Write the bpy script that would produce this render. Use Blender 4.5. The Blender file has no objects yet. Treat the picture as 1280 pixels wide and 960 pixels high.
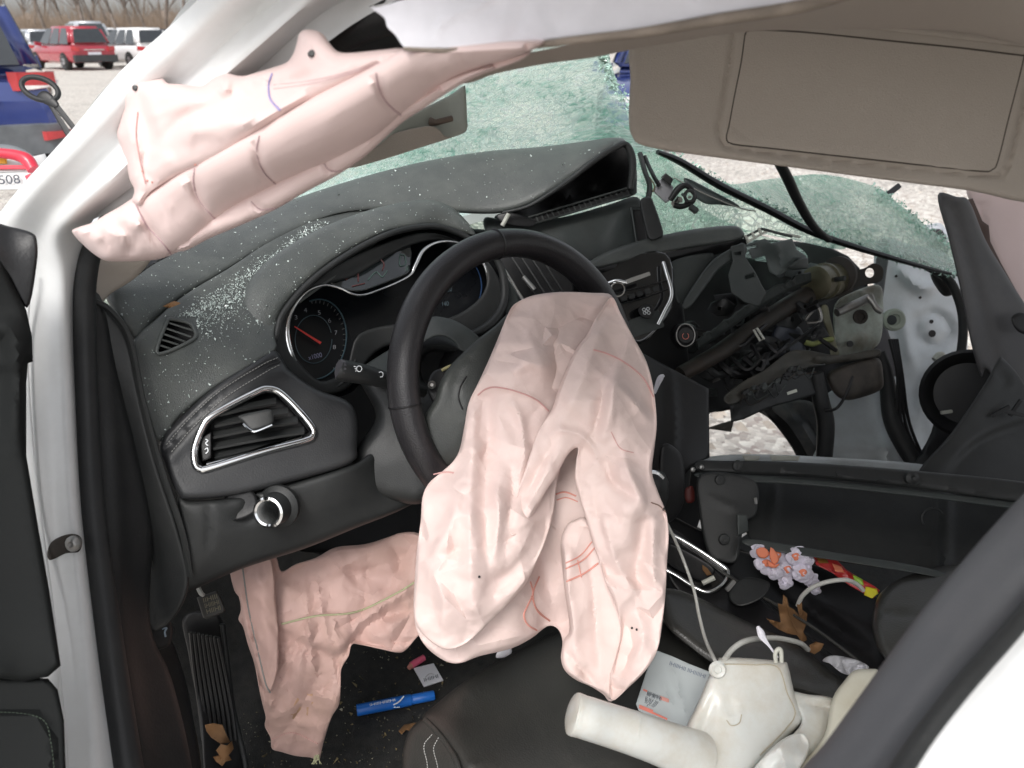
import bpy, bmesh, math, random
import numpy as np
from mathutils import Vector, Matrix
from mathutils.geometry import delaunay_2d_cdt
R = math.radians
rnd = random.Random(7)
rng = np.random.default_rng(7)
sc = bpy.context.scene
col = sc.collection

# ---------------------------------------------------------------- camera, sky, sun, exposure
F = 980.0
YAW, PIT = R(42), R(24)
CAM = Vector((0, 0, 1.33))
VW = Vector((math.sin(YAW) * math.cos(PIT), math.cos(YAW) * math.cos(PIT), -math.sin(PIT)))
RT = Vector((math.cos(YAW), -math.sin(YAW), 0))
UP = RT.cross(VW)
cd = bpy.data.cameras.new('camera'); cam = bpy.data.objects.new('camera', cd); col.objects.link(cam)
cd.sensor_width = 36; cd.lens = F / 1280 * 36; cd.clip_start = 0.02; cd.clip_end = 2000
M3 = Matrix((RT, UP, -VW)).transposed()
cam.matrix_world = Matrix.Translation(CAM) @ M3.to_4x4()
sc.camera = cam
cd.dof.use_dof = True; cd.dof.focus_distance = .98; cd.dof.aperture_fstop = 9.0

SUN_EL, SUN_AZ = R(50), R(238)      # azimuth measured clockwise from +Y: behind and to the left of the camera
w = bpy.data.worlds.new('World'); sc.world = w; w.use_nodes = True
nt = w.node_tree; nt.nodes.clear()
sky = nt.nodes.new('ShaderNodeTexSky'); sky.sky_type = 'NISHITA'; sky.sun_disc = False
sky.sun_elevation = SUN_EL; sky.sun_rotation = SUN_AZ; sky.dust_density = 3.0; sky.air_density = 1.0
hs = nt.nodes.new('ShaderNodeHueSaturation'); hs.inputs['Saturation'].default_value = 0.22; hs.inputs['Value'].default_value = 1.0
bg = nt.nodes.new('ShaderNodeBackground'); bg.inputs['Strength'].default_value = 0.15
wo = nt.nodes.new('ShaderNodeOutputWorld')
nt.links.new(sky.outputs[0], hs.inputs['Color']); nt.links.new(hs.outputs[0], bg.inputs['Color']); nt.links.new(bg.outputs[0], wo.inputs[0])
sd = bpy.data.lights.new('sun', 'SUN'); sd.energy = 1.15; sd.angle = R(20); sd.color = (1.0, 0.97, 0.93)
so = bpy.data.objects.new('sun', sd); col.objects.link(so)
sv = Vector((math.sin(SUN_AZ) * math.cos(SUN_EL), math.cos(SUN_AZ) * math.cos(SUN_EL), math.sin(SUN_EL)))
so.rotation_euler = sv.to_track_quat('Z', 'Y').to_euler()
sc.view_settings.view_transform = 'Standard'; sc.view_settings.look = 'None'
sc.view_settings.gamma = 1; sc.view_settings.exposure = 0.62
try:
    sc.cycles.max_bounces = 7; sc.cycles.transparent_max_bounces = 10
    sc.cycles.caustics_reflective = False; sc.cycles.caustics_refractive = False
except Exception: pass

# ---------------------------------------------------------------- measuring helpers: a sight line and a distance give a point in metres
def P(x, y, d):
    x, y, d = float(x), float(y), float(d); return CAM + (VW + RT * ((x - 640) / F) + UP * ((480 - y) / F)) * d
def PZ(x, y, z):
    r = P(x, y, 1) - CAM
    return CAM + r * ((z - CAM.z) / r.z)
def dep(v): return (Vector(v) - CAM).dot(VW)

# ---------------------------------------------------------------- materials
MATS = {}
def mat(name, c, rough=0.5, metal=0.0, var=0.25, vs=6, bump=0.0, bs=300, dust=0.0, dustc=(.35, .34, .31), ds=14, coat=0.0, spec=0.5, sheen=0.0, kind='noise', trans=0.0):
    if name in MATS: return MATS[name]
    m = bpy.data.materials.new(name); m.use_nodes = True; t = m.node_tree; N = t.nodes; L = t.links
    b = N['Principled BSDF']
    tc = N.new('ShaderNodeTexCoord')
    n1 = N.new('ShaderNodeTexNoise'); n1.inputs['Scale'].default_value = vs; n1.inputs['Detail'].default_value = 5
    L.new(tc.outputs['Object'], n1.inputs['Vector'])
    mr = N.new('ShaderNodeMapRange'); mr.inputs['From Min'].default_value = .3; mr.inputs['From Max'].default_value = .7
    mr.inputs['To Min'].default_value = 1 - var; mr.inputs['To Max'].default_value = 1 + var
    L.new(n1.outputs['Fac'], mr.inputs['Value'])
    mx = N.new('ShaderNodeMix'); mx.data_type = 'RGBA'; mx.blend_type = 'MULTIPLY'; mx.inputs['Factor'].default_value = 1
    mx.inputs['A'].default_value = (*c, 1)
    L.new(mr.outputs[0], mx.inputs['B'])
    out = mx.outputs['Result']
    rough_src = None
    if dust > 0:
        n2 = N.new('ShaderNodeTexNoise'); n2.inputs['Scale'].default_value = ds; n2.inputs['Detail'].default_value = 8; n2.inputs['Roughness'].default_value = .7
        L.new(tc.outputs['Object'], n2.inputs['Vector'])
        r2 = N.new('ShaderNodeMapRange'); r2.inputs['From Min'].default_value = .42; r2.inputs['From Max'].default_value = .72
        r2.inputs['To Min'].default_value = 0; r2.inputs['To Max'].default_value = dust
        L.new(n2.outputs['Fac'], r2.inputs['Value'])
        m2 = N.new('ShaderNodeMix'); m2.data_type = 'RGBA'
        L.new(r2.outputs[0], m2.inputs['Factor']); L.new(out, m2.inputs['A']); m2.inputs['B'].default_value = (*dustc, 1)
        out = m2.outputs['Result']
    L.new(out, b.inputs['Base Color'])
    r3 = N.new('ShaderNodeMapRange'); r3.inputs['To Min'].default_value = max(.02, rough - .12); r3.inputs['To Max'].default_value = min(1, rough + .12)
    L.new(n1.outputs['Fac'], r3.inputs['Value']); L.new(r3.outputs[0], b.inputs['Roughness'])
    b.inputs['Metallic'].default_value = metal
    b.inputs['Specular IOR Level'].default_value = spec
    if coat: b.inputs['Coat Weight'].default_value = coat; b.inputs['Coat Roughness'].default_value = .06
    if sheen: b.inputs['Sheen Weight'].default_value = sheen; b.inputs['Sheen Roughness'].default_value = .4
    if trans:
        b.inputs['Subsurface Weight'].default_value = trans; b.inputs['Subsurface Radius'].default_value = (.02, .012, .01); b.inputs['Subsurface Scale'].default_value = .4
    if bump:
        if kind == 'leather':
            n3 = N.new('ShaderNodeTexVoronoi'); n3.feature = 'SMOOTH_F1'; n3.inputs['Scale'].default_value = bs; h = n3.outputs['Distance']
        elif kind == 'weave':
            s = N.new('ShaderNodeSeparateXYZ'); L.new(tc.outputs['Object'], s.inputs[0])
            def sn(o, k, o2):
                a = N.new('ShaderNodeMath'); a.operation = 'MULTIPLY_ADD'; a.inputs[1].default_value = k; L.new(o, a.inputs[0])
                q = N.new('ShaderNodeMath'); q.operation = 'MULTIPLY'; q.inputs[1].default_value = k * .8; L.new(o2, q.inputs[0]); L.new(q.outputs[0], a.inputs[2])
                b2 = N.new('ShaderNodeMath'); b2.operation = 'SINE'; L.new(a.outputs[0], b2.inputs[0]); return b2.outputs[0]
            a = sn(s.outputs['X'], bs, s.outputs['Y']); c2 = sn(s.outputs['Z'], bs, s.outputs['Y'])
            q = N.new('ShaderNodeMath'); q.operation = 'MULTIPLY'; L.new(a, q.inputs[0]); L.new(c2, q.inputs[1]); h = q.outputs[0]
        elif kind == 'crumple':
            nd = N.new('ShaderNodeTexNoise'); nd.inputs['Scale'].default_value = bs * .35; nd.inputs['Detail'].default_value = 2; L.new(tc.outputs['Object'], nd.inputs['Vector'])
            dv = N.new('ShaderNodeVectorMath'); dv.operation = 'MULTIPLY_ADD'; dv.inputs[1].default_value = (1.2 / bs,) * 3; L.new(nd.outputs['Color'], dv.inputs[0]); L.new(tc.outputs['Object'], dv.inputs[2])
            acc = None
            for kq, (sc_, am, st_) in enumerate(((1, 1, (1, 1, .45)), (2.1, .30, (.5, 1, .9)), (5.0, .05, (1, .7, 1)))):
                mpp = N.new('ShaderNodeMapping'); mpp.inputs['Scale'].default_value = st_; mpp.inputs['Rotation'].default_value = (kq * .7, kq * .4, .5 * kq); L.new(dv.outputs[0], mpp.inputs[0])
                vq = N.new('ShaderNodeTexVoronoi'); vq.feature = 'F1'; vq.inputs['Scale'].default_value = bs * sc_; L.new(mpp.outputs[0], vq.inputs['Vector'])
                mq = N.new('ShaderNodeMath'); mq.operation = 'MULTIPLY_ADD'; mq.inputs[1].default_value = am; L.new(vq.outputs['Distance'], mq.inputs[0])
                if acc is not None: L.new(acc, mq.inputs[2])
                else: mq.inputs[2].default_value = 0
                acc = mq.outputs[0]
            h = acc
        else:
            n3 = N.new('ShaderNodeTexNoise'); n3.inputs['Scale'].default_value = bs; n3.inputs['Detail'].default_value = 4; h = n3.outputs['Fac']
        if kind not in ('weave', 'crumple'): L.new(tc.outputs['Object'], n3.inputs['Vector'])
        bp = N.new('ShaderNodeBump'); bp.inputs['Strength'].default_value = bump; bp.inputs['Distance'].default_value = .001 if kind != 'crumple' else .012
        L.new(h, bp.inputs['Height']); L.new(bp.outputs[0], b.inputs['Normal'])
    MATS[name] = m
    return m

white = mat('white_paint', (.76, .77, .77), .38, var=.05, dust=.35, dustc=(.52, .51, .48), ds=7, coat=.15)
inner_paint = mat('pale_grey_paint', (.62, .67, .70), .38, var=.12, dust=.35, dustc=(.30, .30, .28), ds=9, coat=.3)
plastic = mat('charcoal_plastic', (.017, .0185, .019), .5, var=.2, bump=.18, bs=900, dust=.22, dustc=(.085, .085, .08), ds=7, kind='leather')
pad = mat('soft_dash_pad', (.072, .079, .076), .40, var=.12, bump=.4, bs=800, dust=.40, dustc=(.15, .16, .145), ds=22, kind='leather')  # base colour raised to carry the grey green reflection off the windshield
leather = mat('black_leather', (.040, .040, .037), .38, var=.2, bump=.3, bs=520, dust=.22, dustc=(.085, .08, .072), ds=10, kind='leather')
wheel_leather = mat('wheel_leather', (.020, .019, .021), .36, var=.2, bump=.35, bs=700, dust=.1, dustc=(.09, .08, .08), kind='leather')
wrap_leather = mat('stitched_dash_wrap', (.026, .027, .029), .40, var=.15, bump=.16, bs=650, dust=.15, dustc=(.1, .1, .095), ds=16, kind='leather')
black = mat('black_plastic', (.008, .008, .009), .45, var=.2, bump=.2, bs=500, dust=.06, dustc=(.07, .065, .06), ds=12)
gloss = mat('gloss_black', (.006, .006, .007), .08, var=.1, coat=1.0, dust=.05, dustc=(.12, .12, .11), ds=40)
rubber = mat('black_rubber', (.013, .014, .015), .55, var=.2, bump=.3, bs=300, dust=.15, dustc=(.07, .07, .065), ds=18)
carpet = mat('black_carpet', (.014, .014, .014), .95, var=.5, vs=60, bump=1.0, bs=500, dust=.35, dustc=(.045, .04, .033), ds=45)
chrome = mat('chrome', (.85, .86, .86), .12, metal=1, var=.06, vs=30)
dullmetal = mat('dull_steel', (.33, .33, .32), .38, metal=.8, var=.3, vs=25, dust=.5, dustc=(.20, .13, .08), ds=20)
rusty = mat('dirty_steel', (.032, .030, .027), .6, metal=.3, var=.4, vs=25, dust=.7, dustc=(.055, .035, .024), ds=14, bump=.5, bs=90)
olive = mat('olive_bracket', (.17, .17, .11), .5, var=.35, vs=20, dust=.6, dustc=(.10, .075, .045), ds=18)
greyplastic = mat('grey_plastic', (.038, .045, .044), .5, var=.25, vs=14, bump=.2, bs=500, dust=.2, dustc=(.12, .12, .11), ds=20)
beige = mat('beige_trim', (.39, .345, .30), .85, var=.05, vs=5, bump=.5, bs=900, dust=.15, dustc=(.30, .25, .21), ds=7)
beige_d = mat('beige_felt_edge', (.24, .20, .165), .95, var=.3, vs=50, bump=1, bs=400)
felt = mat('white_woven_backing', (.70, .69, .73), .9, var=.05, vs=60, bump=.15, bs=4200, kind='weave')
pink = mat('pink_nylon', (.72, .57, .535), .58, var=.05, vs=9, bump=.38, bs=20, kind='crumple', dust=.2, dustc=(.60, .52, .45), ds=6, spec=.3)
pink2 = mat('pink_silicone_nylon', (.73, .575, .55), .42, var=.04, vs=8, bump=.14, bs=12, kind='crumple', spec=.35)
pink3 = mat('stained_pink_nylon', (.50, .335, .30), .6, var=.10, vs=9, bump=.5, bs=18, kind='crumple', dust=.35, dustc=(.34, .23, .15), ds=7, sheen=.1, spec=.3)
redthread = mat('red_thread', (.62, .28, .23), .7)
pinkthread = mat('rose_thread', (.60, .34, .32), .7)
mauvethread = mat('mauve_thread', (.52, .36, .38), .7)
violetthread = mat('violet_thread', (.36, .33, .60), .7)
greenthread = mat('olive_thread', (.36, .36, .22), .7)
greythread = mat('grey_thread', (.23, .23, .22), .7)
milky = mat('milky_plastic', (.60, .61, .585), .32, var=.10, vs=7, dust=.75, dustc=(.42, .35, .24), ds=9, trans=.15, bump=.35, bs=45)
paper = mat('grey_paper', (.44, .48, .49), .7, var=.06, vs=12, dust=.2, dustc=(.35, .38, .4), ds=12)
whitepaper = mat('white_paper', (.70, .69, .74), .7, var=.05)
ink = mat('dark_ink', (.06, .07, .09), .7)
redink = mat('red_ink', (.70, .22, .17), .7)
whiteink = mat('white_print', (.75, .78, .80), .6)
dimink = mat('dim_gauge_print', (.22, .23, .25), .6)
bluepl = mat('blue_plastic', (.012, .14, .55), .35, var=.1, dust=.1, dustc=(.1, .2, .4), ds=30)
pinkpl = mat('hot_pink_plastic', (.80, .14, .24), .4)
leafm = mat('dry_leaf', (.17, .088, .036), .8, var=.4, vs=30, bump=.8, bs=80, dust=.3, dustc=(.20, .09, .03), ds=25)
petal = mat('white_lilac_petal', (.74, .70, .80), .6, var=.06, sheen=.3)
orange = mat('orange_petal', (.78, .24, .13), .6, var=.12)
yellow = mat('yellow_foil', (.70, .62, .03), .35, var=.2)
redfoil = mat('red_foil', (.45, .03, .03), .35, var=.3)
hose = mat('grey_hose', (.48, .48, .45), .4, var=.12, dust=.3, dustc=(.3, .27, .22), ds=30)
crystal = mat('glass_crumb', (.62, .70, .67), .12, var=.3, spec=.8)
screenm = mat('dark_display', (.010, .013, .014), .06, var=.3, coat=1)
dialm = mat('gauge_face', (.006, .007, .009), .3, var=.1)
bluering = mat('blue_grey_ring', (.05, .09, .11), .4)
needle = mat('red_needle', (.75, .05, .04), .4)
bonem = mat('bone_plastic', (.55, .56, .50), .5, var=.1, dust=.3, dustc=(.3, .26, .2), ds=25)

# ---------------------------------------------------------------- mesh building
BASE = {}
def link(o, parent=None):
    col.objects.link(o)
    if parent is not None: o.parent = parent
    return o
def tag(o, label=None, cat=None, group=None, kind=None):
    if label: o['label'] = label
    if cat: o['category'] = cat
    if group: o['group'] = group
    if kind: o['kind'] = kind
    return o
def thing(name, label, cat, loc=(0, 0, 0), group=None):
    o = bpy.data.objects.new(name, None); o.location = loc; o.empty_display_size = .05; col.objects.link(o)
    BASE[o.name] = Vector(loc)
    return tag(o, label, cat, group)
def base_of(p): return BASE.get(p.name, Vector((0, 0, 0))) if p is not None else Vector((0, 0, 0))
def mesh_obj(name, V, Fc, m, parent=None, smooth=True, label=None, origin=None):
    """V in metres in the world; the object sits at its parent's base, or at its own origin when top-level"""
    if parent is not None: b = base_of(parent)
    elif origin is not None: b = Vector(origin)
    else: b = Vector((0, 0, 0))
    me = bpy.data.meshes.new(name)
    V = np.asarray([tuple(v) for v in V], dtype=float) - np.array(b)
    me.from_pydata(V.tolist(), [], Fc)
    if smooth is True: me.polygons.foreach_set('use_smooth', [True] * len(me.polygons))
    elif isinstance(smooth, (int, float)) and smooth is not False and not isinstance(smooth, bool):
        me.polygons.foreach_set('use_smooth', [True] * len(me.polygons)); me.set_sharp_from_angle(angle=R(smooth))
    me.materials.append(m); me.validate(); me.update()
    bm = bmesh.new(); bm.from_mesh(me); bmesh.ops.recalc_face_normals(bm, faces=bm.faces); bm.to_mesh(me); bm.free()
    o = bpy.data.objects.new(name, me); link(o, parent)
    if parent is None: o.location = b
    BASE[o.name] = b
    if label: o['label'] = label
    return o
def catmull(pts, n, closed=False):
    pts = np.asarray(pts, float); k = len(pts)
    if closed: ext = np.vstack([pts[-1], pts, pts[0], pts[1]]); segs = k
    else: ext = np.vstack([2 * pts[0] - pts[1], pts, 2 * pts[-1] - pts[-2]]); segs = k - 1
    out = []
    for i in range(segs):
        p0, p1, p2, p3 = ext[i], ext[i + 1], ext[i + 2], ext[i + 3]
        for j in range(n):
            t = j / n
            out.append(.5 * ((2 * p1) + (-p0 + p2) * t + (2 * p0 - 5 * p1 + 4 * p2 - p3) * t * t + (-p0 + 3 * p1 - 3 * p2 + p3) * t ** 3))
    if not closed: out.append(pts[-1])
    return np.array(out)
def tube(name, pts, r, m, parent=None, px=True, n=6, seg=8, closed=False, label=None, flat=1.0, smooth_path=True, origin=None, caps=True):
    """pts: list of (x,y,d) sight points or world points; r scalar or list"""
    W = [P(*p) for p in pts] if px else [Vector(p) for p in pts]
    rr = list(r) if isinstance(r, (list, tuple)) else [r] * len(W)
    A = np.array([[*v, q] for v, q in zip(W, rr)])
    if smooth_path and len(A) > 2: A = catmull(A, n, closed)
    V = []; Fc = []; K = len(A)
    T = [Vector(A[(i + 1) % K if closed else min(i + 1, K - 1)][:3] - A[(i - 1) % K if closed else max(i - 1, 0)][:3]).normalized() for i in range(K)]
    u = T[0].orthogonal().normalized() if abs(T[0].z) > .95 else T[0].cross(Vector((0, 0, 1))).normalized()
    for i in range(K):
        u = (u - T[i] * u.dot(T[i])).normalized(); v = T[i].cross(u)
        c = Vector(A[i][:3]); q = A[i][3]
        for j in range(seg):
            a = 2 * math.pi * j / seg
            V.append(c + (u * math.cos(a) + v * math.sin(a) * flat) * q)
    for i in range(K if closed else K - 1):
        a0 = i * seg; b0 = ((i + 1) % K) * seg
        for j in range(seg): Fc.append((a0 + j, a0 + (j + 1) % seg, b0 + (j + 1) % seg, b0 + j))
    if not closed and caps: Fc.append(tuple(range(seg))[::-1]); Fc.append(tuple((K - 1) * seg + j for j in range(seg)))
    return mesh_obj(name, V, Fc, m, parent, smooth=50, label=label, origin=origin)
def patch(name, rows, m, parent=None, nu=6, nv=6, thick=.004, label=None, px=True, origin=None, disp=None):
    """rows of (x,y,d); smoothed both ways, given thickness behind"""
    A = np.array([[tuple(P(*p)) if px else tuple(p) for p in r] for r in rows], float)
    A = np.array([catmull(r, nu) for r in A]); A = A.transpose(1, 0, 2)
    A = np.array([catmull(r, nv) for r in A]).transpose(1, 0, 2)
    I, J, _ = A.shape
    gu = np.gradient(A, axis=1); gv = np.gradient(A, axis=0); nrm = np.cross(gu, gv)
    nrm /= np.linalg.norm(nrm, axis=2, keepdims=True) + 1e-9
    c = A.reshape(-1, 3).mean(0)
    if np.dot(nrm.reshape(-1, 3).mean(0), np.array(CAM) - c) > 0: nrm = -nrm
    if disp is not None: A = A - nrm * disp(A)[..., None]
    B = A + nrm * thick
    V = np.vstack([A.reshape(-1, 3), B.reshape(-1, 3)]); o = I * J; Fc = []
    for i in range(I - 1):
        for j in range(J - 1):
            a = i * J + j; Fc.append((a, a + 1, a + J + 1, a + J)); Fc.append((o + a, o + a + J, o + a + J + 1, o + a + 1))
    for i in range(I - 1):
        for j in (0, J - 1):
            a = i * J + j; Fc.append((a, a + J, o + a + J, o + a))
    for j in range(J - 1):
        for i in (0, I - 1):
            a = i * J + j; Fc.append((a, a + 1, o + a + 1, o + a))
    return mesh_obj(name, V, Fc, m, parent, smooth=60, label=label, origin=origin)

def tps(ctrl):
    C = np.array(ctrl, float); n = len(C); xy = C[:, :2] / 100; z = C[:, 2]
    D = np.linalg.norm(xy[:, None] - xy[None], axis=2)
    K = np.where(D > 0, D * D * np.log(D + 1e-12), 0) + np.eye(n) * 1e-3
    Pm = np.hstack([np.ones((n, 1)), xy]); A = np.zeros((n + 3, n + 3)); A[:n, :n] = K; A[:n, n:] = Pm; A[n:, :n] = Pm.T
    s = np.linalg.solve(A, np.concatenate([z, np.zeros(3)]))
    def f(Q):
        q = np.asarray(Q, float)[:, :2] / 100
        D = np.linalg.norm(q[:, None] - xy[None], axis=2)
        return np.where(D > 0, D * D * np.log(D + 1e-12), 0) @ s[:n] + s[n] + q @ s[n + 1:]
    return f
def pldist(Q, L):
    """distance to a polyline, signed by side (positive = right of travel, in image axes), and 0..1 place along it"""
    L = np.asarray(L, float)[:, :2]; best = np.full(len(Q), 1e9); side = np.ones(len(Q)); tt = np.zeros(len(Q))
    seg = np.linalg.norm(L[1:] - L[:-1], axis=1); cum = np.concatenate([[0], np.cumsum(seg)]); tot = cum[-1]
    for i in range(len(L) - 1):
        a, b = L[i], L[i + 1]; ab = b - a; l2 = (ab ** 2).sum() + 1e-9
        t0 = ((Q - a) @ ab) / l2; t = np.clip(t0, 0, 1); c = a + t[:, None] * ab
        d = np.linalg.norm(Q - c, axis=1); k = d < best
        best[k] = d[k]; cr = ab[0] * (Q[:, 1] - a[1]) - ab[1] * (Q[:, 0] - a[0])
        side[k] = np.sign(cr[k]); tt[k] = (cum[i] + t[k] * seg[i]) / tot
    return best, side, tt
class Folds:
    """relief on cloth and sheet: ridges (towards the viewer), valleys, steps (one side lies over the other), and crumples"""
    def __init__(s, crisp=False): s.items = []; s.crisp = crisp; s.lines = []
    def ridge(s, L, A, w, taper=True): s.items.append(('r', catmull(np.array(L, float), 5), A, w, taper)); return s
    def step(s, L, A, w, fall, taper=True): s.items.append(('s', catmull(np.array(L, float), 5), A, w, fall, taper)); return s
    def crumple(s, box, n, A, w, ln, seed=1, ang=None):
        g = np.random.default_rng(seed)
        s.items.append(('c', g.uniform(min(box[:2]), max(box[:2]), n), g.uniform(min(box[2:]), max(box[2:]), n),
                        g.uniform(0, np.pi, n) if ang is None else g.normal(ang, .45, n), g.uniform(.3, 1, n) * A * g.choice([-1, 1, 1], n), g.uniform(.5, 1.3, n) * w, g.uniform(.5, 1.4, n) * ln)); return s
    def facet(s, box, sp, A, seed=1, ang=0.0, st=1.0):
        """crumpled cloth: flat facets meeting in sharp creases, drawn out along a direction"""
        g = np.random.default_rng(seed); x0, x1, y0, y1 = box; c = np.array([(x0 + x1) / 2, (y0 + y1) / 2]); Rr = max(x1 - x0, y1 - y0) * .75
        ys = np.arange(-Rr, Rr, sp); pts = []
        for i, y in enumerate(ys):
            for x in np.arange(-Rr, Rr, sp * st): pts.append((x + g.uniform(-.45, .45) * sp * st + (i % 2) * sp * st / 2, y + g.uniform(-.45, .45) * sp))
        pts = np.array(pts); ca, sa = math.cos(ang), math.sin(ang)
        W = np.stack([pts[:, 0] * ca - pts[:, 1] * sa, pts[:, 0] * sa + pts[:, 1] * ca], 1) + c
        k = (W[:, 0] > x0 - sp * 2) & (W[:, 0] < x1 + sp * 2) & (W[:, 1] > y0 - sp * 2) & (W[:, 1] < y1 + sp * 2); W = W[k]
        vs, es, fs, *_ = delaunay_2d_cdt([Vector(w_) for w_ in W], [], [], 0, 1e-6)
        P_ = np.array([tuple(v) for v in vs]); h = g.uniform(-A, A, len(P_)); T = np.array([list(f) for f in fs])
        s.items.append(('f', P_[T], h[T]))
        if sp >= 15:
            for a, b in es:
                n_ = max(1, int(np.linalg.norm(P_[a] - P_[b]) / 2.6)); s.lines += [P_[a] + (P_[b] - P_[a]) * k_ / n_ for k_ in range(n_ + 1)]
        return s
    def __call__(s, Q):
        z = np.zeros(len(Q))
        for it in s.items:
            if it[0] == 'f':
                zf = np.zeros(len(Q))
                for (a, b, c), (ha, hb, hc) in zip(it[1], it[2]):
                    m0 = np.minimum(np.minimum(a, b), c); m1 = np.maximum(np.maximum(a, b), c)
                    k = np.nonzero((Q[:, 0] >= m0[0] - .01) & (Q[:, 0] <= m1[0] + .01) & (Q[:, 1] >= m0[1] - .01) & (Q[:, 1] <= m1[1] + .01))[0]
                    if not len(k): continue
                    d_ = (b[1] - c[1]) * (a[0] - c[0]) + (c[0] - b[0]) * (a[1] - c[1])
                    if abs(d_) < 1e-9: continue
                    u = ((b[1] - c[1]) * (Q[k, 0] - c[0]) + (c[0] - b[0]) * (Q[k, 1] - c[1])) / d_; v = ((c[1] - a[1]) * (Q[k, 0] - c[0]) + (a[0] - c[0]) * (Q[k, 1] - c[1])) / d_; w_ = 1 - u - v
                    kk = (u >= -1e-5) & (v >= -1e-5) & (w_ >= -1e-5); zf[k[kk]] = (u * ha + v * hb + w_ * hc)[kk]
                z -= zf; continue
            if it[0] == 'r':
                d, sd_, t = pldist(Q, it[1]); tp = np.clip(np.sin(np.pi * np.clip(t, 0.02, .98)), 0, 1) ** .5 if it[4] else 1
                z -= it[2] * tp * (np.exp(-(d / it[3]) ** 2) if not s.crisp else .38 * np.exp(-(d / it[3]) ** 2) + .52 * np.exp(-(np.sqrt(d * d + 6) - 2.45) / (it[3] * .9)))
            elif it[0] == 's':
                d, sd_, t = pldist(Q, it[1]); tp = np.clip(np.sin(np.pi * np.clip(t, 0.02, .98)), 0, 1) ** .4 if it[5] else 1
                x = d * sd_; z -= it[2] * tp * (.5 * np.tanh(x / it[3] * 1.6) + .1) * np.exp(-np.abs(x) / it[4])
            else:
                for cx, cy, a, A, wd, ln in zip(*it[1:]):
                    dx = Q[:, 0] - cx; dy = Q[:, 1] - cy; u = dx * math.cos(a) + dy * math.sin(a); v = -dx * math.sin(a) + dy * math.cos(a)
                    wl = wd * (1 - np.clip(np.abs(u) / ln, 0, 1) * .6)
                    z -= A * np.maximum(0, 1 - np.abs(v) / wl) * np.clip(1 - np.abs(u) / ln, 0, 1) ** .6 * np.where(v > 0, 1, .6 + .4 * np.maximum(0, 1 - np.abs(v) / wl))
        return z
class Surf: pass
SURF = {}
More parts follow.
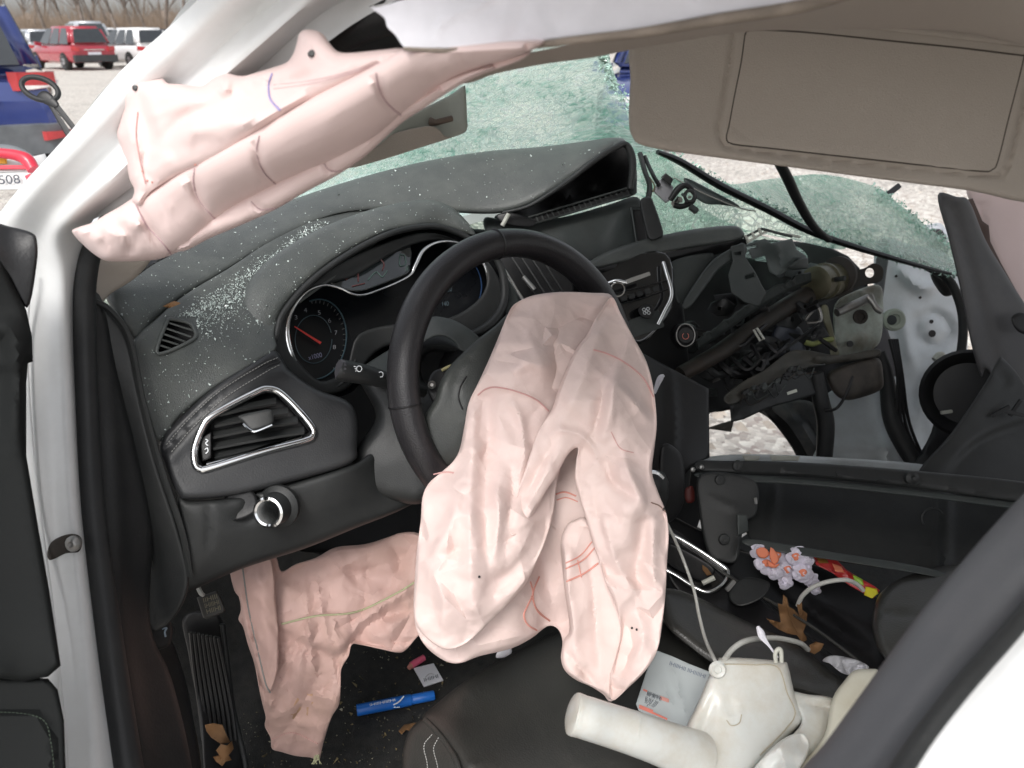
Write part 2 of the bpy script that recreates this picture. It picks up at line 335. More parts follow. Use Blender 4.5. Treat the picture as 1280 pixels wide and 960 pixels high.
def relief(name, outline, m, parent=None, ctrl=(), res=8, thick=.01, edge=(6, .004), folds=None, smooth=True, n=5, label=None, holes=(), belly=0.0, origin=None, flat_shade=False, key=None, round_back=True):
    """a solid sheet or pillow: outline points (x,y,d) on their sight lines, interior depth interpolated, rounded border, a real back"""
    O = np.array(outline, float); base = tps(list(map(tuple, O)) + list(ctrl))
    B = catmull(O[:, :2], n, True) if smooth else None
    if not smooth:
        B = []
        for i in range(len(O)):
            a, b = O[i, :2], O[(i + 1) % len(O), :2]; k = max(1, int(np.linalg.norm(b - a) / (res * 1.5)))
            B += [a + (b - a) * j / k for j in range(k)]
        B = np.array(B)
    loops = [B]
    for h in holes:
        h = np.array(h, float)[:, :2]; loops.append(catmull(h, 4, True) if len(h) > 4 else h)
    x0, y0 = B.min(0); x1, y1 = B.max(0)
    gx, gy = np.meshgrid(np.arange(x0 + res / 2, x1, res), np.arange(y0 + res / 2, y1, res * .87)); gx = gx + (np.arange(gx.shape[0]) % 2)[:, None] * res / 2
    G = np.stack([gx.ravel(), gy.ravel()], 1)
    def inside(Q, Lp):
        c = np.zeros(len(Q), bool)
        for i in range(len(Lp)):
            a = Lp[i]; b = Lp[(i + 1) % len(Lp)]
            if a[1] == b[1]: continue
            k = ((a[1] > Q[:, 1]) != (b[1] > Q[:, 1])) & (Q[:, 0] < (b[0] - a[0]) * (Q[:, 1] - a[1]) / (b[1] - a[1]) + a[0]); c ^= k
        return c
    def edist(Q):
        e = np.full(len(Q), 1e9)
        for Lp in loops: e = np.minimum(e, pldist(Q, np.vstack([Lp, Lp[:1]]))[0])
        return e
    k = inside(G, B)
    for h in loops[1:]: k &= ~inside(G, h)
    G = G[k]
    rr = []
    for li, Lp in enumerate(loops):
        nx = np.roll(Lp, -1, 0); pv = np.roll(Lp, 1, 0)
        dense = []
        for a, b in zip(Lp, nx):
            kk = max(1, int(np.ceil(np.linalg.norm(b - a) / (res * .8)))); dense += [a + (b - a) * j / kk for j in range(kk)]
        dense = np.array(dense)
        if li == 0: loops[0] = dense
        else: loops[li] = dense
    B = loops[0]
    ringw = max(edge[0], 2.0); offs = [o_ for o_ in (.10, .30, .62, 1.0) if o_ * ringw > .25]
    for li, Lp in enumerate(loops):
        tg = np.roll(Lp, -1, 0) - np.roll(Lp, 1, 0); nr = np.stack([-tg[:, 1], tg[:, 0]], 1); nr /= np.linalg.norm(nr, axis=1, keepdims=True) + 1e-9
        area = .5 * np.sum(Lp[:, 0] * np.roll(Lp[:, 1], -1) - np.roll(Lp[:, 0], -1) * Lp[:, 1]); sg_ = 1 if area > 0 else -1
        if li: sg_ = -sg_
        for o_ in offs:
            C_ = Lp + nr * sg_ * o_ * ringw; e_ = edist(C_); rr.append(C_[(e_ > o_ * ringw * .93) & inside(C_, B)])
    if len(G): G = G[edist(G) > ringw * 1.0 + res * .4]
    if folds is not None and getattr(folds, 'lines', None) and folds.crisp:
        cl = np.array(folds.lines); cl = cl[inside(cl, B)]; cl = cl[edist(cl) > ringw * 1.0 + .8]
        seen = set(); kk_ = []
        for i_, q_ in enumerate(cl):
            c_ = (int(q_[0] / 1.5), int(q_[1] / 1.5))
            if c_ in seen or (c_[0] + 1, c_[1]) in seen or (c_[0] - 1, c_[1]) in seen or (c_[0], c_[1] + 1) in seen or (c_[0], c_[1] - 1) in seen: continue
            seen.add(c_); kk_.append(i_)
        cl = cl[kk_]; cells = set((int(q_[0] / res), int(q_[1] / res)) for q_ in cl)
        G = np.array([g_ for g_ in G if (int(g_[0] / res), int(g_[1] / res)) not in cells]).reshape(-1, 2); rr.append(cl)
    G = np.vstack([G] + rr) if len(rr) else G
    pts = [Vector(p) for Lp in loops for p in Lp] + [Vector(p) for p in G]
    E = []; s = 0
    for Lp in loops: E += [(s + i, s + (i + 1) % len(Lp)) for i in range(len(Lp))]; s += len(Lp)
    vs, es, fs, *_ = delaunay_2d_cdt(pts, E, [], 0, 1e-6)
    Q = np.array([tuple(v) for v in vs])
    ec = Q[np.array([list(f) for f in fs])].mean(1); keep = inside(ec, B)
    for h in loops[1:]: keep &= ~inside(ec, h)
    fs = [tuple(f) for f, kk in zip(fs, keep) if kk]
    e = edist(Q)
    def drop(e): t = np.clip(e / edge[0], 0, 1); return edge[1] * (1 - np.sqrt(np.maximum(0, 1 - (1 - t) ** 2)))
    def front(Q, e):
        z = base(Q) + drop(e)
        if belly: z -= belly * (1 - np.exp(-e / (edge[0] * 3)))
        if folds is not None: z += folds(Q) * np.clip(e / (edge[0] * .8), .15, 1)
        return z
    df = front(Q, e); db = base(Q) + thick - (drop(e) if round_back else 0); db = np.maximum(db, df + .0012)
    n0 = len(Q)
    V = [P(q[0], q[1], d) for q, d in zip(Q, df)] + [P(q[0], q[1], d) for q, d in zip(Q, db)]
    Fc = list(fs) + [tuple(n0 + i for i in f[::-1]) for f in fs]
    cnt = {}
    for f in fs:
        for i in range(len(f)):
            a, b = f[i], f[(i + 1) % len(f)]; kk = (min(a, b), max(a, b)); cnt.setdefault(kk, []).append((a, b))
    for kk, v in cnt.items():
        if len(v) == 1: a, b = v[0]; Fc.append((b, a, n0 + a, n0 + b))
    o = mesh_obj(name, V, Fc, m, parent, smooth=(False if flat_shade else 25 if (folds is not None and folds.crisp) else 48), label=label, origin=origin)
    S = Surf(); S.d = lambda x, y: float(front(np.array([[x, y]], float), edist(np.array([[x, y]], float)))[0]); S.dv = lambda Q: front(Q, edist(Q)); S.inside = lambda Q: inside(Q, B)
    o_s = S
    SURF[key or name] = S
    return o
def onto(key, pts, lift=.0012): s = SURF[key]; return [(p[0], p[1], s.d(p[0], p[1]) - lift) for p in pts]
def line_on(name, key, pts, r, m, parent, lift=.0008, n=6, label=None):
    s = SURF[key]; q = catmull(np.array(pts, float), 6); d = s.dv(q) - lift
    return tube(name, [(a, b, c) for (a, b), c in zip(q, d)], r, m, parent, smooth_path=False, seg=5, label=label)
def stitches(name, key, pts, m, parent, step=3.2, r=.0006, lift=.0006):
    """a run of separate thread stitches lying on a surface, one part"""
    s = SURF[key]; q = catmull(np.array(pts, float), 12); sg = np.linalg.norm(q[1:] - q[:-1], axis=1); cum = np.concatenate([[0], np.cumsum(sg)])
    t = np.arange(0, cum[-1], step); xs = np.interp(t, cum, q[:, 0]); ys = np.interp(t, cum, q[:, 1])
    te = np.minimum(t + step * .62, cum[-1]); xe = np.interp(te, cum, q[:, 0]); ye = np.interp(te, cum, q[:, 1])
    d0 = s.dv(np.stack([xs, ys], 1)) - lift; d1 = s.dv(np.stack([xe, ye], 1)) - lift
    V = []; Fc = []
    for a, b, c, d, e, f in zip(xs, ys, d0, xe, ye, d1): box_into(V, Fc, P(a, b, c), P(d, e, f), r, r)
    return mesh_obj(name, V, Fc, m, parent, smooth=False)
def box_into(V, Fc, p, q, w, h, upv=None):
    p = Vector(p); q = Vector(q); t = (q - p).normalized(); u = t.cross(upv if upv is not None else -VW)
    if u.length < 1e-4: u = t.orthogonal()
    u.normalize(); v = t.cross(u); o = len(V)
    for c in (p, q):
        for a, b in ((-1, -1), (1, -1), (1, 1), (-1, 1)): V.append(c + u * a * w / 2 + v * b * h / 2)
    for f in ((0, 1, 2, 3), (7, 6, 5, 4), (0, 4, 5, 1), (1, 5, 6, 2), (2, 6, 7, 3), (3, 7, 4, 0)): Fc.append(tuple(o + i for i in f))
def bar(name, p, q, w, h, m, parent=None, px=True, bev=.15, label=None, upv=None, origin=None):
    V = []; Fc = []; box_into(V, Fc, P(*p) if px else p, P(*q) if px else q, w, h, upv)
    b = base_of(parent) if parent is not None else (Vector(origin) if origin is not None else Vector((0, 0, 0)))
    bm = bmesh.new(); vs = [bm.verts.new(Vector(v) - b) for v in V]
    for f in Fc: bm.faces.new([vs[i] for i in f])
    bmesh.ops.recalc_face_normals(bm, faces=bm.faces)
    bmesh.ops.bevel(bm, geom=bm.edges[:], offset=min(w, h) * bev, segments=2, affect='EDGES', clamp_overlap=True)
    me = bpy.data.meshes.new(name); bm.to_mesh(me); bm.free(); me.materials.append(m)
    me.polygons.foreach_set('use_smooth', [True] * len(me.polygons)); me.set_sharp_from_angle(angle=R(40))
    o = bpy.data.objects.new(name, me); link(o, parent)
    if parent is None: o.location = b
    BASE[o.name] = b
    if label: o['label'] = label
    return o
def lathe(name, c, axis, prof, m, parent=None, seg=28, px=True, label=None, origin=None, u0=None):
    """prof: (radius, distance along axis)"""
    c = P(*c) if px else Vector(c); ax = Vector(axis).normalized(); u = ax.orthogonal().normalized(); v = ax.cross(u)
    V = []; Fc = []
    for r, z in prof:
        for j in range(seg): a = 2 * math.pi * j / seg; V.append(c + ax * z + (u * math.cos(a) + v * math.sin(a)) * max(r, 1e-5))
    for i in range(len(prof) - 1):
        for j in range(seg): Fc.append((i * seg + j, i * seg + (j + 1) % seg, (i + 1) * seg + (j + 1) % seg, (i + 1) * seg + j))
    Fc.append(tuple(range(seg))[::-1]); Fc.append(tuple((len(prof) - 1) * seg + j for j in range(seg)))
    return mesh_obj(name, V, Fc, m, parent, smooth=35, label=label, origin=origin)
def lettering(name, s, p0, p1, hpx, m, parent, shear=0.0, flip=1, label=None):
    """print: letters as thin raised mesh; baseline from p0 to p1 (x,y,d), stretched to fit"""
    cu = bpy.data.curves.new('t', 'FONT'); cu.body = s; cu.size = 1; cu.extrude = 0.01
    ob = bpy.data.objects.new('t', cu); col.objects.link(ob); bpy.context.view_layer.update()
    me = bpy.data.meshes.new_from_object(ob.evaluated_get(bpy.context.evaluated_depsgraph_get()))
    bpy.data.objects.remove(ob); A = np.array([v.co[:] for v in me.vertices]); fs = [tuple(p.vertices) for p in me.polygons]
    if not len(A): return
    wd = A[:, 0].max() or 1
    a = P(*p0); b = P(*p1); x = (b - a); ln = x.length; x.normalize(); nn = -(a - CAM).normalized(); y = nn.cross(x).normalized()
    hh = hpx / F * p0[2] / .72
    V = [a + x * (q[0] / wd * ln) + y * (q[1] * hh) + nn * (q[2] * .02) for q in A]
    return mesh_obj(name, V, fs, m, parent, smooth=False, label=label)

# ================================================================ THE LOT: ground, woods, parked cars
def ground():
    m = bpy.data.materials.new('gravel'); m.use_nodes = True; t = m.node_tree; N = t.nodes; L = t.links; b = N['Principled BSDF']
    tc = N.new('ShaderNodeTexCoord')
    n = N.new('ShaderNodeTexNoise'); n.inputs['Scale'].default_value = 1.3; n.inputs['Detail'].default_value = 10; n.inputs['Roughness'].default_value = .75
    v = N.new('ShaderNodeTexVoronoi'); v.inputs['Scale'].default_value = 38
    for q in (n, v): L.new(tc.outputs['Object'], q.inputs['Vector'])
    cr = N.new('ShaderNodeValToRGB'); cr.color_ramp.elements[0].position = .3; cr.color_ramp.elements[0].color = (.44, .40, .35, 1)
    cr.color_ramp.elements[1].position = .7; cr.color_ramp.elements[1].color = (.64, .58, .51, 1); L.new(n.outputs['Fac'], cr.inputs[0])
    mx = N.new('ShaderNodeMix'); mx.data_type = 'RGBA'; mx.blend_type = 'OVERLAY'; mx.inputs['Factor'].default_value = .45
    L.new(cr.outputs[0], mx.inputs['A']); bw = N.new('ShaderNodeSeparateColor'); L.new(v.outputs['Color'], bw.inputs[0]); L.new(bw.outputs[0], mx.inputs['B'])
    hs = N.new('ShaderNodeHueSaturation'); hs.inputs['Saturation'].default_value = .75; L.new(mx.outputs['Result'], hs.inputs['Color'])
    L.new(hs.outputs[0], b.inputs['Base Color']); b.inputs['Roughness'].default_value = .95
    bp = N.new('ShaderNodeBump'); bp.inputs['Distance'].default_value = .02; bp.inputs['Strength'].default_value = .6; L.new(v.outputs['Distance'], bp.inputs['Height']); L.new(bp.outputs[0], b.inputs['Normal'])
    V = []; Fc = []; xs = [-900, -200, -60, -20, -5, 0, 5, 10, 20, 60, 200, 900]
    for x in xs:
        for y in xs: V.append((x, y, 0))
    k = len(xs)
    for i in range(k - 1):
        for j in range(k - 1): Fc.append((i * k + j, (i + 1) * k + j, (i + 1) * k + j + 1, i * k + j + 1))
    o = mesh_obj('gravel_ground', V, Fc, m); tag(o, kind='structure')
    # loose stones near the wreck, seen through the torn footwell
    V = []; Fc = []; g = random.Random(3)
    for i in range(1500):
        if i < 900: x = g.uniform(1.9, 4.5); y = g.uniform(.3, 3.2)
        else: x = g.uniform(1.5, 8); y = g.uniform(1, 8)
        r = g.choice([.006, .009, .012, .02, .03]); o0 = len(V)
        for a, bb, c in ((1, 0, 0), (-1, 0, 0), (0, 1, 0), (0, -1, 0), (0, 0, 1)):
            V.append((x + a * r * g.uniform(.6, 1.3), y + bb * r * g.uniform(.6, 1.3), c * r * g.uniform(.5, .9)))
        for f in ((0, 2, 4), (2, 1, 4), (1, 3, 4), (3, 0, 4)): Fc.append(tuple(o0 + q for q in f))
    o = mesh_obj('loose_gravel', V, Fc, mat('stone', (.44, .39, .34), .9, var=.4, vs=3), smooth=False); tag(o, 'loose pale stones strewn on the gravel beside the wreck', 'gravel', kind='stuff')
ground()

bark = mat('bare_bark', (.17, .14, .12), .95, var=.35, vs=3)
brushm = mat('dry_brush', (.20, .15, .11), .95, var=.4, vs=2)
def tree_mesh(seed, H):
    g = random.Random(seed); TR = [[], []]; CR = [[], []]
    def limb(p, d, L, r, lv):
        V, Fc = TR if lv == 0 else CR
        n = 4 if lv < 2 else 2; pts = [p]
        for i in range(n):
            d = (d + Vector((g.uniform(-.18, .18), g.uniform(-.18, .18), g.uniform(-.06, .14)))).normalized(); pts.append(pts[-1] + d * L / n)
        sg = 5 if lv == 0 else 3; o = len(V)
        for i, q in enumerate(pts):
            t = d; u = t.orthogonal().normalized(); v = t.cross(u); rr = r * (1 - .75 * i / n)
            for j in range(sg): a = 2 * math.pi * j / sg; V.append(q + (u * math.cos(a) + v * math.sin(a)) * rr)
        for i in range(n):
            for j in range(sg): Fc.append((o + i * sg + j, o + i * sg + (j + 1) % sg, o + (i + 1) * sg + (j + 1) % sg, o + (i + 1) * sg + j))
        if lv >= 4: return
        for k in range([9, 5, 4, 4][lv]):
            s = g.uniform(.25 if lv == 0 else .2, 1); i = min(n - 1, int(s * n)); q = pts[i].lerp(pts[i + 1], s * n - i)
            a = g.uniform(0, 6.28); sp = g.uniform(.45, .95)
            nd = (d + Vector((math.cos(a) * sp, math.sin(a) * sp, g.uniform(-.1, .45)))).normalized()
            limb(q, nd, L * g.uniform(.38, .6), r * (1 - .6 * s) * .5, lv + 1)
    limb(Vector((0, 0, 0)), Vector((0, 0, 1)), H * .75, H * .016, 0)
    return TR, CR
def tree(name, label, loc, src=None, seed=0, H=9, rz=0, s=1, group='bare trees behind the parked cars'):
    t = thing(name, label, 'tree', (0, 0, 0), group)
    if src is None:
        TR, CR = tree_mesh(seed, H)
        mesh_obj('trunk', *TR, bark, t); mesh_obj('crown', *CR, bark, t)
    else:
        for c in src.children: d = c.copy(); col.objects.link(d); d.parent = t
    t.location = loc; t.rotation_euler.z = rz; t.scale = (s, s, s); return t
def far(px, depth):   # ground point under a bearing
    v = P(px, 43, depth); return Vector((v.x, v.y, 0))
tr = [tree('bare_tree', 'slim bare tree behind the red car, leftmost by the photo edge', far(-8, 56), seed=1, H=9),
      tree('bare_tree', 'broad bare tree rising behind the silver pickup', far(102, 58), seed=2, H=11),
      tree('bare_tree', 'tall dark bare tree with wide limbs close to the white pillar', far(232, 50), seed=5, H=10)]
spots = [(18, 60, 1, 'bare tree between the blue car and the red car'), (40, 66, 0, 'thin bare tree just left of the red car roof'),
         (58, 58, 2, 'forked bare tree above the red car roof'), (80, 70, 1, 'distant bare tree over the right side of the red car'),
         (126, 64, 0, 'bare tree above the gap between pickup and white hatchback'), (146, 58, 1, 'bare tree above the white hatchback windscreen side'),
         (168, 66, 2, 'crooked bare tree above the white hatchback roof'), (188, 60, 0, 'bare tree right of the white hatchback'),
         (208, 64, 1, 'spreading bare tree left of the tall dark one'), (258, 62, 0, 'bare tree half hidden by the white pillar')]
for px, d, k, lb in spots: tree('bare_tree', lb, far(px, d), src=tr[k], rz=rnd.uniform(0, 6), s=rnd.uniform(.8, 1.15))
for k in range(14):
    tree('bare_tree', 'slender bare tree deep in the woods behind the parked cars', far(rnd.uniform(-20, 280), rnd.uniform(68, 88)), src=tr[k % 3], rz=rnd.uniform(0, 6), s=rnd.uniform(.75, 1.1), group='slender trees deep in the woods')
V = []; Fc = []
for i in range(14000):
    px = rnd.uniform(-120, 420); d = rnd.uniform(62, 85); b = far(px, d); h = rnd.uniform(.8, 4.2) * rnd.uniform(.5, 1)
    lean = Vector((rnd.uniform(-1, 1), rnd.uniform(-1, 1), 0)) * h * .35; wd = rnd.uniform(.01, .03); o = len(V)
    z0 = rnd.uniform(0, 1.5); b = b + Vector((0, 0, z0))
    V += [b - RT * wd, b + RT * wd, b + lean + Vector((0, 0, h)), b + VW * wd]; Fc += [(o, o + 1, o + 2), (o + 1, o + 3, o + 2), (o + 3, o, o + 2)]
o = mesh_obj('leafless_brush', V, Fc, brushm, smooth=False); tag(o, 'leafless brown brush and saplings along the far edge of the lot', 'brush', kind='stuff')
# wooded bank behind it
V = []; Fc = []; g = random.Random(5)
for i in range(60):
    b = far(-400 + i * 20, 95); V += [b, b + Vector((0, 0, 3.2 + g.uniform(-.6, .9))), b + VW * 10 + Vector((0, 0, 4))]
for i in range(59): Fc += [(i * 3, i * 3 + 3, i * 3 + 4, i * 3 + 1), (i * 3 + 1, i * 3 + 4, i * 3 + 5, i * 3 + 2)]
tag(mesh_obj('wooded_bank', V, Fc, mat('far_wood', (.26, .22, .19), 1, var=.35, vs=.8), smooth=False), kind='structure')

glassd = mat('dark_car_glass', (.03, .035, .04), .08, var=.1, coat=.6)
tyre = mat('tyre', (.02, .02, .02), .8); rimm = mat('alloy', (.5, .5, .52), .3, metal=.8)
clad = mat('grey_cladding', (.13, .14, .15), .6); darkclad = mat('dark_cladding', (.035, .037, .04), .6); redlens = mat('red_lens', (.40, .03, .035), .15, coat=.6); whitelens = mat('clear_lens', (.75, .72, .70), .12, coat=.6)
def car(name, label, loc, heading, paint, L=4.5, W=1.84, H=1.66, pickup=False, group=None, cladding=True, cat='car'):
    """heading: direction the nose points, degrees from +X; rear end detailed as seen"""
    t = thing(name, label, cat, (0, 0, 0), group)
    hb = H * .56
    # body lower: stations from tail to nose  (x, z bottom, z belt, half width)
    st = [(-L / 2, .42, hb * .80, .84), (-L / 2 + .03, .36, hb * .97, .92), (-L / 2 + .25, .30, hb, .97), (-L * .25, .26, hb, 1.0), (0, .26, hb * .98, 1.0), (L * .22, .26, hb * .98, 1.0), (L * .3, .28, hb * .95, .98), (L / 2 - .25, .30, hb * .84, .93), (L / 2, .36, hb * .70, .80)]
    V = []; Fc = []; n = 14
    for x, zb, zt, hw in st:
        h = hw * W / 2; ring = [(0, zb), (h * .85, zb), (h * .97, zb + .10), (h, zb + (zt - zb) * .5), (h * .985, zt - .10), (h * .93, zt), (h * .5, zt + .015), (0, zt + .02)]
        ring = ring + [(-a, b) for a, b in ring[-2:0:-1]]
        for a, b in ring: V.append((x, a, b))
    n = 14
    for i in range(len(st) - 1):
        for j in range(n): Fc.append((i * n + j, i * n + (j + 1) % n, (i + 1) * n + (j + 1) % n, (i + 1) * n + j))
    Fc.append(tuple(range(n))); Fc.append(tuple((len(st) - 1) * n + j for j in range(n)))
    mesh_obj('body', V, Fc, paint, t, smooth=40)
    w1, w2 = W / 2 * .92, W / 2 * .70
    xr, xr2, xf2, xf = (-L / 2 + .10, -L / 2 + .42, L * .06, L * .25) if not pickup else (-L * .08, -L * .02, L * .12, L * .26)
    def cab(k, kz): return [Vector(v) for v in ((xr, -w1, hb), (xr, w1, hb), (xf, w1, hb), (xf, -w1, hb), (xr2, -w2, H), (xr2, w2, H), (xf2, w2, H), (xf2, -w2, H))]
    c = cab(0, 0)
    bm = bmesh.new(); vs = [bm.verts.new(v) for v in c]
    for f in ((0, 1, 5, 4), (1, 2, 6, 5), (2, 3, 7, 6), (3, 0, 4, 7), (4, 5, 6, 7), (3, 2, 1, 0)): bm.faces.new([vs[i] for i in f])
    bmesh.ops.recalc_face_normals(bm, faces=bm.faces); bmesh.ops.bevel(bm, geom=bm.edges[:], offset=.13, segments=4, affect='EDGES')
    me = bpy.data.meshes.new('cabin'); bm.to_mesh(me); bm.free(); me.materials.append(paint); me.polygons.foreach_set('use_smooth', [True] * len(me.polygons))
    link(bpy.data.objects.new('cabin', me), t)
    def pane(nm, q, m, u0=.10, u1=.90, v0=.16, v1=.86, off=.015, th=.01):
        a, b, cc, d = q; nn = (b - a).cross(d - a).normalized(); ctr = (a + b + cc + d) / 4
        if nn.dot(ctr - Vector((0, 0, H * .7))) < 0: nn = -nn
        pt = lambda u, v: a.lerp(b, u).lerp(d.lerp(cc, u), v)
        k = [pt(u0, v0), pt(u1, v0), pt(u1, v0 + (v1 - v0) * .6), pt(u1 - .03, v1), pt(u0 + .03, v1), pt(u0, v0 + (v1 - v0) * .6)]
        V = [p + nn * off for p in k] + [p + nn * (off - th) for p in k]; m6 = 6
        F2 = [tuple(range(6)), tuple(range(11, 5, -1))] + [(i, (i + 1) % 6, 6 + (i + 1) % 6, 6 + i) for i in range(6)]
        return mesh_obj(nm, V, F2, m, t, smooth=False)
    pane('rear_window', (c[0], c[1], c[5], c[4]), glassd)
    pane('windscreen', (c[3], c[2], c[6], c[7]), glassd)
    for s in (0, 1):
        q = (c[1], c[2], c[6], c[5]) if s else (c[0], c[3], c[7], c[4])
        for u0, u1 in ((.07, .33), (.36, .64), (.67, .95)): pane('side_window', q, glassd, u0, u1, .08, .88)
    for x in (-L * .31, L * .31):
        for s in (-1, 1):
            ar = lathe('tyre', (x, s * (W / 2 - .20), .34), (0, s, 0), [(.0, 0), (.33, 0), (.345, .03), (.345, .19), (.32, .22), (.22, .225)], tyre, t, px=False, seg=20)
            lathe('rim', (x, s * (W / 2 - .20), .34), (0, s, 0), [(.0, .19), (.06, .235), (.20, .215), (.225, .232), (.225, .2)], rimm, ar, px=False, seg=14)
    V = []; Fc = []
    box_into(V, Fc, (-L / 2 - .05, -W / 2 * .93, .46), (-L / 2 - .05, W / 2 * .93, .46), .20, .26, Vector((0, 0, 1)))
    mesh_obj('rear_bumper', V, Fc, darkclad if cladding else paint, t, smooth=False)
    V = []; Fc = []; box_into(V, Fc, (L / 2, -W / 2 * .82, .46), (L / 2, W / 2 * .82, .46), .16, .26, Vector((0, 0, 1))); mesh_obj('front_bumper', V, Fc, clad if cladding else paint, t, smooth=False)
    for s in (-1, 1):
        V = []; Fc = []; box_into(V, Fc, (-L / 2 - .005, s * W / 2 * .60, hb * .86), (-L / 2 + .10, s * W / 2 * .93, hb * .90), .13, .17, Vector((0, 0, 1))); mesh_obj('tail_light', V, Fc, redlens, t, smooth=False)
        V = []; Fc = []; box_into(V, Fc, (L / 2 - .02, s * W / 2 * .5, hb * .68), (L / 2 - .1, s * W / 2 * .84, hb * .70), .12, .12, Vector((0, 0, 1))); mesh_obj('headlight', V, Fc, whitelens, t, smooth=False)
        V = []; Fc = []; box_into(V, Fc, (L * .17, s * (W / 2 * .9), hb + .04), (L * .17, s * (W / 2 + .16), hb + .08), .10, .14, Vector((0, 0, 1))); mesh_obj('door_mirror', V, Fc, paint, t, smooth=False)
    V = []; Fc = []; box_into(V, Fc, (-L / 2 - .012, -.26, hb * .68), (-L / 2 - .012, .26, hb * .68), .13, .02, Vector((1, 0, 0))); mesh_obj('licence_plate', V, Fc, whitepaper, t, smooth=False)
    V = []; Fc = []; box_into(V, Fc, (-L / 2 - .02, -.4, hb * .84), (-L / 2 - .02, .4, hb * .84), .03, .03, Vector((0, 0, 1))); mesh_obj('chrome_strip', V, Fc, chrome, t, smooth=False)
    t.location = loc; t.rotation_euler.z = R(heading); return t
redp = mat('red_car_paint', (.36, .02, .04), .2, var=.04, coat=1); silver = mat('silver_car_paint', (.55, .57, .60), .25, var=.03, metal=.4, coat=.8)
whitep = mat('white_car_paint', (.80, .80, .80), .2, var=.02, coat=.8); darkp = mat('dark_car_paint', (.04, .05, .06), .2, var=.02, coat=.8); bluep = mat('blue_car_paint', (.03, .05, .20), .16, var=.05, coat=1, metal=.15)
def HV(px): return 48 + math.degrees(math.atan((640 - px) / F / 1.09))   # bearing of a sight line, degrees from +X
grp = 'cars parked across the lot'
car('parked_car', 'red sport utility car seen from behind with dark bumper', far(84, 33), HV(84) + 22, redp, group=grp)
car('parked_car', 'white hatchback parked right of the red car, next to the white pillar', far(163, 35), HV(163) + 26, whitep, H=1.62, L=4.4, group=grp, cladding=False)
car('parked_car', 'tall silver pickup behind the red car and the white hatchback', far(104, 42), HV(104) + 10, silver, L=5.4, W=1.95, H=1.98, group=grp, cat='pickup')
car('parked_car', 'pale grey car mostly hidden behind the left side of the red car', far(38, 42), HV(38) + 15, silver, H=1.6, group=grp)
car('parked_car', 'dark car mostly hidden behind the right end of the white hatchback', far(196, 44), HV(196) + 10, darkp, H=1.62, group=grp)
car('parked_car', 'white car in the far row peeping over the silver pickup', far(128, 52), HV(128) + 8, whitep, H=1.75, group=grp)
# the near blue car: only its rear corner is in view, so that corner carries its lamp, cladding and reflector
bc = far(60, 7.2); hd = HV(60) + 6
L_, W_ = 4.52, 1.86
dirx = Vector((math.cos(R(hd)), math.sin(R(hd)), 0)); diry = Vector((-dirx.y, dirx.x, 0))
cen = bc + dirx * (L_ / 2) + diry * (W_ / 2)
blue = car('parked_car', 'blue sport utility car at the left edge with only its rear corner in view', (0, 0, 0), 0, bluep, L=L_, W=W_, H=1.70, group=None)
for ch in list(blue.children):
    if ch.name.startswith(('tail_light', 'rear_bumper')): bpy.data.objects.remove(ch)
def lpatch(nm, rows, m, par, th=.02): return patch(nm, rows, m, par, px=False, nu=4, nv=4, thick=-th if False else th)
h_ = W_ / 2; xr_ = -L_ / 2
for s in (-1, 1):
    V = []; Fc = []
    def shell(nm, z0, z1, x_in, x_out, m, g=.02):
        ring = []; V = []; Fc = []
        pth = [(xr_ - .015, s * x_in), (xr_ - .012, s * (h_ * .84)), (xr_ + .05, s * (h_ * .955)), (xr_ + .22, s * (h_ * .985)), (xr_ + x_out, s * (h_ * 1.005))]
        for k, (a, b) in enumerate(pth):
            f = k / (len(pth) - 1); zz0 = z0 + .07 * f; zz1 = z1 - .01 * f
            V += [(a - g, b + s * g, zz0), (a - g, b + s * g, zz1), (a + .05, b - s * .05, zz1), (a + .05, b - s * .05, zz0)]
        for k in range(len(pth) - 1):
            for j in range(4): Fc.append((k * 4 + j, k * 4 + (j + 1) % 4, k * 4 + 4 + (j + 1) % 4, k * 4 + 4 + j))
        Fc += [(0, 1, 2, 3), tuple(len(V) - 4 + j for j in range(4))]
        return mesh_obj(nm, V, Fc, m, blue, smooth=40)
    tl = shell('tail_light', .86, 1.02, h_ * .62, .42, redlens, .022)
    shell('clear_lens', .865, .905, h_ * .66, .30, whitelens, .027)
    shell('reflector', .42, .50, h_ * .70, .10, redlens, .075)
V = []; Fc = []
for k, (a, b) in enumerate([(xr_ + .35, -h_ * 1.01), (xr_ + .02, -h_ * .95), (xr_ - .06, -h_ * .8), (xr_ - .07, 0), (xr_ - .06, h_ * .8), (xr_ + .02, h_ * .95), (xr_ + .35, h_ * 1.01)]):
    V += [(a, b, .30), (a, b, .56), (a + .12, b * .9, .58), (a + .12, b * .9, .30)]
for k in range(6):
    for j in range(4): Fc.append((k * 4 + j, k * 4 + (j + 1) % 4, k * 4 + 4 + (j + 1) % 4, k * 4 + 4 + j))
Fc += [(0, 1, 2, 3), (24, 25, 26, 27)]
mesh_obj('rear_bumper', V, Fc, clad, blue, smooth=40)
blue.location = cen; blue.rotation_euler.z = R(hd)
b2 = far(846, 11)
car('parked_car', 'blue car seen past the broken windshield, above its right edge beside the large visor', b2, HV(846) + 180, bluep, H=1.55, L=4.4, cladding=False)

# ================================================================ THE WRECKED CAR
wreck = thing('wrecked_car', 'white wrecked sedan with deployed pink airbags, open driver door, torn dashboard and shattered windshield', 'car', (0.95, .3, 0))
CARO = wreck
def cp(nm, outline, m, **k): return relief(nm, outline, m, k.pop('parent', wreck), **k)

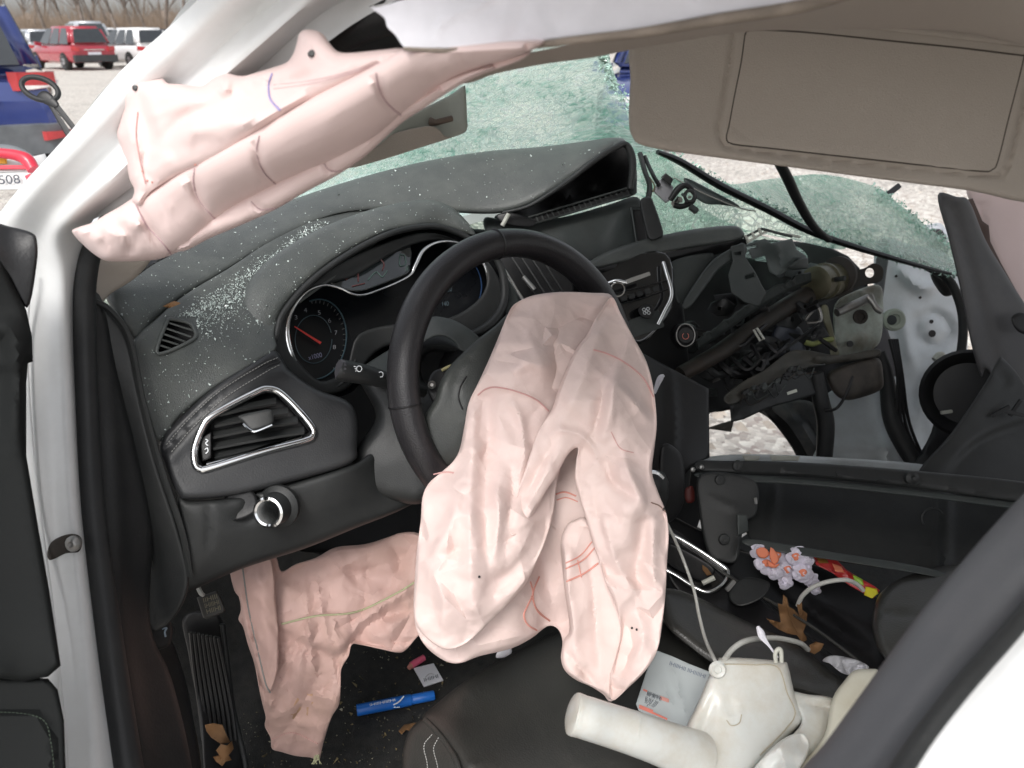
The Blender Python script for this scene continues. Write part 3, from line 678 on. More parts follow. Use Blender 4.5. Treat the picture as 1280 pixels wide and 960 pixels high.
# --- painted door frame: sill and jamb running up into the front pillar. Section: outer lip, face, ridge, inner edge
sec = [
 [(-40, 1080, .66), (30, 1080, .645), (90, 1080, .65), (128, 1080, .65), (158, 1080, .675)],
 [(-30, 960, .70), (45, 960, .685), (95, 960, .69), (120, 960, .69), (146, 960, .71)],
 [(-30, 800, .74), (40, 800, .725), (84, 800, .73), (108, 800, .73), (126, 800, .75)],
 [(-40, 640, .76), (25, 640, .745), (66, 640, .75), (92, 640, .75), (106, 640, .77)],
 [(-40, 500, .77), (18, 500, .755), (58, 500, .76), (84, 500, .76), (97, 500, .78)],
 [(-40, 400, .77), (16, 400, .755), (56, 400, .76), (80, 400, .758), (94, 400, .78)],
 [(-35, 330, .76), (14, 335, .748), (54, 345, .755), (78, 345, .748), (98, 345, .77)],
 [(-15, 288, .74), (12, 292, .728), (48, 300, .738), (72, 300, .724), (106, 300, .75)],
 [(20, 240, .70), (38, 248, .69), (66, 262, .705), (92, 270, .69), (122, 268, .72)],
 [(84, 169, 0.649), (100, 182, 0.639), (124, 205, 0.659), (146, 218, 0.639), (170, 230, 0.675)],
 [(150, 90, 0.621), (168, 107, 0.610), (192, 135, 0.632), (214, 150, 0.610), (240, 172, 0.654)],
 [(200, 44, 0.588), (224, 60, 0.576), (246, 86, 0.599), (270, 104, 0.576), (300, 124, 0.633)],
 [(247, 0, 0.557), (281, 8, 0.545), (304, 34, 0.568), (330, 52, 0.545), (362, 76, 0.615)],
 [(310, -60, 0.528), (352, -52, 0.516), (378, -26, 0.540), (402, -8, 0.516), (440, 18, 0.588)],
 [(400, -130, 0.468), (450, -122, 0.456), (476, -90, 0.480), (504, -66, 0.456), (540, -30, 0.540)]]
patch('door_frame', sec, white, wreck, nu=5, nv=5, thick=.035, label='white painted door frame and front pillar')
# dark inner lining between the pillar paint and the curtain bag, and the black seal down the jamb
sealp = [(560, -30, .50), (500, 12, .53), (440, 36, .57), (370, 80, .61), (300, 130, .65), (235, 184, .68), (172, 240, .71), (122, 300, .75), (108, 345, .768), (106, 400, .778), (109, 500, .78), (117, 640, .77), (137, 800, .75), (160, 960, .715), (180, 1080, .68)]
tube('door_seal', sealp, [.013] * 4 + [.011] * 3 + [.0095, .010, .0105, .0105, .011, .012, .013, .013], rubber, wreck, seg=12, n=5)
patch('pillar_lining', [[(a + 2, b - 2, d + .012), (a + 24, b + 22, d + .03), (a + 60, b + 60, d + .05)] for a, b, d in sealp[:6]], black, wreck, nu=4, nv=4, thick=.006)
relief('pillar_trim', [(112, 310, .80), (150, 322, .82), (190, 318, .84), (172, 345, .84), (140, 366, .82), (120, 378, .80)], beige, wreck, thick=.012, res=10)
relief('quarter_glass_edge', [(142, 352, .835), (160, 338, .85), (185, 325, .87), (215, 318, .90), (190, 332, .87), (150, 360, .835)], gloss, wreck, thick=.006, res=10, edge=(3, .002))
# dark plastic beside the seal down to the sill
relief('kick_trim', [(112, 372, .79), (128, 376, .80), (150, 470, .82), (172, 560, .83), (190, 660, .84), (188, 780, .83), (215, 850, .83), (240, 960, .82), (250, 1080, .80), (170, 1080, .70), (150, 960, .725), (128, 800, .755), (112, 640, .775), (104, 500, .785), (104, 420, .785)], rubber, wreck, thick=.02, res=7, edge=(8, .006), folds=Folds().ridge([(128, 400), (142, 560), (150, 720), (165, 860), (190, 980)], .006, 10))

# door check strap bolted to the jamb
relief('door_check', [(58, 690, .742), (66, 676, .742), (84, 668, .742), (98, 669, .742), (103, 678, .742), (98, 690, .742), (82, 692, .742), (70, 698, .742), (55, 705, .742)], rusty, wreck, thick=.014, res=5, edge=(3, .003))
lathe('check_bolt', (93, 679, .738), -VW, [(.0075, 0), (.0075, .003), (.005, .006), (.003, .007), (0, .004)], dullmetal, wreck, seg=12)

# --- open front door at the left edge, seen along its inner face
relief('mirror_cover', [(12, 283, .66), (38, 290, .66), (46, 300, .66), (46, 330, .66), (34, 385, .66), (10, 345, .65), (-14, 310, .64), (-10, 280, .65)], black, wreck, thick=.018, res=7, edge=(4, .003))
dr = relief('open_door', [(-60, 300, .62), (0, 322, .64), (33, 388, .65), (40, 420, .65), (41, 452, .65), (35, 454, .65), (33, 480, .65), (33, 570, .64), (48, 660, .63), (62, 740, .62), (76, 832, .60), (60, 846, .60), (30, 852, .60), (0, 848, .59), (-60, 842, .58)], mat('door_vinyl', (.008, .009, .009), .75, var=.2, spec=.2, bump=.1, bs=500), wreck, thick=.05, res=8, smooth=False, edge=(9, .009), label='black inner panel of the open driver door',
    folds=Folds().ridge([(-20, 420), (12, 410), (20, 440), (20, 490), (18, 560)], .012, 12).step([(40, 460), (10, 462), (-60, 470)], .006, 4, 30))
relief('door_pocket', [(-60, 838, .60), (10, 848, .61), (60, 848, .615), (72, 862, .615), (80, 900, .61), (82, 960, .60), (84, 1080, .58), (-60, 1080, .56)], MATS['door_vinyl'], dr, thick=.04, res=10, edge=(8, .006), smooth=False, key='pocket', folds=Folds().step([(-60, 888), (30, 892), (60, 905), (68, 960), (70, 1080)], .006, 3, 25, False))
stitches('stitching', 'pocket', [(-10, 890), (30, 892), (56, 902), (64, 930), (68, 965), (70, 1000)], mat('dull_green_thread', (.05, .07, .05), .8), dr, step=5, r=.0004)

# --- dashboard
D = {}
# end cap
relief('dash_end_cap', [(118, 376, .80), (140, 392, .81), (162, 428, .82), (176, 500, .825), (196, 580, .83), (222, 660, .84), (236, 720, .85), (228, 756, .855), (206, 784, .86), (186, 780, .86), (172, 700, .86), (150, 600, .85), (134, 500, .83), (124, 430, .81)], plastic, wreck, thick=.02, res=9, edge=(6, .006),
    folds=Folds().ridge([(130, 410), (160, 540), (190, 640), (206, 700), (200, 760)], .005, 14), key='endcap')
tube('end_cap_edge', [(118, 376, .796), (140, 390, .806), (162, 424, .818), (178, 500, .822), (200, 580, .828), (228, 665, .84), (238, 720, .85)], .0035, plastic, wreck, seg=6)
# upper pad: far roll of the dash, running to the hooded opening in the middle
UPK = [(430, 240, 1.22), (560, 220, 1.30), (300, 310, 1.08), (700, 215, 1.30)]
relief('dash_top_pad', [(128, 362, .84), (142, 348, .86), (175, 328, .92), (235, 298, 1.01), (330, 262, 1.11), (430, 228, 1.18), (520, 204, 1.22), (600, 190, 1.25), (680, 183, 1.26), (735, 176, 1.255), (762, 172, 1.245), (778, 173, 1.24), (782, 179, 1.235), (770, 184, 1.225), (754, 192, 1.215), (735, 206, 1.205), (712, 224, 1.20), (692, 238, 1.19), (660, 257, 1.19), (628, 266, 1.19), (590, 267, 1.185), (500, 262, 1.15), (420, 268, 1.10), (345, 300, 1.035), (285, 338, .975), (232, 370, .92), (196, 400, .875), (172, 428, .845), (150, 402, .83)],
    pad, wreck, thick=.05, res=9, edge=(12, .014), belly=.012, label='grey green top pad rising to a hood in the middle', key='toppad')
# lower pad with the small grille, running to the stitched seam
relief('dash_side_pad', [(166, 428, .838), (196, 398, .87), (232, 368, .915), (285, 336, .97), (345, 298, 1.04), (425, 264, 1.12), (520, 252, 1.2), (440, 330, 1.05), (350, 400, .95), (345, 436, .92), (322, 452, .90), (270, 484, .875), (225, 520, .86), (200, 552, .85), (186, 520, .842), (172, 470, .838)],
    pad, wreck, thick=.05, res=7, edge=(5, .004), label='dash pad sprinkled with broken glass', key='sidepad',
    holes=[[(197, 436, 0), (209, 404, 0), (215, 400, 0), (234, 405, 0), (240, 413, 0), (240, 422, 0), (206, 439, 0)]])
# triangular defroster grille
gr_pts = [(196, 437), (208, 404), (214, 399), (236, 404), (243, 413), (242, 424), (206, 441)]
tube('defroster_grille', onto('sidepad', gr_pts, .0015), .0022, pad, wreck, closed=True, seg=8, n=5)
grille = bpy.data.objects['defroster_grille']
relief('vent_well', [(194, 440, .90), (208, 400, .90), (240, 402, .90), (246, 426, .90), (206, 444, .90)], black, wreck, thick=.01, res=14)
for k, (a, b) in enumerate([((207, 410), (239, 421)), ((204, 417), (232, 427)), ((201, 424), (224, 431)), ((199, 431), (214, 436)), ((210, 403), (241, 413))]):
    za = SURF['sidepad'].d(*a) + .0015; bar('slat', (a[0], a[1], za), (b[0], b[1], SURF['sidepad'].d(*b) + .0015), .0018, .006, pad, grille)
# stitched wrap round the driver vent
relief('vent_surround', [(200, 552, .846), (230, 518, .856), (270, 482, .87), (322, 450, .895), (344, 438, .915), (362, 462, .92), (395, 486, .92), (432, 500, .93), (446, 520, .93), (446, 556, .925), (440, 578, .915), (380, 598, .89), (300, 618, .86), (238, 624, .84), (222, 618, .838), (208, 586, .84)],
    wrap_leather, wreck, thick=.06, res=6, edge=(9, .008), key='wrap', label='stitched leather wrap around the driver air vent',
    holes=[[(252, 578, 0), (250, 560, 0), (268, 525, 0), (322, 495, 0), (338, 492, 0), (350, 498, 0), (382, 534, 0), (380, 543, 0), (326, 560, 0), (262, 580, 0)]],
    folds=Folds().ridge([(206, 562), (236, 530), (276, 494), (326, 462), (352, 452)], -.003, 4, False).ridge([(212, 575), (245, 540), (284, 506), (330, 474), (358, 464)], .002, 5, False))
for off in (0, 9):
    stitches('stitching', 'wrap', [(208 + off * .7, 556 + off), (236 + off * .7, 524 + off), (276 + off * .6, 488 + off), (326 + off * .5, 457 + off), (347 + off * .3, 447 + off)], greythread, wreck, step=4.2, r=.0009)
tube('seam_welt', onto('wrap', [(206, 561), (236, 529), (276, 493), (326, 462), (350, 452)], -.0005), .0013, wrap_leather, wreck, seg=6)
# driver air vent
av = relief('vent_barrel', [(250, 582, .90), (248, 556, .90), (268, 520, .90), (335, 490, .93), (350, 496, .93), (386, 536, .93), (384, 546, .93), (326, 564, .91)], black, wreck, thick=.01, res=14)
bez = tube('vent_bezel', onto('wrap', [(250, 586), (244, 580), (243, 560), (252, 536), (266, 519), (318, 491), (334, 486), (350, 491), (372, 512), (390, 534), (391, 545), (380, 551), (330, 564), (262, 585)], .002), .0042, chrome, wreck, closed=True, seg=10, n=6, label='chrome ring of the driver air vent')
tube('lower_bezel_face', onto('wrap', [(258, 580), (300, 570), (340, 558), (376, 545)], .0005), [.004, .0055, .006, .004], chrome, bez, seg=10, flat=.5)
for k, (a, b) in enumerate([((274, 514), (345, 500)), ((268, 528), (360, 512)), ((266, 542), (372, 523)), ((266, 556), (380, 536)), ((268, 568), (356, 550))]):
    patch('slat', [[(a[0], a[1] - 3, .875), ((a[0] + b[0]) / 2, (a[1] + b[1]) / 2 - 4, .888), (b[0], b[1] - 3, .905)], [(a[0], a[1] + 4, .865), ((a[0] + b[0]) / 2, (a[1] + b[1]) / 2 + 3, .878), (b[0], b[1] + 4, .895)]], plastic, wreck, nu=4, nv=2, thick=.003)
relief('vent_tab', [(298, 520, .858), (322, 514, .862), (338, 512, .866), (342, 520, .866), (340, 530, .862), (318, 538, .855), (310, 536, .855), (304, 528, .856)], plastic, wreck, thick=.012, res=5, edge=(4, .003))
tube('tab_trim', [(304, 530, .856), (312, 537, .854), (320, 539, .854), (340, 531, .861)], .0012, chrome, wreck, seg=6)
relief('vent_wheel_plate', [(250, 548, .858), (264, 540, .86), (264, 572, .856), (253, 577, .854)], black, wreck, thick=.006, res=6, smooth=False, edge=(2, .001), key='vwp')
for q in ([(257, 549), (260, 551), (257, 554), (260, 557)], [(256, 562), (259, 560), (260, 564), (257, 567)]): line_on('vent_symbol', 'vwp', q, .0007, whiteink, wreck)
# lower knee panel and light switch
relief('knee_panel', [(222, 620, .842), (240, 626, .844), (300, 620, .865), (380, 600, .893), (442, 580, .92), (470, 566, .95), (500, 600, .98), (522, 622, .98), (500, 638, .965), (440, 662, .94), (380, 686, .915), (300, 712, .885), (232, 742, .865), (216, 748, .86), (228, 700, .85), (224, 660, .845)],
    plastic, wreck, thick=.03, res=7, edge=(9, .010), key='knee', belly=.006, folds=Folds().ridge([(262, 628), (262, 660), (260, 690)], -.004, 3).step([(262, 620), (330, 610), (400, 598), (446, 584)], -.002, 4, 14).ridge([(285, 622), (298, 612), (315, 622), (312, 642), (292, 646)], -.008, 8))
relief('switch_recess', [(278, 632, .868), (286, 616, .868), (304, 611, .87), (318, 616, .872), (322, 634, .872), (310, 646, .868), (290, 650, .866)], black, wreck, thick=.008, res=6, edge=(4, -.004))
swn = -(VW * .9 + RT * .15 + UP * .1).normalized()
sw = lathe('light_switch', (350, 632, .885), swn, [(.0245, 0), (.0245, .006), (.022, .008), (.0185, .010), (.0175, .026), (.0165, .028), (.011, .0285), (.0105, .025), (0, .025)], plastic, wreck, seg=30, label='round headlight switch with chrome ring')
lathe('chrome_ring', (350, 632, .885), swn, [(.0135, .0275), (.0165, .0275), (.0175, .0295), (.0150, .0305), (.0130, .029)], chrome, sw, seg=30)
for k in range(0):
    a = 2 * math.pi * k / 18; u = swn.orthogonal().normalized(); v = swn.cross(u); c = P(350, 632, .885) + (u * math.cos(a) + v * math.sin(a)) * .0182
    if k % 3 == 0: bar('grip_rib', c + swn * .010, c + swn * .025, .002, .002, plastic, sw, px=False)
# gauge hood
relief('gauge_hood', [(302, 404, .935), (300, 378, .945), (312, 350, .96), (345, 318, .99), (395, 288, 1.03), (450, 266, 1.08), (505, 252, 1.12), (540, 250, 1.14), (566, 260, 1.15), (588, 282, 1.15), (594, 296, 1.15), (570, 290, 1.14), (545, 284, 1.13), (520, 284, 1.10), (480, 292, 1.06), (430, 318, 1.02), (385, 352, .98), (352, 390, .95), (342, 424, .935), (330, 440, .93), (312, 426, .93)],
    pad, wreck, thick=.05, res=6, edge=(10, .012), belly=.008, key='hood', label='padded hood over the gauges')
tube('hood_lip', [(334, 442, .934), (345, 420, .942), (354, 392, .955), (386, 354, .985), (432, 320, 1.022), (482, 294, 1.062), (522, 284, 1.10), (550, 284, 1.13), (575, 292, 1.145), (596, 304, 1.15)], [.003] + [.0045] * 8 + [.003], plastic, wreck, seg=8)
# gauge cluster
relief('cluster_shroud', [(336, 440, .94), (352, 398, .96), (392, 352, 1.0), (440, 320, 1.05), (520, 292, 1.12), (570, 300, 1.16), (612, 330, 1.17), (632, 372, 1.17), (624, 402, 1.15), (580, 420, 1.12), (520, 424, 1.08), (470, 440, 1.06), (436, 484, 1.02), (402, 492, .99), (364, 474, .96)],
    plastic, wreck, thick=.05, res=7, edge=(5, .004), key='shroud',
    holes=[[(366, 442, 0), (358, 415, 0), (366, 386, 0), (386, 364, 0), (420, 352, 0), (446, 344, 0), (500, 312, 0), (548, 300, 0), (585, 312, 0), (608, 340, 0), (600, 372, 0), (560, 398, 0), (500, 404, 0), (448, 418, 0), (432, 460, 0), (400, 476, 0)]])
relief('gauge_glass_panel', [(350, 440, 1.03), (352, 380, 1.05), (400, 330, 1.10), (520, 280, 1.2), (620, 320, 1.24), (640, 400, 1.22), (500, 430, 1.12), (440, 490, 1.07), (390, 492, 1.03)], dialm, wreck, thick=.02, res=14, key='dial')
# tachometer
DK = 'dial'
tube('tachometer_ring', onto('dial', [(396 + 37 * math.cos(a) - 3 * math.sin(a), 424 + 50 * math.sin(a) - 0 * math.cos(a)) for a in np.linspace(-1.9, 2.2, 22)], .004), .0011, bluering, wreck, seg=6, n=2)
tube('tachometer_inner_ring', onto('dial', [(392 + 23 * math.cos(a), 424 + 30 * math.sin(a)) for a in np.linspace(0, 6.0, 22)], .003), .0006, bluering, wreck, seg=5, n=2)
q = onto('dial', [(368, 408), (401, 429)], .008); tube('needle', q, [.0008, .0020], needle, wreck, seg=6, smooth_path=False, label='red tachometer needle')
for s_, x, y in (('4', 382, 388), ('5', 399, 391), ('6', 412, 401), ('7', 420, 416), ('8', 418, 434), ('3', 370, 397)):
    z = SURF['dial'].d(x, y) - .004; lettering('digit', s_, (x - 2.0, y + 2.5, z), (x + 2.0, y + 2.2, z), 5.5, dimink, wreck)
for a in np.linspace(-1.75, .9, 19):
    x0, y0 = 396 + 33 * math.cos(a), 424 + 45 * math.sin(a); x1, y1 = 396 + 36 * math.cos(a), 424 + 49 * math.sin(a); bar('tick', (x0, y0, SURF['dial'].d(x0, y0) - .003), (x1, y1, SURF['dial'].d(x1, y1) - .003), .0006, .0006, greythread, wreck)
lettering('gauge_caption', 'x1000', (386, 450, SURF['dial'].d(392, 450) - .004), (403, 446, SURF['dial'].d(403, 446) - .004), 6, mat('lilac_print', (.28, .28, .42), .6), wreck)
# chrome line: down round the left dial, up over the middle display and round the right dial
br = [(400, 480, 1.0), (380, 470, .985), (364, 444, .97), (358, 414, .968), (364, 388, .972), (382, 366, .985), (404, 357, 1.0), (424, 360, 1.01), (446, 369, 1.02), (470, 364, 1.04), (510, 346, 1.08), (519, 332, 1.09), (530, 312, 1.105), (552, 302, 1.13), (580, 306, 1.15), (602, 326, 1.165), (610, 352, 1.17), (600, 378, 1.16), (572, 398, 1.13), (548, 404, 1.12)]
tube('gauge_bezel', br, [.002, .003, .0045, .0045, .004, .002, .0015, .0015, .0015, .0015, .0016, .003, .003, .002, .002, .002, .002, .003, .003, .002], chrome, wreck, seg=8, n=5, label='chrome line around the gauges')
tube('bezel_outer', [(404, 486, 1.0), (420, 484, 1.01), (436, 470, 1.025), (444, 450, 1.04)], .0025, plastic, wreck, seg=8)
relief('display_screen', [(416, 356, 1.03), (412, 344, 1.03), (440, 328, 1.06), (490, 308, 1.10), (512, 306, 1.12), (514, 330, 1.11), (508, 342, 1.09), (470, 358, 1.055), (446, 364, 1.04)], screenm, wreck, thick=.004, res=8, edge=(2, .001), key='disp')
for q, m_ in (([(432, 350), (446, 340), (448, 352)], mat('faint_red_print', (.10, .03, .03), .5)), ([(460, 350), (470, 340), (478, 346), (484, 338)], mat('faint_green_print', (.06, .10, .09), .5)), ([(474, 322), (480, 330), (478, 338)], MATS['faint_red_print']), ([(500, 318), (506, 320), (507, 330), (500, 332), (500, 320)], MATS['faint_green_print']), ([(440, 358), (456, 354)], MATS['faint_red_print'])):
    line_on('display_trace', 'disp', q, .0009, m_, wreck)
tube('speedometer_ring', onto('dial', [(560 + 42 * math.cos(a), 358 + 44 * math.sin(a)) for a in np.linspace(-1.6, 2.4, 20)], .004), .0010, mat('blue_dial_ring', (.03, .07, .17), .4), wreck, seg=6, n=2)
for s_, x, y in (('120', 560, 362), ('140', 556, 380), ('100', 556, 340)):
    z = SURF['dial'].d(x, y) - .004; lettering('digit', s_, (x - 4, y + 3, z), (x + 5, y + 2, z), 6, bluering, wreck)
tube('hood_right_rim', [(612, 310, 1.15), (628, 340, 1.155), (630, 376, 1.15), (616, 402, 1.13), (590, 418, 1.11), (560, 424, 1.09)], [.004, .006, .007, .007, .006, .003], plastic, wreck, seg=8)
# steering column shroud, light grey ring piece seen through the wheel
relief('column_shroud', [(448, 470, .98), (470, 448, 1.0), (500, 430, 1.02), (540, 415, 1.03), (570, 424, 1.02), (592, 442, 1.01), (600, 470, .99), (596, 540, .97), (560, 600, .955), (530, 628, .95), (500, 628, .95), (455, 615, .95), (438, 590, .95), (446, 560, .95), (470, 520, .96)],
    plastic, wreck, thick=.10, res=7, edge=(14, .02), belly=.01, holes=[[(540, 440, 0), (572, 445, 0), (582, 470, 0), (560, 486, 0), (532, 478, 0), (526, 456, 0)]])
relief('column_collar', [(452, 462, .99), (472, 446, 1.0), (500, 428, 1.0), (534, 398, 1.0), (560, 398, 1.0), (582, 408, .995), (600, 424, .99), (592, 440, .985), (575, 438, .985), (568, 428, .985), (554, 420, .985), (536, 424, .985), (510, 445, .975), (486, 478, .965), (466, 478, .97)], greyplastic, wreck, thick=.02, res=6, edge=(4, .003))
relief('switch_housing', [(540, 466, .93), (560, 460, .93), (572, 470, .93), (566, 500, .92), (548, 510, .92), (535, 490, .92)], black, wreck, thick=.03, res=6, edge=(3, .003))
lathe('housing_screw', (540, 481, .912), -VW, [(.005, 0), (.005, .003), (.003, .004), (.002, .002), (0, .002)], dullmetal, wreck, seg=12)
tube('yellow_lead', [(552, 463, .925), (562, 458, .925), (574, 456, .93)], .0018, mat('straw_lead', (.55, .50, .25), .6), wreck, seg=6)
st = tube('light_stalk', [(424, 462, .872), (428, 463, .874), (455, 468, .89), (478, 474, .91), (505, 482, .94), (530, 490, .96)], [.0115, .0122, .0115, .0100, .008, .007], plastic, wreck, seg=16, n=4, label='headlight stalk with white symbols')
lathe('stalk_cap', (425, 462, .872), (P(424, 462, .872) - P(455, 468, .89)), [(.0118, -.002), (.0118, 0), (.0105, .0015), (0, .002)], mat('stalk_end', (.075, .072, .08), .5), st, seg=16)
def sym(x, y, d, sc_, par):
    for k in range(3): bar('stalk_symbol', (x - 5 * sc_, y - 3 * sc_ + k * 2.6 * sc_, d), (x - 1.5 * sc_, y - 2.4 * sc_ + k * 2.6 * sc_, d), .0008, .0004, whiteink, par)
    tube('stalk_symbol', [(x + 4 * sc_ * math.cos(a) * .8 + 2, y + 3.6 * sc_ * math.sin(a), d) for a in np.linspace(0, 5.6, 8)], .0005, whiteink, par, closed=True, seg=4, n=2)
sym(447, 461, .8705, 1.0, st); sym(474, 468, .8935, .9, st)

# --- steering wheel (fitted as a true circle: centre, radius and tilt)
WC = P(655.3, 473.4, .9643); a_, b_ = R(-4.05), R(19.8)
WN = Vector((math.sin(a_) * math.cos(b_), -math.cos(a_) * math.cos(b_), math.sin(b_))); WX = WN.cross(Vector((0, 0, 1))).normalized() * -1; WY = WX.cross(WN).normalized()
if WY.z < 0: WY = -WY
if WX.x < 0: WX = -WX
swh = mesh_obj('steering_wheel', *(lambda: (lambda V, Fc: (V, Fc))([WC + WX * .1665 * math.cos(2 * math.pi * i / 96) + WY * .1665 * math.sin(2 * math.pi * i / 96) + (WX * math.cos(2 * math.pi * i / 96) + WY * math.sin(2 * math.pi * i / 96)) * (math.cos(2 * math.pi * j / 16) * .0174) + WN * math.sin(2 * math.pi * j / 16) * .0205 for i in range(96) for j in range(16)],
     [(i * 16 + j, i * 16 + (j + 1) % 16, ((i + 1) % 96) * 16 + (j + 1) % 16, ((i + 1) % 96) * 16 + j) for i in range(96) for j in range(16)]))(), wheel_leather, wreck, label='black leather steering wheel with hub cover torn open')
def wpt(r, a, h=0): return WC + (WX * math.cos(a) + WY * math.sin(a)) * r + WN * h
for a in (R(176), R(90), R(4), R(228)):
    tube('rim_seam', [wpt(.1665, a) + (wpt(1, a) - wpt(0, a)) * .0179 * math.cos(t) + WN * .0210 * math.sin(t) for t in np.linspace(0, 2 * math.pi, 13)[:-1]], .0010, black, swh, px=False, closed=True, seg=5, n=2)
def wp(x, y, h=0):   # sight point on the wheel's own plane, h metres towards the driver
    r = P(x, y, 1) - CAM; return (x, y, (WC + WN * h - CAM).dot(WN) / r.dot(WN))
hubk = [(645, 388, .03), (618, 408, .03), (590, 430, .026), (562, 458, .02), (550, 478, .018), (543, 500, .014), (530, 522, .006), (530, 548, .004), (540, 576, .006), (552, 590, .008), (575, 580, .02), (610, 590, .03), (680, 620, .02), (720, 600, .02), (770, 520, .004), (775, 480, .004), (740, 430, .02), (700, 395, .03)]
relief('hub_cover', [wp(*k) for k in hubk], mat('hub_plastic', (.040, .044, .042), .42, var=.2, bump=.2, bs=700, dust=.3, dustc=(.10, .105, .09), ds=18, kind='leather'), swh, ctrl=[wp(630, 480, .045), (wp(680, 500, .05)), wp(590, 500, .036)], thick=.03, res=6, edge=(10, .010), key='hub', label='grey wheel hub cover and spoke, dulled with dust',
    folds=Folds().step([(600, 428), (580, 462), (572, 492), (578, 520)], -.004, 2, 12))
line_on('hub_seam', 'hub', [(583, 470), (575, 484), (573, 498), (578, 512)], .0010, black, swh)
lathe('hub_core', tuple(WC - WN * .03), WN, [(.055, -.09), (.06, 0), (.058, .03)], black, swh, px=False)

patch('door_shell', [[(.02, .84, z), (-.10, .78, z), (-.40, .52, z), (-.78, .20, z)] for z in (.26, .5, .8, 1.04)], white, dr, px=False, nu=4, nv=4, thick=-.0 + .10, label='white outer skin of the open driver door')
tube('window_frame', [(.02, .84, 1.04), (-.02, .78, 1.14), (-.18, .60, 1.30), (-.45, .40, 1.36), (-.74, .18, 1.30), (-.78, .16, 1.05)], .02, black, dr, px=False, seg=8)
relief('dash_core', [(330, 450, 1.12), (400, 320, 1.20), (520, 290, 1.32), (640, 290, 1.36), (820, 330, 1.42), (860, 440, 1.42), (850, 640, 1.36), (700, 700, 1.30), (520, 680, 1.22), (380, 690, 1.12), (300, 640, 1.08)], black, wreck, thick=.03, res=16)
# rest of the cabin: out of the photograph but part of the car
patch('rear_door', [[(.14, y, z) for z in (.28, .6, 1.0)] for y in (-.30, -.6, -1.0)], white, wreck, px=False, nu=3, nv=3, thick=.06)
patch('rear_seat', [[(x, y, z) for x in (.2, .95, 1.65)] for y, z in ((-.72, .48), (-.98, .56), (-1.08, .8), (-1.16, 1.1))], leather, wreck, px=False, nu=3, nv=3, thick=.12)
patch('seat_backrest', [[(.36, y, z), (.60, y - .03, z), (.84, y, z)] for y, z in ((-.16, .55), (-.20, .8), (-.26, 1.05), (-.30, 1.2))], leather, wreck, px=False, nu=4, nv=4, thick=.12)
patch('passenger_door', [[(1.76, y, z) for z in (.28, .6, .96)] for y in (.30, -.1, -.5, -1.0)], white, wreck, px=False, nu=3, nv=3, thick=.06)

tube('sealant_bead', [(40, 340, .745), (34, 420, .752), (38, 520, .752), (50, 640, .745), (66, 760, .725), (78, 880, .70), (86, 980, .675)], .0011, mat('paint_bead', (.70, .71, .71), .4), wreck, seg=6)

# --- middle of the dashboard: torn display opening, radio, controls
relief('display_cavity', [(618, 272, 1.25), (650, 258, 1.25), (690, 234, 1.27), (735, 200, 1.29), (770, 178, 1.31), (784, 178, 1.31), (794, 200, 1.31), (796, 232, 1.30), (788, 246, 1.29), (720, 262, 1.27), (665, 284, 1.25)], black, wreck, thick=.06, res=9, edge=(5, .004), ctrl=[(740, 240, 1.38), (700, 262, 1.33)])
tube('hood_rim', [(628, 266, 1.186), (660, 258, 1.186), (692, 239, 1.188), (712, 225, 1.196), (735, 207, 1.20), (754, 193, 1.21), (770, 184, 1.22), (781, 180, 1.23), (788, 190, 1.235), (791, 208, 1.24), (788, 236, 1.245)], [.002, .003, .0035, .004, .0045, .005, .005, .005, .006, .006, .005], plastic, wreck, seg=8)
lad = bar('vent_grating', (660, 279, 1.225), (786, 242, 1.262), .008, .012, black, wreck, label='torn black grating under the hood')
for k in range(19):
    f = k / 18; x = 664 + f * 120; y = 275 - f * 35; d = 1.222 + f * .036
    bar('slat', (x - 1.5, y - 4, d), (x + 2.5, y + 5, d), .0022, .005, greyplastic, lad)
for dy in (-5, 5): bar('rail', (660, 277 + dy, 1.218), (788, 239 + dy, 1.256), .0022, .006, greyplastic, lad)
relief('grating_end', [(622, 268, 1.20), (640, 266, 1.20), (668, 276, 1.21), (664, 284, 1.21), (640, 282, 1.20), (624, 276, 1.20)], black, wreck, thick=.02, res=6, edge=(3, .002))
tube('white_peg', [(628, 282, 1.19), (636, 267, 1.185)], .0035, bonem, wreck, seg=8, smooth_path=False)
relief('centre_panel', [(606, 272, 1.24), (640, 276, 1.235), (700, 272, 1.25), (760, 256, 1.27), (796, 246, 1.28), (806, 270, 1.28), (812, 300, 1.28), (790, 318, 1.26), (740, 340, 1.24), (700, 330, 1.22), (650, 310, 1.22), (612, 296, 1.22)], greyplastic, wreck, thick=.05, res=8, edge=(6, .005), key='cpanel',
    folds=Folds().ridge([(780, 256), (770, 290), (762, 320)], .006, 8).ridge([(640, 290), (700, 300)], -.004, 14))
relief('panel_pocket', [(790, 262, 1.262), (803, 262, 1.262), (810, 300, 1.262), (796, 306, 1.262)], black, wreck, thick=.01, res=6, smooth=False, edge=(2, -.002))
tube('pocket_rim', [(789, 260, 1.257), (804, 259, 1.257), (812, 302, 1.257), (797, 309, 1.257)], .002, greyplastic, wreck, closed=True, seg=6, smooth_path=False)
relief('connector_block', [(800, 252, 1.24), (812, 246, 1.24), (818, 256, 1.24), (829, 290, 1.24), (824, 298, 1.24), (812, 300, 1.24), (806, 284, 1.24)], plastic, wreck, thick=.025, res=5, edge=(3, .004))
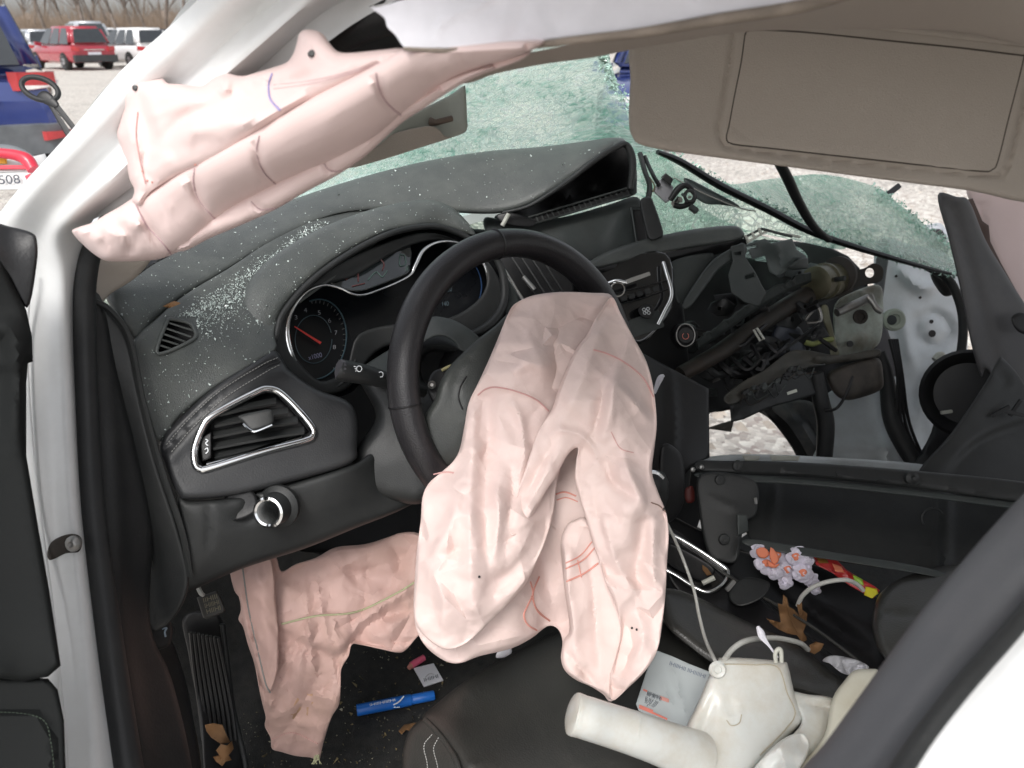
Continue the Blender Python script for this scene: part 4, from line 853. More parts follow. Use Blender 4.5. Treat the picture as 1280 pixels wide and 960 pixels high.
# middle vent, half hidden behind the wheel
relief('middle_vent', [(620, 322, 1.20), (700, 325, 1.22), (716, 372, 1.21), (676, 400, 1.19), (640, 360, 1.19)], black, wreck, thick=.02, res=8)
tube('middle_vent_chrome', [(620, 320, 1.185), (628, 334, 1.18), (644, 360, 1.175), (664, 392, 1.17)], .0035, chrome, wreck, seg=8)
for k in range(4): bar('slat', (640 + k * 12, 322, 1.188), (680 + k * 12, 384, 1.178), .002, .008, plastic, wreck)
tube('vent_slider', [(654, 346, 1.172), (668, 362, 1.17)], .0038, dullmetal, wreck, seg=8, smooth_path=False)
relief('surround_edge', [(604, 300, 1.20), (622, 322, 1.19), (650, 372, 1.175), (640, 396, 1.16), (628, 386, 1.165), (634, 360, 1.17), (620, 330, 1.18)], greyplastic, wreck, thick=.03, res=6, edge=(4, .004))
# radio and climate block
relief('radio_face', [(722, 330, 1.22), (760, 322, 1.23), (832, 316, 1.25), (842, 370, 1.24), (832, 400, 1.235), (800, 430, 1.22), (770, 410, 1.21), (740, 370, 1.21)], gloss, wreck, thick=.08, res=8, edge=(5, .004), key='radio', label='glossy black radio and climate block')
for q in ([(752, 386), (800, 374), (834, 362)], [(744, 372), (790, 362), (836, 350)]): line_on('button_gap', 'radio', q, .0012, black, wreck)
for k in range(5): bar('radio_button', (776 + k * 10, 374 - k * 3, 1.207), (783 + k * 10, 372 - k * 3, 1.208), .008, .004, plastic, wreck)
tube('radio_bar', [(782, 352, 1.195), (796, 347, 1.2), (812, 342, 1.205)], .0030, dullmetal, wreck, seg=8)
bar('chrome_bar', (782, 353, 1.193), (812, 342, 1.203), .006, .004, chrome, wreck)
tube('knob_ring', [(772 + 8.5 * math.cos(t), 362 + 8.5 * math.sin(t), 1.19) for t in np.linspace(0, 6.28, 13)[:-1]], .0016, chrome, wreck, closed=True, seg=6, n=2)
tube('knob_arm', [(760, 354, 1.195), (770, 351, 1.19), (782, 353, 1.19)], .003, chrome, wreck, seg=8)
tube('side_chrome', [(829, 328, 1.235), (834, 344, 1.225), (839, 362, 1.22), (838, 374, 1.215), (831, 388, 1.21), (822, 406, 1.205)], .0032, chrome, wreck, seg=8, label='bent chrome trim on the right of the radio')
relief('fan_button', [(798, 386, 1.205), (810, 380, 1.207), (818, 388, 1.207), (812, 398, 1.205), (802, 396, 1.204)], black, wreck, thick=.012, res=5, edge=(2, .002))
for dx, dy in ((-3, -1), (2, -2), (3, 3), (-2, 3), (0, 1)): tube('fan_symbol', [(808 + dx + 2 * math.cos(t), 388 + dy + 2 * math.sin(t), 1.202) for t in np.linspace(0, 6.28, 7)[:-1]], .0006, whiteink, wreck, closed=True, seg=4, n=1)
bar('control_plate', (776, 416, 1.215), (826, 398, 1.225), .028, .01, greyplastic, wreck)
lathe('start_button', (857, 419, 1.235), -VW, [(.020, -.02), (.0195, 0), (.0175, .003), (.0150, .001), (.0135, .0015), (.012, .003), (0, .003)], black, wreck, seg=28)
tube('button_ring', [(857 + 11.5 * math.cos(t), 419 + 14 * math.sin(t), 1.231) for t in np.linspace(0, 6.28, 17)[:-1]], .0011, dullmetal, wreck, closed=True, seg=8, n=2, label='chrome ring of the start button')
tube('button_mark', [(857 + 4 * math.cos(t), 420 + 4 * math.sin(t), 1.229) for t in np.linspace(-1, 4.1, 9)], .0006, redink, wreck, seg=4, n=1)
# upper band of the passenger dash and its underside
relief('dash_band', [(734, 330, 1.20), (760, 314, 1.22), (810, 298, 1.25), (870, 286, 1.28), (915, 282, 1.30), (928, 288, 1.30), (928, 298, 1.30), (900, 304, 1.285), (850, 312, 1.265), (800, 322, 1.24), (742, 336, 1.20)], pad, wreck, thick=.06, res=6, edge=(6, .008), key='band', label='curved dash band standing clear of the torn passenger side')
relief('band_underside', [(745, 336, 1.21), (800, 322, 1.25), (850, 312, 1.275), (925, 298, 1.31), (932, 306, 1.33), (880, 322, 1.30), (830, 330, 1.28), (770, 345, 1.24)], black, wreck, thick=.02, res=8, folds=Folds().ridge([(750, 338), (840, 322), (920, 302)], .004, 3))
relief('side_shell', [(838, 328, 1.26), (890, 316, 1.29), (884, 335, 1.28), (862, 368, 1.26), (848, 380, 1.25), (842, 360, 1.25)], greyplastic, wreck, thick=.012, res=7, edge=(3, .003))
relief('torn_duct', [(930, 304, 1.27), (918, 308, 1.265), (890, 326, 1.255), (870, 352, 1.245), (852, 382, 1.235), (862, 384, 1.235), (884, 356, 1.25), (902, 334, 1.26), (932, 318, 1.275)], greyplastic, wreck, thick=.014, res=5, edge=(4, .004))

# --- torn passenger side of the dash: firewall, beam, brackets, blower, wiring
relief('firewall', [(820, 330, 1.62), (930, 300, 1.66), (1060, 320, 1.70), (1100, 420, 1.70), (1106, 520, 1.70), (1040, 540, 1.68), (1020, 575, 1.66), (1005, 590, 1.66), (990, 560, 1.66), (962, 524, 1.66), (936, 512, 1.66), (905, 514, 1.66), (880, 530, 1.65), (878, 640, 1.64), (800, 760, 1.62), (600, 720, 1.60), (420, 690, 1.52), (300, 760, 1.48), (230, 780, 1.40), (300, 600, 1.42), (600, 560, 1.5)], black, wreck, thick=.03, res=14, edge=(5, .004), folds=Folds().crumple((820, 1100, 320, 560), 40, .02, 12, 50, 4))
relief('stack_side_panel', [(800, 440, 1.2), (842, 462, 1.22), (886, 486, 1.23), (887, 572, 1.20), (868, 580, 1.18), (852, 600, 1.16), (846, 640, 1.15), (826, 680, 1.14), (800, 600, 1.16)], black, wreck, thick=.03, res=7, edge=(4, .003), smooth=False, folds=Folds().ridge([(838, 462), (842, 540), (838, 600)], .006, 4))
beam = tube('cross_beam', [(850, 468, 1.30), (900, 440, 1.34), (960, 398, 1.38), (1010, 370, 1.42), (1056, 356, 1.47)], [.013, .015, .016, .018, .019], rusty, wreck, seg=16, label='bent steel beam behind the dashboard')
lathe('beam_sleeve', (1018, 354, 1.40), (P(1056, 346, 1.46) - P(1018, 354, 1.40)), [(.020, 0), (.030, .004), (.030, .028), (.033, .031), (.033, .036), (.029, .040), (.029, .065), (.0, .066)], mat('brass_sleeve', (.10, .095, .06), .4, metal=.4, var=.3, vs=20, dust=.5, dustc=(.08, .06, .04)), beam, seg=22)
lathe('beam_end', (1046, 344, 1.43), (P(1070, 340, 1.48) - P(1046, 344, 1.43)), [(.022, 0), (.034, .003), (.034, .010), (.024, .012), (.024, .03), (.0, .031)], rusty, beam, seg=22)
relief('mount_plate', [(1048, 326, 1.47), (1062, 334, 1.47), (1078, 336, 1.47), (1092, 329, 1.47), (1103, 334, 1.47), (1104, 346, 1.47), (1098, 353, 1.47), (1082, 356, 1.47), (1064, 362, 1.47), (1046, 372, 1.47)], rusty, beam, thick=.007, res=4, edge=(2, .001), holes=[[(1087 + 5.5 * math.cos(t), 341 + 6 * math.sin(t), 0) for t in np.linspace(0, 6.28, 11)[:-1]]])
# ragged long lip along the beam
edge_t = [(870, 424, 1.30), (900, 404, 1.31), (940, 376, 1.33), (980, 352, 1.36), (1012, 339, 1.385)]
q = catmull(np.array(edge_t), 8); V = []; Fc = []
for i, (x, y, d) in enumerate(q): j = rnd.uniform(-2.2, 2.2); V += [P(x, y + j, d), P(x + 1, y + 9, d + .012), P(x + 2, y + 12, d + .03)]
for i in range(len(q) - 1): Fc += [(3 * i, 3 * i + 3, 3 * i + 4, 3 * i + 1), (3 * i + 1, 3 * i + 4, 3 * i + 5, 3 * i + 2)]
o = mesh_obj('torn_plastic_lip', V, Fc, greyplastic, wreck, smooth=False); so_ = o.modifiers.new('s', 'SOLIDIFY'); so_.thickness = .003
# plastic carriers with square windows
relief('plastic_carrier', [(913, 308, 1.26), (930, 304, 1.26), (932, 322, 1.262), (944, 340, 1.27), (952, 356, 1.275), (958, 366, 1.28), (948, 384, 1.28), (930, 378, 1.27), (914, 366, 1.26), (910, 344, 1.26), (916, 326, 1.26)], greyplastic, wreck, thick=.03, res=4, smooth=False, edge=(2, .0015), holes=[[(918, 316, 0), (926, 315, 0), (927, 318, 0), (919, 319, 0)], [(931, 345, 0), (942, 342, 0), (943, 346, 0), (932, 349, 0)]])
relief('plastic_carrier', [(932, 306, 1.30), (956, 298, 1.31), (964, 304, 1.31), (990, 298, 1.33), (996, 312, 1.34), (1008, 320, 1.35), (1008, 332, 1.35), (990, 334, 1.345), (972, 346, 1.34), (962, 340, 1.335), (956, 320, 1.33), (940, 324, 1.31)], mat('light_grey_plastic', (.085, .10, .098), .5, var=.2, vs=15), wreck, thick=.04, res=4, smooth=False, edge=(3, .003), holes=[[(933, 309, 0), (945, 306, 0), (946, 309, 0), (934, 312, 0)]], folds=Folds().ridge([(972, 304), (978, 344)], .008, 3))
relief('plastic_carrier', [(1000, 322, 1.33), (1010, 322, 1.34), (1010, 336, 1.34), (990, 338, 1.335), (984, 334, 1.33)], greyplastic, wreck, thick=.02, res=4, smooth=False, edge=(3, .003))
for p_, q_ in (((930, 297, 1.30), (952, 286, 1.33)), ((934, 303, 1.30), (960, 288, 1.34)), ((936, 302, 1.3), (931, 294, 1.3)), ((944, 298, 1.31), (939, 290, 1.31)), ((952, 293, 1.32), (948, 285, 1.32)), ((952, 286, 1.33), (990, 296, 1.36)), ((975, 292, 1.36), (1000, 296, 1.38))):
    bar('clip_rail', p_, q_, .004, .004, bonem if rnd.random() < .4 else greyplastic, wreck)
# olive upright bracket and its branch
relief('upright_bracket', [(1026, 384, 1.42), (1034, 382, 1.42), (1038, 398, 1.42), (1046, 432, 1.43), (1049, 440, 1.43), (1046, 446, 1.43), (1038, 444, 1.43), (1036, 420, 1.43), (1030, 404, 1.42)], olive, wreck, thick=.010, res=4, edge=(2, .002), label='rust streaked olive bracket')
tube('bracket_arm', [(1040, 424, 1.425), (1028, 426, 1.42), (1016, 430, 1.42), (1006, 427, 1.42)], [.0055, .0045, .005, .006], mat('yellow_green_bracket', (.26, .29, .10), .5, var=.2), wreck, seg=8)
tube('bent_wire_bracket', [(1006, 400, 1.41), (1016, 388, 1.41), (1022, 384, 1.41), (1026, 394, 1.41), (1024, 402, 1.41), (1008, 404, 1.41)], .0032, dullmetal, wreck, seg=8)
tube('door_strut', [(1046, 391, 1.44), (1066, 382, 1.45), (1086, 373, 1.46)], [.0075, .008, .0085], dullmetal, wreck, seg=12)
tube('strut_end', [(1086, 372, 1.455), (1091, 378, 1.45), (1096, 386, 1.45), (1102, 390, 1.45)], [.010, .006, .006, .005], dullmetal, wreck, seg=10)
relief('pale_bracket_plate', [(1044, 380, 1.50), (1064, 366, 1.50), (1098, 356, 1.51), (1104, 378, 1.52), (1102, 420, 1.52), (1092, 436, 1.52), (1070, 448, 1.51), (1048, 446, 1.50), (1042, 410, 1.50)], mat('pale_green_steel', (.42, .47, .42), .45, var=.35, vs=12, dust=.85, dustc=(.15, .10, .06), ds=13), wreck, thick=.01, res=5, edge=(4, .006), folds=Folds().ridge([(1056, 388), (1076, 384), (1092, 396)], -.01, 8).ridge([(1060, 420), (1084, 426)], .012, 12).crumple((1040, 1105, 360, 450), 14, .006, 6, 20, 3))
lathe('plate_hole_boss', (1075, 396, 1.49), -VW, [(.014, 0), (.014, .003), (.008, .004), (.007, -.002), (0, -.002)], rusty, wreck, seg=16)
lathe('plate_hole', (1062, 430, 1.492), -VW, [(.006, 0), (.006, .003), (0, .003)], black, wreck, seg=12)
# lower shelf of the beam with wiring
relief('lower_bracket', [(905, 496, 1.28), (930, 476, 1.30), (956, 462, 1.32), (985, 440, 1.36), (1010, 438, 1.38), (1050, 444, 1.40), (1096, 436, 1.42), (1097, 446, 1.42), (1060, 452, 1.41), (1010, 460, 1.37), (975, 474, 1.34), (940, 492, 1.30), (915, 506, 1.28)], mat('dusty_steel_shelf', (.06, .058, .050), .5, metal=.4, var=.4, vs=22, dust=.6, dustc=(.09, .075, .055), ds=24), wreck, thick=.014, res=5, edge=(3, .003), folds=Folds().ridge([(960, 466), (1010, 448), (1060, 448)], .006, 5).crumple((900, 1090, 436, 500), 16, .005, 6, 24, 9))
relief('lower_module', [(912, 508, 1.30), (950, 484, 1.32), (1000, 462, 1.35), (1018, 470, 1.36), (1024, 492, 1.36), (990, 502, 1.34), (960, 510, 1.32), (930, 524, 1.30), (914, 528, 1.29)], plastic, wreck, thick=.04, res=5, smooth=False, edge=(3, .004), folds=Folds().crumple((910, 1020, 460, 530), 14, .008, 8, 22, 5))
bar('module_label', (984, 492, 1.315), (996, 488, 1.318), .005, .002, bonem, wreck)
for k in range(9):
    x0 = 925 + k * 10; y0 = 505 - k * 5; c_ = [rusty, greyplastic, plastic, greyplastic, black, black][k % 6]
    tube('wire', [(x0, y0, 1.29), (x0 + rnd.uniform(2, 14), y0 - rnd.uniform(4, 16), 1.285), (x0 + rnd.uniform(10, 24), y0 + rnd.uniform(-12, 4), 1.30), (x0 + rnd.uniform(20, 36), y0 - 10, 1.31)], .0012, c_, wreck, seg=5)
for k in range(12):
    x0 = 925 + rnd.uniform(0, 70); y0 = 498 - (x0 - 925) * .5 + rnd.uniform(-6, 6); s_ = rnd.uniform(4, 9)
    bar('connector', (x0, y0, 1.288), (x0 + s_, y0 - s_ * .5, 1.29), .006, .008, [greyplastic, plastic, black, greyplastic][k % 4], wreck)
relief('blower_housing', [(1035, 466, 1.40), (1070, 452, 1.41), (1098, 448, 1.42), (1104, 470, 1.42), (1102, 486, 1.42), (1080, 496, 1.41), (1056, 500, 1.40), (1040, 488, 1.40)], mat('brown_housing', (.032, .027, .023), .6, var=.4, vs=14, dust=.5, dustc=(.13, .11, .09)), wreck, thick=.08, res=6, edge=(10, .016))
relief('dark_slab', [(968, 410, 1.40), (976, 404, 1.40), (1000, 410, 1.42), (1008, 436, 1.42), (1000, 458, 1.41), (972, 456, 1.40), (962, 436, 1.39)], mat('blue_black_plastic', (.03, .035, .048), .35, var=.3), wreck, thick=.03, res=6, edge=(6, .008))
tube('small_clip', [(942, 412, 1.33), (946, 410, 1.33), (955, 424, 1.33), (950, 426, 1.33)], .0022, bonem, wreck, closed=True, seg=6, smooth_path=False)
for k in range(9):   # harness runs in the dark
    x0 = rnd.uniform(870, 960); y0 = rnd.uniform(400, 470)
    tube('harness', [(x0, y0, 1.36), (x0 + rnd.uniform(5, 25), y0 + rnd.uniform(10, 30), 1.34), (x0 + rnd.uniform(20, 50), y0 + rnd.uniform(-10, 30), 1.35), (x0 + rnd.uniform(40, 90), y0 + rnd.uniform(-20, 30), 1.4)], rnd.choice([.003, .004, .006]), rnd.choice([black, black, plastic]), wreck, seg=6)
tube('hanging_hose', [(1020, 466, 1.36), (1026, 500, 1.37), (1032, 530, 1.38), (1030, 575, 1.39)], [.012, .014, .015, .014], rubber, wreck, seg=10)
tube('thin_cable', [(1066, 470, 1.34), (1058, 492, 1.34), (1046, 510, 1.35), (1030, 514, 1.35)], .0025, black, wreck, seg=6)
relief('wheel_liner', [(965, 508, 1.62), (1006, 500, 1.62), (1030, 520, 1.62), (1032, 570, 1.6), (1014, 574, 1.60), (1000, 552, 1.60), (985, 530, 1.61)], mat('dirty_liner', (.06, .065, .07), .6, var=.4, vs=12, dust=.6, dustc=(.18, .16, .13), ds=12), wreck, thick=.01, res=6, folds=Folds().ridge([(980, 512), (1004, 534), (1022, 566)], .01, 5).ridge([(990, 508), (1012, 530), (1028, 556)], -.008, 4))
relief('torn_flap', [(886, 534, 1.7), (918, 524, 1.7), (914, 540, 1.7), (886, 536, 1.7)], mat('dust_flap', (.22, .20, .18), .8, var=.3, vs=20), wreck, thick=.006, res=6, smooth=False)
relief('footwell_panel', [(1034, 492, 1.56), (1100, 470, 1.58), (1112, 500, 1.58), (1140, 560, 1.56), (1152, 592, 1.54), (1020, 592, 1.52), (1030, 540, 1.54)], inner_paint, wreck, thick=.015, res=7, edge=(4, .004), folds=Folds().ridge([(1034, 560), (1080, 556), (1150, 566)], .008, 6).ridge([(1098, 480), (1110, 530), (1132, 590)], .012, 5).ridge([(1105, 540), (1112, 590)], .01, 4))
relief('pale_lip', [(884, 572, 1.30), (928, 568, 1.31), (1010, 570, 1.34), (1150, 580, 1.40), (1150, 592, 1.40), (884, 584, 1.30)], inner_paint, wreck, thick=.01, res=7)
# broken plastic, brackets and clips heaped in the torn dash
g = random.Random(21)
for k in range(50):
    x = g.uniform(856, 1030); yl = 330 + max(0, (1010 - x)) * .35; y = min(g.uniform(yl, yl + 130), 500); s_ = g.uniform(8, 24); a = g.uniform(0, 3.1); d = g.uniform(1.36, 1.5); nn_ = g.choice([4, 5, 6])
    pts = []
    for j in range(nn_): t = a + j * 2 * math.pi / nn_; r_ = s_ * g.uniform(.5, 1.1); pts.append((x + r_ * math.cos(t) * 1.2, y + r_ * math.sin(t) * .8, d + g.uniform(-.02, .02)))
    relief('broken_bracket', pts, g.choice([black, plastic, plastic, greyplastic, black, MATS['light_grey_plastic'] if k % 4 == 0 else plastic]), wreck, thick=g.uniform(.008, .03), res=5, smooth=False, edge=(1.5, .001), holes=([[(x - 2, y - 2, 0), (x + 2, y - 2, 0), (x + 2, y + 2, 0), (x - 2, y + 2, 0)]] if s_ > 13 else []))
for k in range(14):
    x = g.uniform(870, 1060); yl = 340 + max(0, (1010 - x)) * .35; y = g.uniform(yl, yl + 110); dx = g.uniform(-26, 26); dy = g.uniform(-16, 22)
    bar('bracket_strut', (x, y, 1.36), (x + dx, y + dy, 1.40), g.uniform(.004, .010), g.uniform(.003, .008), g.choice([black, plastic, greyplastic, dullmetal if k < 2 else plastic]), wreck)
# --- passenger side: hinge pillar sheet, crash-bared metal, seals, trim
relief('hinge_pillar', [(1098, 300, 1.75), (1140, 306, 1.76), (1180, 316, 1.77), (1204, 345, 1.77), (1210, 400, 1.77), (1206, 470, 1.76), (1190, 520, 1.74), (1160, 560, 1.72), (1136, 590, 1.68), (1116, 560, 1.68), (1104, 500, 1.70), (1096, 430, 1.73), (1092, 350, 1.75)], inner_paint, wreck, thick=.03, res=5, edge=(4, .006), key='hp', label='bare pale grey metal of the crushed passenger pillar',
    folds=Folds().ridge([(1122, 330), (1140, 352), (1160, 360), (1176, 348)], .020, 7).ridge([(1146, 400), (1164, 392), (1184, 402), (1186, 420), (1166, 432), (1148, 420), (1146, 402)], -.012, 6, False).ridge([(1128, 380), (1134, 430), (1142, 460)], .012, 8).ridge([(1186, 440), (1160, 480), (1150, 520)], .016, 8).crumple((1095, 1210, 305, 580), 16, .004, 12, 40, 11))
for x, y, r_ in ((1146, 328, .003), (1164, 402, .0045), (1165, 417, .008), (1120, 345, .003), (1150, 372, .003), (1182, 366, .003)):
    z = SURF['hp'].d(x, y); lathe('metal_hole', (x, y, z - .001), -VW, [(r_, 0), (r_, .0015), (0, .0012)], black, wreck, seg=14)
relief('grey_post', [(1098, 302, 1.62), (1112, 306, 1.62), (1107, 350, 1.60), (1104, 388, 1.58), (1118, 440, 1.58), (1124, 470, 1.57), (1100, 460, 1.56), (1092, 430, 1.56), (1094, 392, 1.58), (1094, 350, 1.6)], mat('mauve_grey_trim', (.115, .11, .12), .6, var=.15), wreck, thick=.02, res=5, edge=(3, .004))
lathe('foam_boss', (1116, 400, 1.55), -VW, [(.022, 0), (.022, .008), (.018, .012), (.011, .011), (.010, .008), (0, .008)], mat('pale_foam', (.45, .50, .42), .8, var=.2), wreck, seg=22)
lathe('boss_centre', (1115, 400, 1.537), -VW, [(.010, -.004), (.0095, 0), (0, .002)], greyplastic, wreck, seg=16)
tube('pillar_wiring', [(1100, 440, 1.54), (1108, 470, 1.54), (1114, 520, 1.53), (1128, 552, 1.52), (1146, 582, 1.5), (1160, 600, 1.48)], [.010, .014, .017, .018, .016, .014], rubber, wreck, seg=10)
for k in range(4): tube('wire', [(1112 + k * 3, 424, 1.535), (1122 + k * 2, 470, 1.52), (1122 + k * 5, 530, 1.515), (1150 + k * 4, 590, 1.49)], .0035, black, wreck, seg=6)
tube('passenger_seal', [(1130, 318, 1.60), (1160, 334, 1.60), (1186, 350, 1.60), (1200, 380, 1.60), (1204, 412, 1.60), (1200, 448, 1.60), (1196, 462, 1.60)], [.006, .008, .009, .009, .009, .009, .008], rubber, wreck, seg=10)
relief('black_tab', [(1164, 342, 1.62), (1184, 346, 1.62), (1192, 366, 1.62), (1180, 370, 1.62), (1168, 356, 1.62)], black, wreck, thick=.01, res=5)
tube('door_buckle', [(1168, 450, 1.60), (1176, 444, 1.60), (1182, 452, 1.60), (1190, 458, 1.60)], [.007, .008, .006, .004], bonem, wreck, seg=8)
lathe('speaker_ring', (1210, 492, 1.46), -(VW * .8 + RT * .4).normalized(), [(.082, 0), (.082, .014), (.076, .018), (.066, .012), (.05, -.01), (.02, -.02), (0, -.018)], black, wreck, seg=34, label='bare round door speaker')
relief('speaker_back_panel', [(1164, 540, 1.50), (1190, 470, 1.54), (1250, 450, 1.52), (1300, 440, 1.5), (1300, 620, 1.4), (1150, 600, 1.44)], black, wreck, thick=.02, res=10, folds=Folds().crumple((1150, 1290, 450, 600), 16, .01, 10, 30, 2))
bar('pale_clip', (1176, 516, 1.42), (1190, 514, 1.42), .006, .006, bonem, wreck)
relief('passenger_pillar_trim', [(1172, 244, 1.30), (1196, 246, 1.30), (1212, 252, 1.31), (1232, 300, 1.34), (1262, 350, 1.36), (1290, 400, 1.37), (1300, 470, 1.37), (1290, 560, 1.36), (1262, 520, 1.36), (1244, 480, 1.35), (1232, 462, 1.35), (1226, 470, 1.35), (1214, 430, 1.34), (1200, 360, 1.33), (1186, 300, 1.31)], mat('brown_grey_trim', (.085, .083, .086), .6, var=.10, vs=5, dust=.2, dustc=(.2, .18, .17), bump=.3, bs=700), wreck, thick=.05, res=6, edge=(7, .010), label='dark grey passenger pillar trim',
    folds=Folds().ridge([(1190, 260), (1214, 340), (1236, 420), (1256, 500)], -.006, 7, False).step([(1174, 262), (1198, 262)], .003, 2, 10))
relief('trim_notch', [(1264, 398, 1.33), (1276, 390, 1.33), (1290, 398, 1.33), (1290, 418, 1.33), (1272, 414, 1.33)], black, wreck, thick=.006, res=5)
relief('torn_trim_edge', [(1206, 250, 1.36), (1216, 248, 1.37), (1228, 276, 1.38), (1236, 282, 1.38), (1238, 302, 1.385), (1252, 330, 1.39), (1272, 366, 1.4), (1284, 392, 1.4), (1262, 380, 1.39), (1236, 330, 1.38), (1216, 280, 1.37)], mat('brown_fibre', (.10, .065, .055), .9, var=.3), wreck, thick=.01, res=5, smooth=False)
relief('passenger_curtain_airbag', [(1208, 236, 1.52), (1240, 230, 1.52), (1330, 240, 1.5), (1340, 420, 1.5), (1300, 430, 1.5), (1276, 390, 1.5), (1250, 340, 1.51), (1226, 280, 1.52)], pink2, wreck, thick=.05, res=9, edge=(10, .012), key='pcurt', label='pale pink passenger curtain airbag', folds=Folds().ridge([(1232, 240), (1226, 262), (1232, 290)], -.008, 4).ridge([(1290, 240), (1296, 420)], -.008, 8))
relief('passenger_door_trim', [(1150, 586, 1.22), (1190, 540, 1.24), (1232, 478, 1.26), (1248, 448, 1.27), (1256, 450, 1.27), (1274, 470, 1.27), (1290, 500, 1.27), (1320, 560, 1.26), (1320, 640, 1.2), (1240, 630, 1.20), (1160, 600, 1.21)], plastic, wreck, thick=.03, res=6, edge=(4, .005), label='torn black lower trim of the passenger pillar',
    folds=Folds().step([(1180, 590), (1214, 556), (1250, 536), (1290, 524)], -.012, 4, 20).ridge([(1246, 464), (1258, 474), (1250, 484)], -.006, 4))
for a, b in (((1240, 520), (1262, 508)), ((1250, 512), (1282, 520)), ((1262, 520), (1276, 500))): bar('torn_shard', (a[0], a[1], 1.245), (b[0], b[1], 1.24), .006, .003, black, wreck)
relief('outside_mirror', [(1150, 286, 1.9), (1176, 279, 1.9), (1186, 300, 1.9), (1180, 322, 1.9), (1160, 320, 1.9), (1156, 300, 1.9)], silver, wreck, thick=.06, res=6, edge=(6, .01))
relief('mirror_glass_back', [(1162, 292, 1.89), (1178, 288, 1.89), (1186, 316, 1.89), (1172, 318, 1.89)], black, wreck, thick=.02, res=6)

# --- shattered windshield
def shattered(name, c1, c2, wht, clear, sc_=34, rot=(0, .6, .8), strch=(1, .28, 1)):
    m = bpy.data.materials.new(name); m.use_nodes = True; t = m.node_tree; N = t.nodes; L = t.links; N.clear()
    out = N.new('ShaderNodeOutputMaterial'); tc = N.new('ShaderNodeTexCoord'); mp = N.new('ShaderNodeMapping')
    mp.inputs['Rotation'].default_value = rot; mp.inputs['Scale'].default_value = strch; L.new(tc.outputs['Object'], mp.inputs[0])
    nd = N.new('ShaderNodeTexNoise'); nd.inputs['Scale'].default_value = 6; nd.inputs['Detail'].default_value = 3; L.new(mp.outputs[0], nd.inputs['Vector'])
    va = N.new('ShaderNodeVectorMath'); va.operation = 'MULTIPLY_ADD'; va.inputs[1].default_value = (.12, .12, .12); L.new(nd.outputs['Color'], va.inputs[0]); L.new(mp.outputs[0], va.inputs[2])
    v1 = N.new('ShaderNodeTexVoronoi'); v1.inputs['Scale'].default_value = sc_ * 5.0; v1.feature = 'F1'; L.new(va.outputs[0], v1.inputs['Vector'])
    v2 = N.new('ShaderNodeTexVoronoi'); v2.inputs['Scale'].default_value = sc_ * 3.2; v2.feature = 'DISTANCE_TO_EDGE'; L.new(va.outputs[0], v2.inputs['Vector'])
    n2 = N.new('ShaderNodeTexNoise'); n2.inputs['Scale'].default_value = 5; n2.inputs['Detail'].default_value = 6; n2.inputs['Roughness'].default_value = .65; L.new(tc.outputs['Object'], n2.inputs['Vector'])
    sx = N.new('ShaderNodeSeparateColor'); L.new(v1.outputs['Color'], sx.inputs[0])
    r = N.new('ShaderNodeValToRGB'); e = r.color_ramp.elements; e[0].position = 0; e[0].color = (*c1, 1); e[1].position = 1; e[1].color = (*wht, 1); a = e.new(.45); a.color = (*c2, 1); a = e.new(.8); a.color = (*c2, 1)
    mm = N.new('ShaderNodeMath'); mm.operation = 'MULTIPLY_ADD'; mm.inputs[1].default_value = .75; L.new(sx.outputs[0], mm.inputs[0])
    q = N.new('ShaderNodeMath'); q.operation = 'MULTIPLY_ADD'; q.inputs[1].default_value = 2.6; q.inputs[2].default_value = -1.12; L.new(n2.outputs['Fac'], q.inputs[0]); L.new(q.outputs[0], mm.inputs[2])
    L.new(mm.outputs[0], r.inputs[0])
    tr = N.new('ShaderNodeBsdfTransparent'); tr.inputs[0].default_value = (.90, .985, .945, 1)
    di = N.new('ShaderNodeBsdfDiffuse'); L.new(r.outputs[0], di.inputs[0]); tl = N.new('ShaderNodeBsdfTranslucent'); L.new(r.outputs[0], tl.inputs[0]); gl = N.new('ShaderNodeBsdfGlossy'); gl.inputs['Roughness'].default_value = .18; gl.inputs[0].default_value = (.9, 1, .95, 1)
    m1 = N.new('ShaderNodeMixShader'); m1.inputs[0].default_value = .72; L.new(di.outputs[0], m1.inputs[1]); L.new(tl.outputs[0], m1.inputs[2])
    m2 = N.new('ShaderNodeMixShader'); m2.inputs[0].default_value = .14; L.new(m1.outputs[0], m2.inputs[1]); L.new(gl.outputs[0], m2.inputs[2])
    er = N.new('ShaderNodeMapRange'); er.inputs['From Max'].default_value = .10; er.inputs['To Min'].default_value = 1; er.inputs['To Max'].default_value = 0; L.new(v2.outputs['Distance'], er.inputs['Value'])
    cl = N.new('ShaderNodeMapRange'); cl.inputs['From Min'].default_value = .35; cl.inputs['From Max'].default_value = .65; cl.inputs['To Min'].default_value = clear * .5; cl.inputs['To Max'].default_value = min(1, clear * 1.5); L.new(n2.outputs['Fac'], cl.inputs['Value'])
    sub = N.new('ShaderNodeMath'); sub.operation = 'SUBTRACT'; sub.use_clamp = True; L.new(cl.outputs[0], sub.inputs[0]); 
    em = N.new('ShaderNodeMath'); em.operation = 'MULTIPLY'; em.inputs[1].default_value = .8; L.new(er.outputs[0], em.inputs[0]); L.new(em.outputs[0], sub.inputs[1])
    fm = N.new('ShaderNodeMixShader'); L.new(sub.outputs[0], fm.inputs[0]); L.new(m2.outputs[0], fm.inputs[1]); L.new(tr.outputs[0], fm.inputs[2])
    bp = N.new('ShaderNodeBump'); bp.inputs['Distance'].default_value = .004; bp.inputs['Strength'].default_value = .45; L.new(v1.outputs['Distance'], bp.inputs['Height'])
    for z in (di, tl, gl): L.new(bp.outputs[0], z.inputs['Normal'])
    L.new(fm.outputs[0], out.inputs[0]); return m
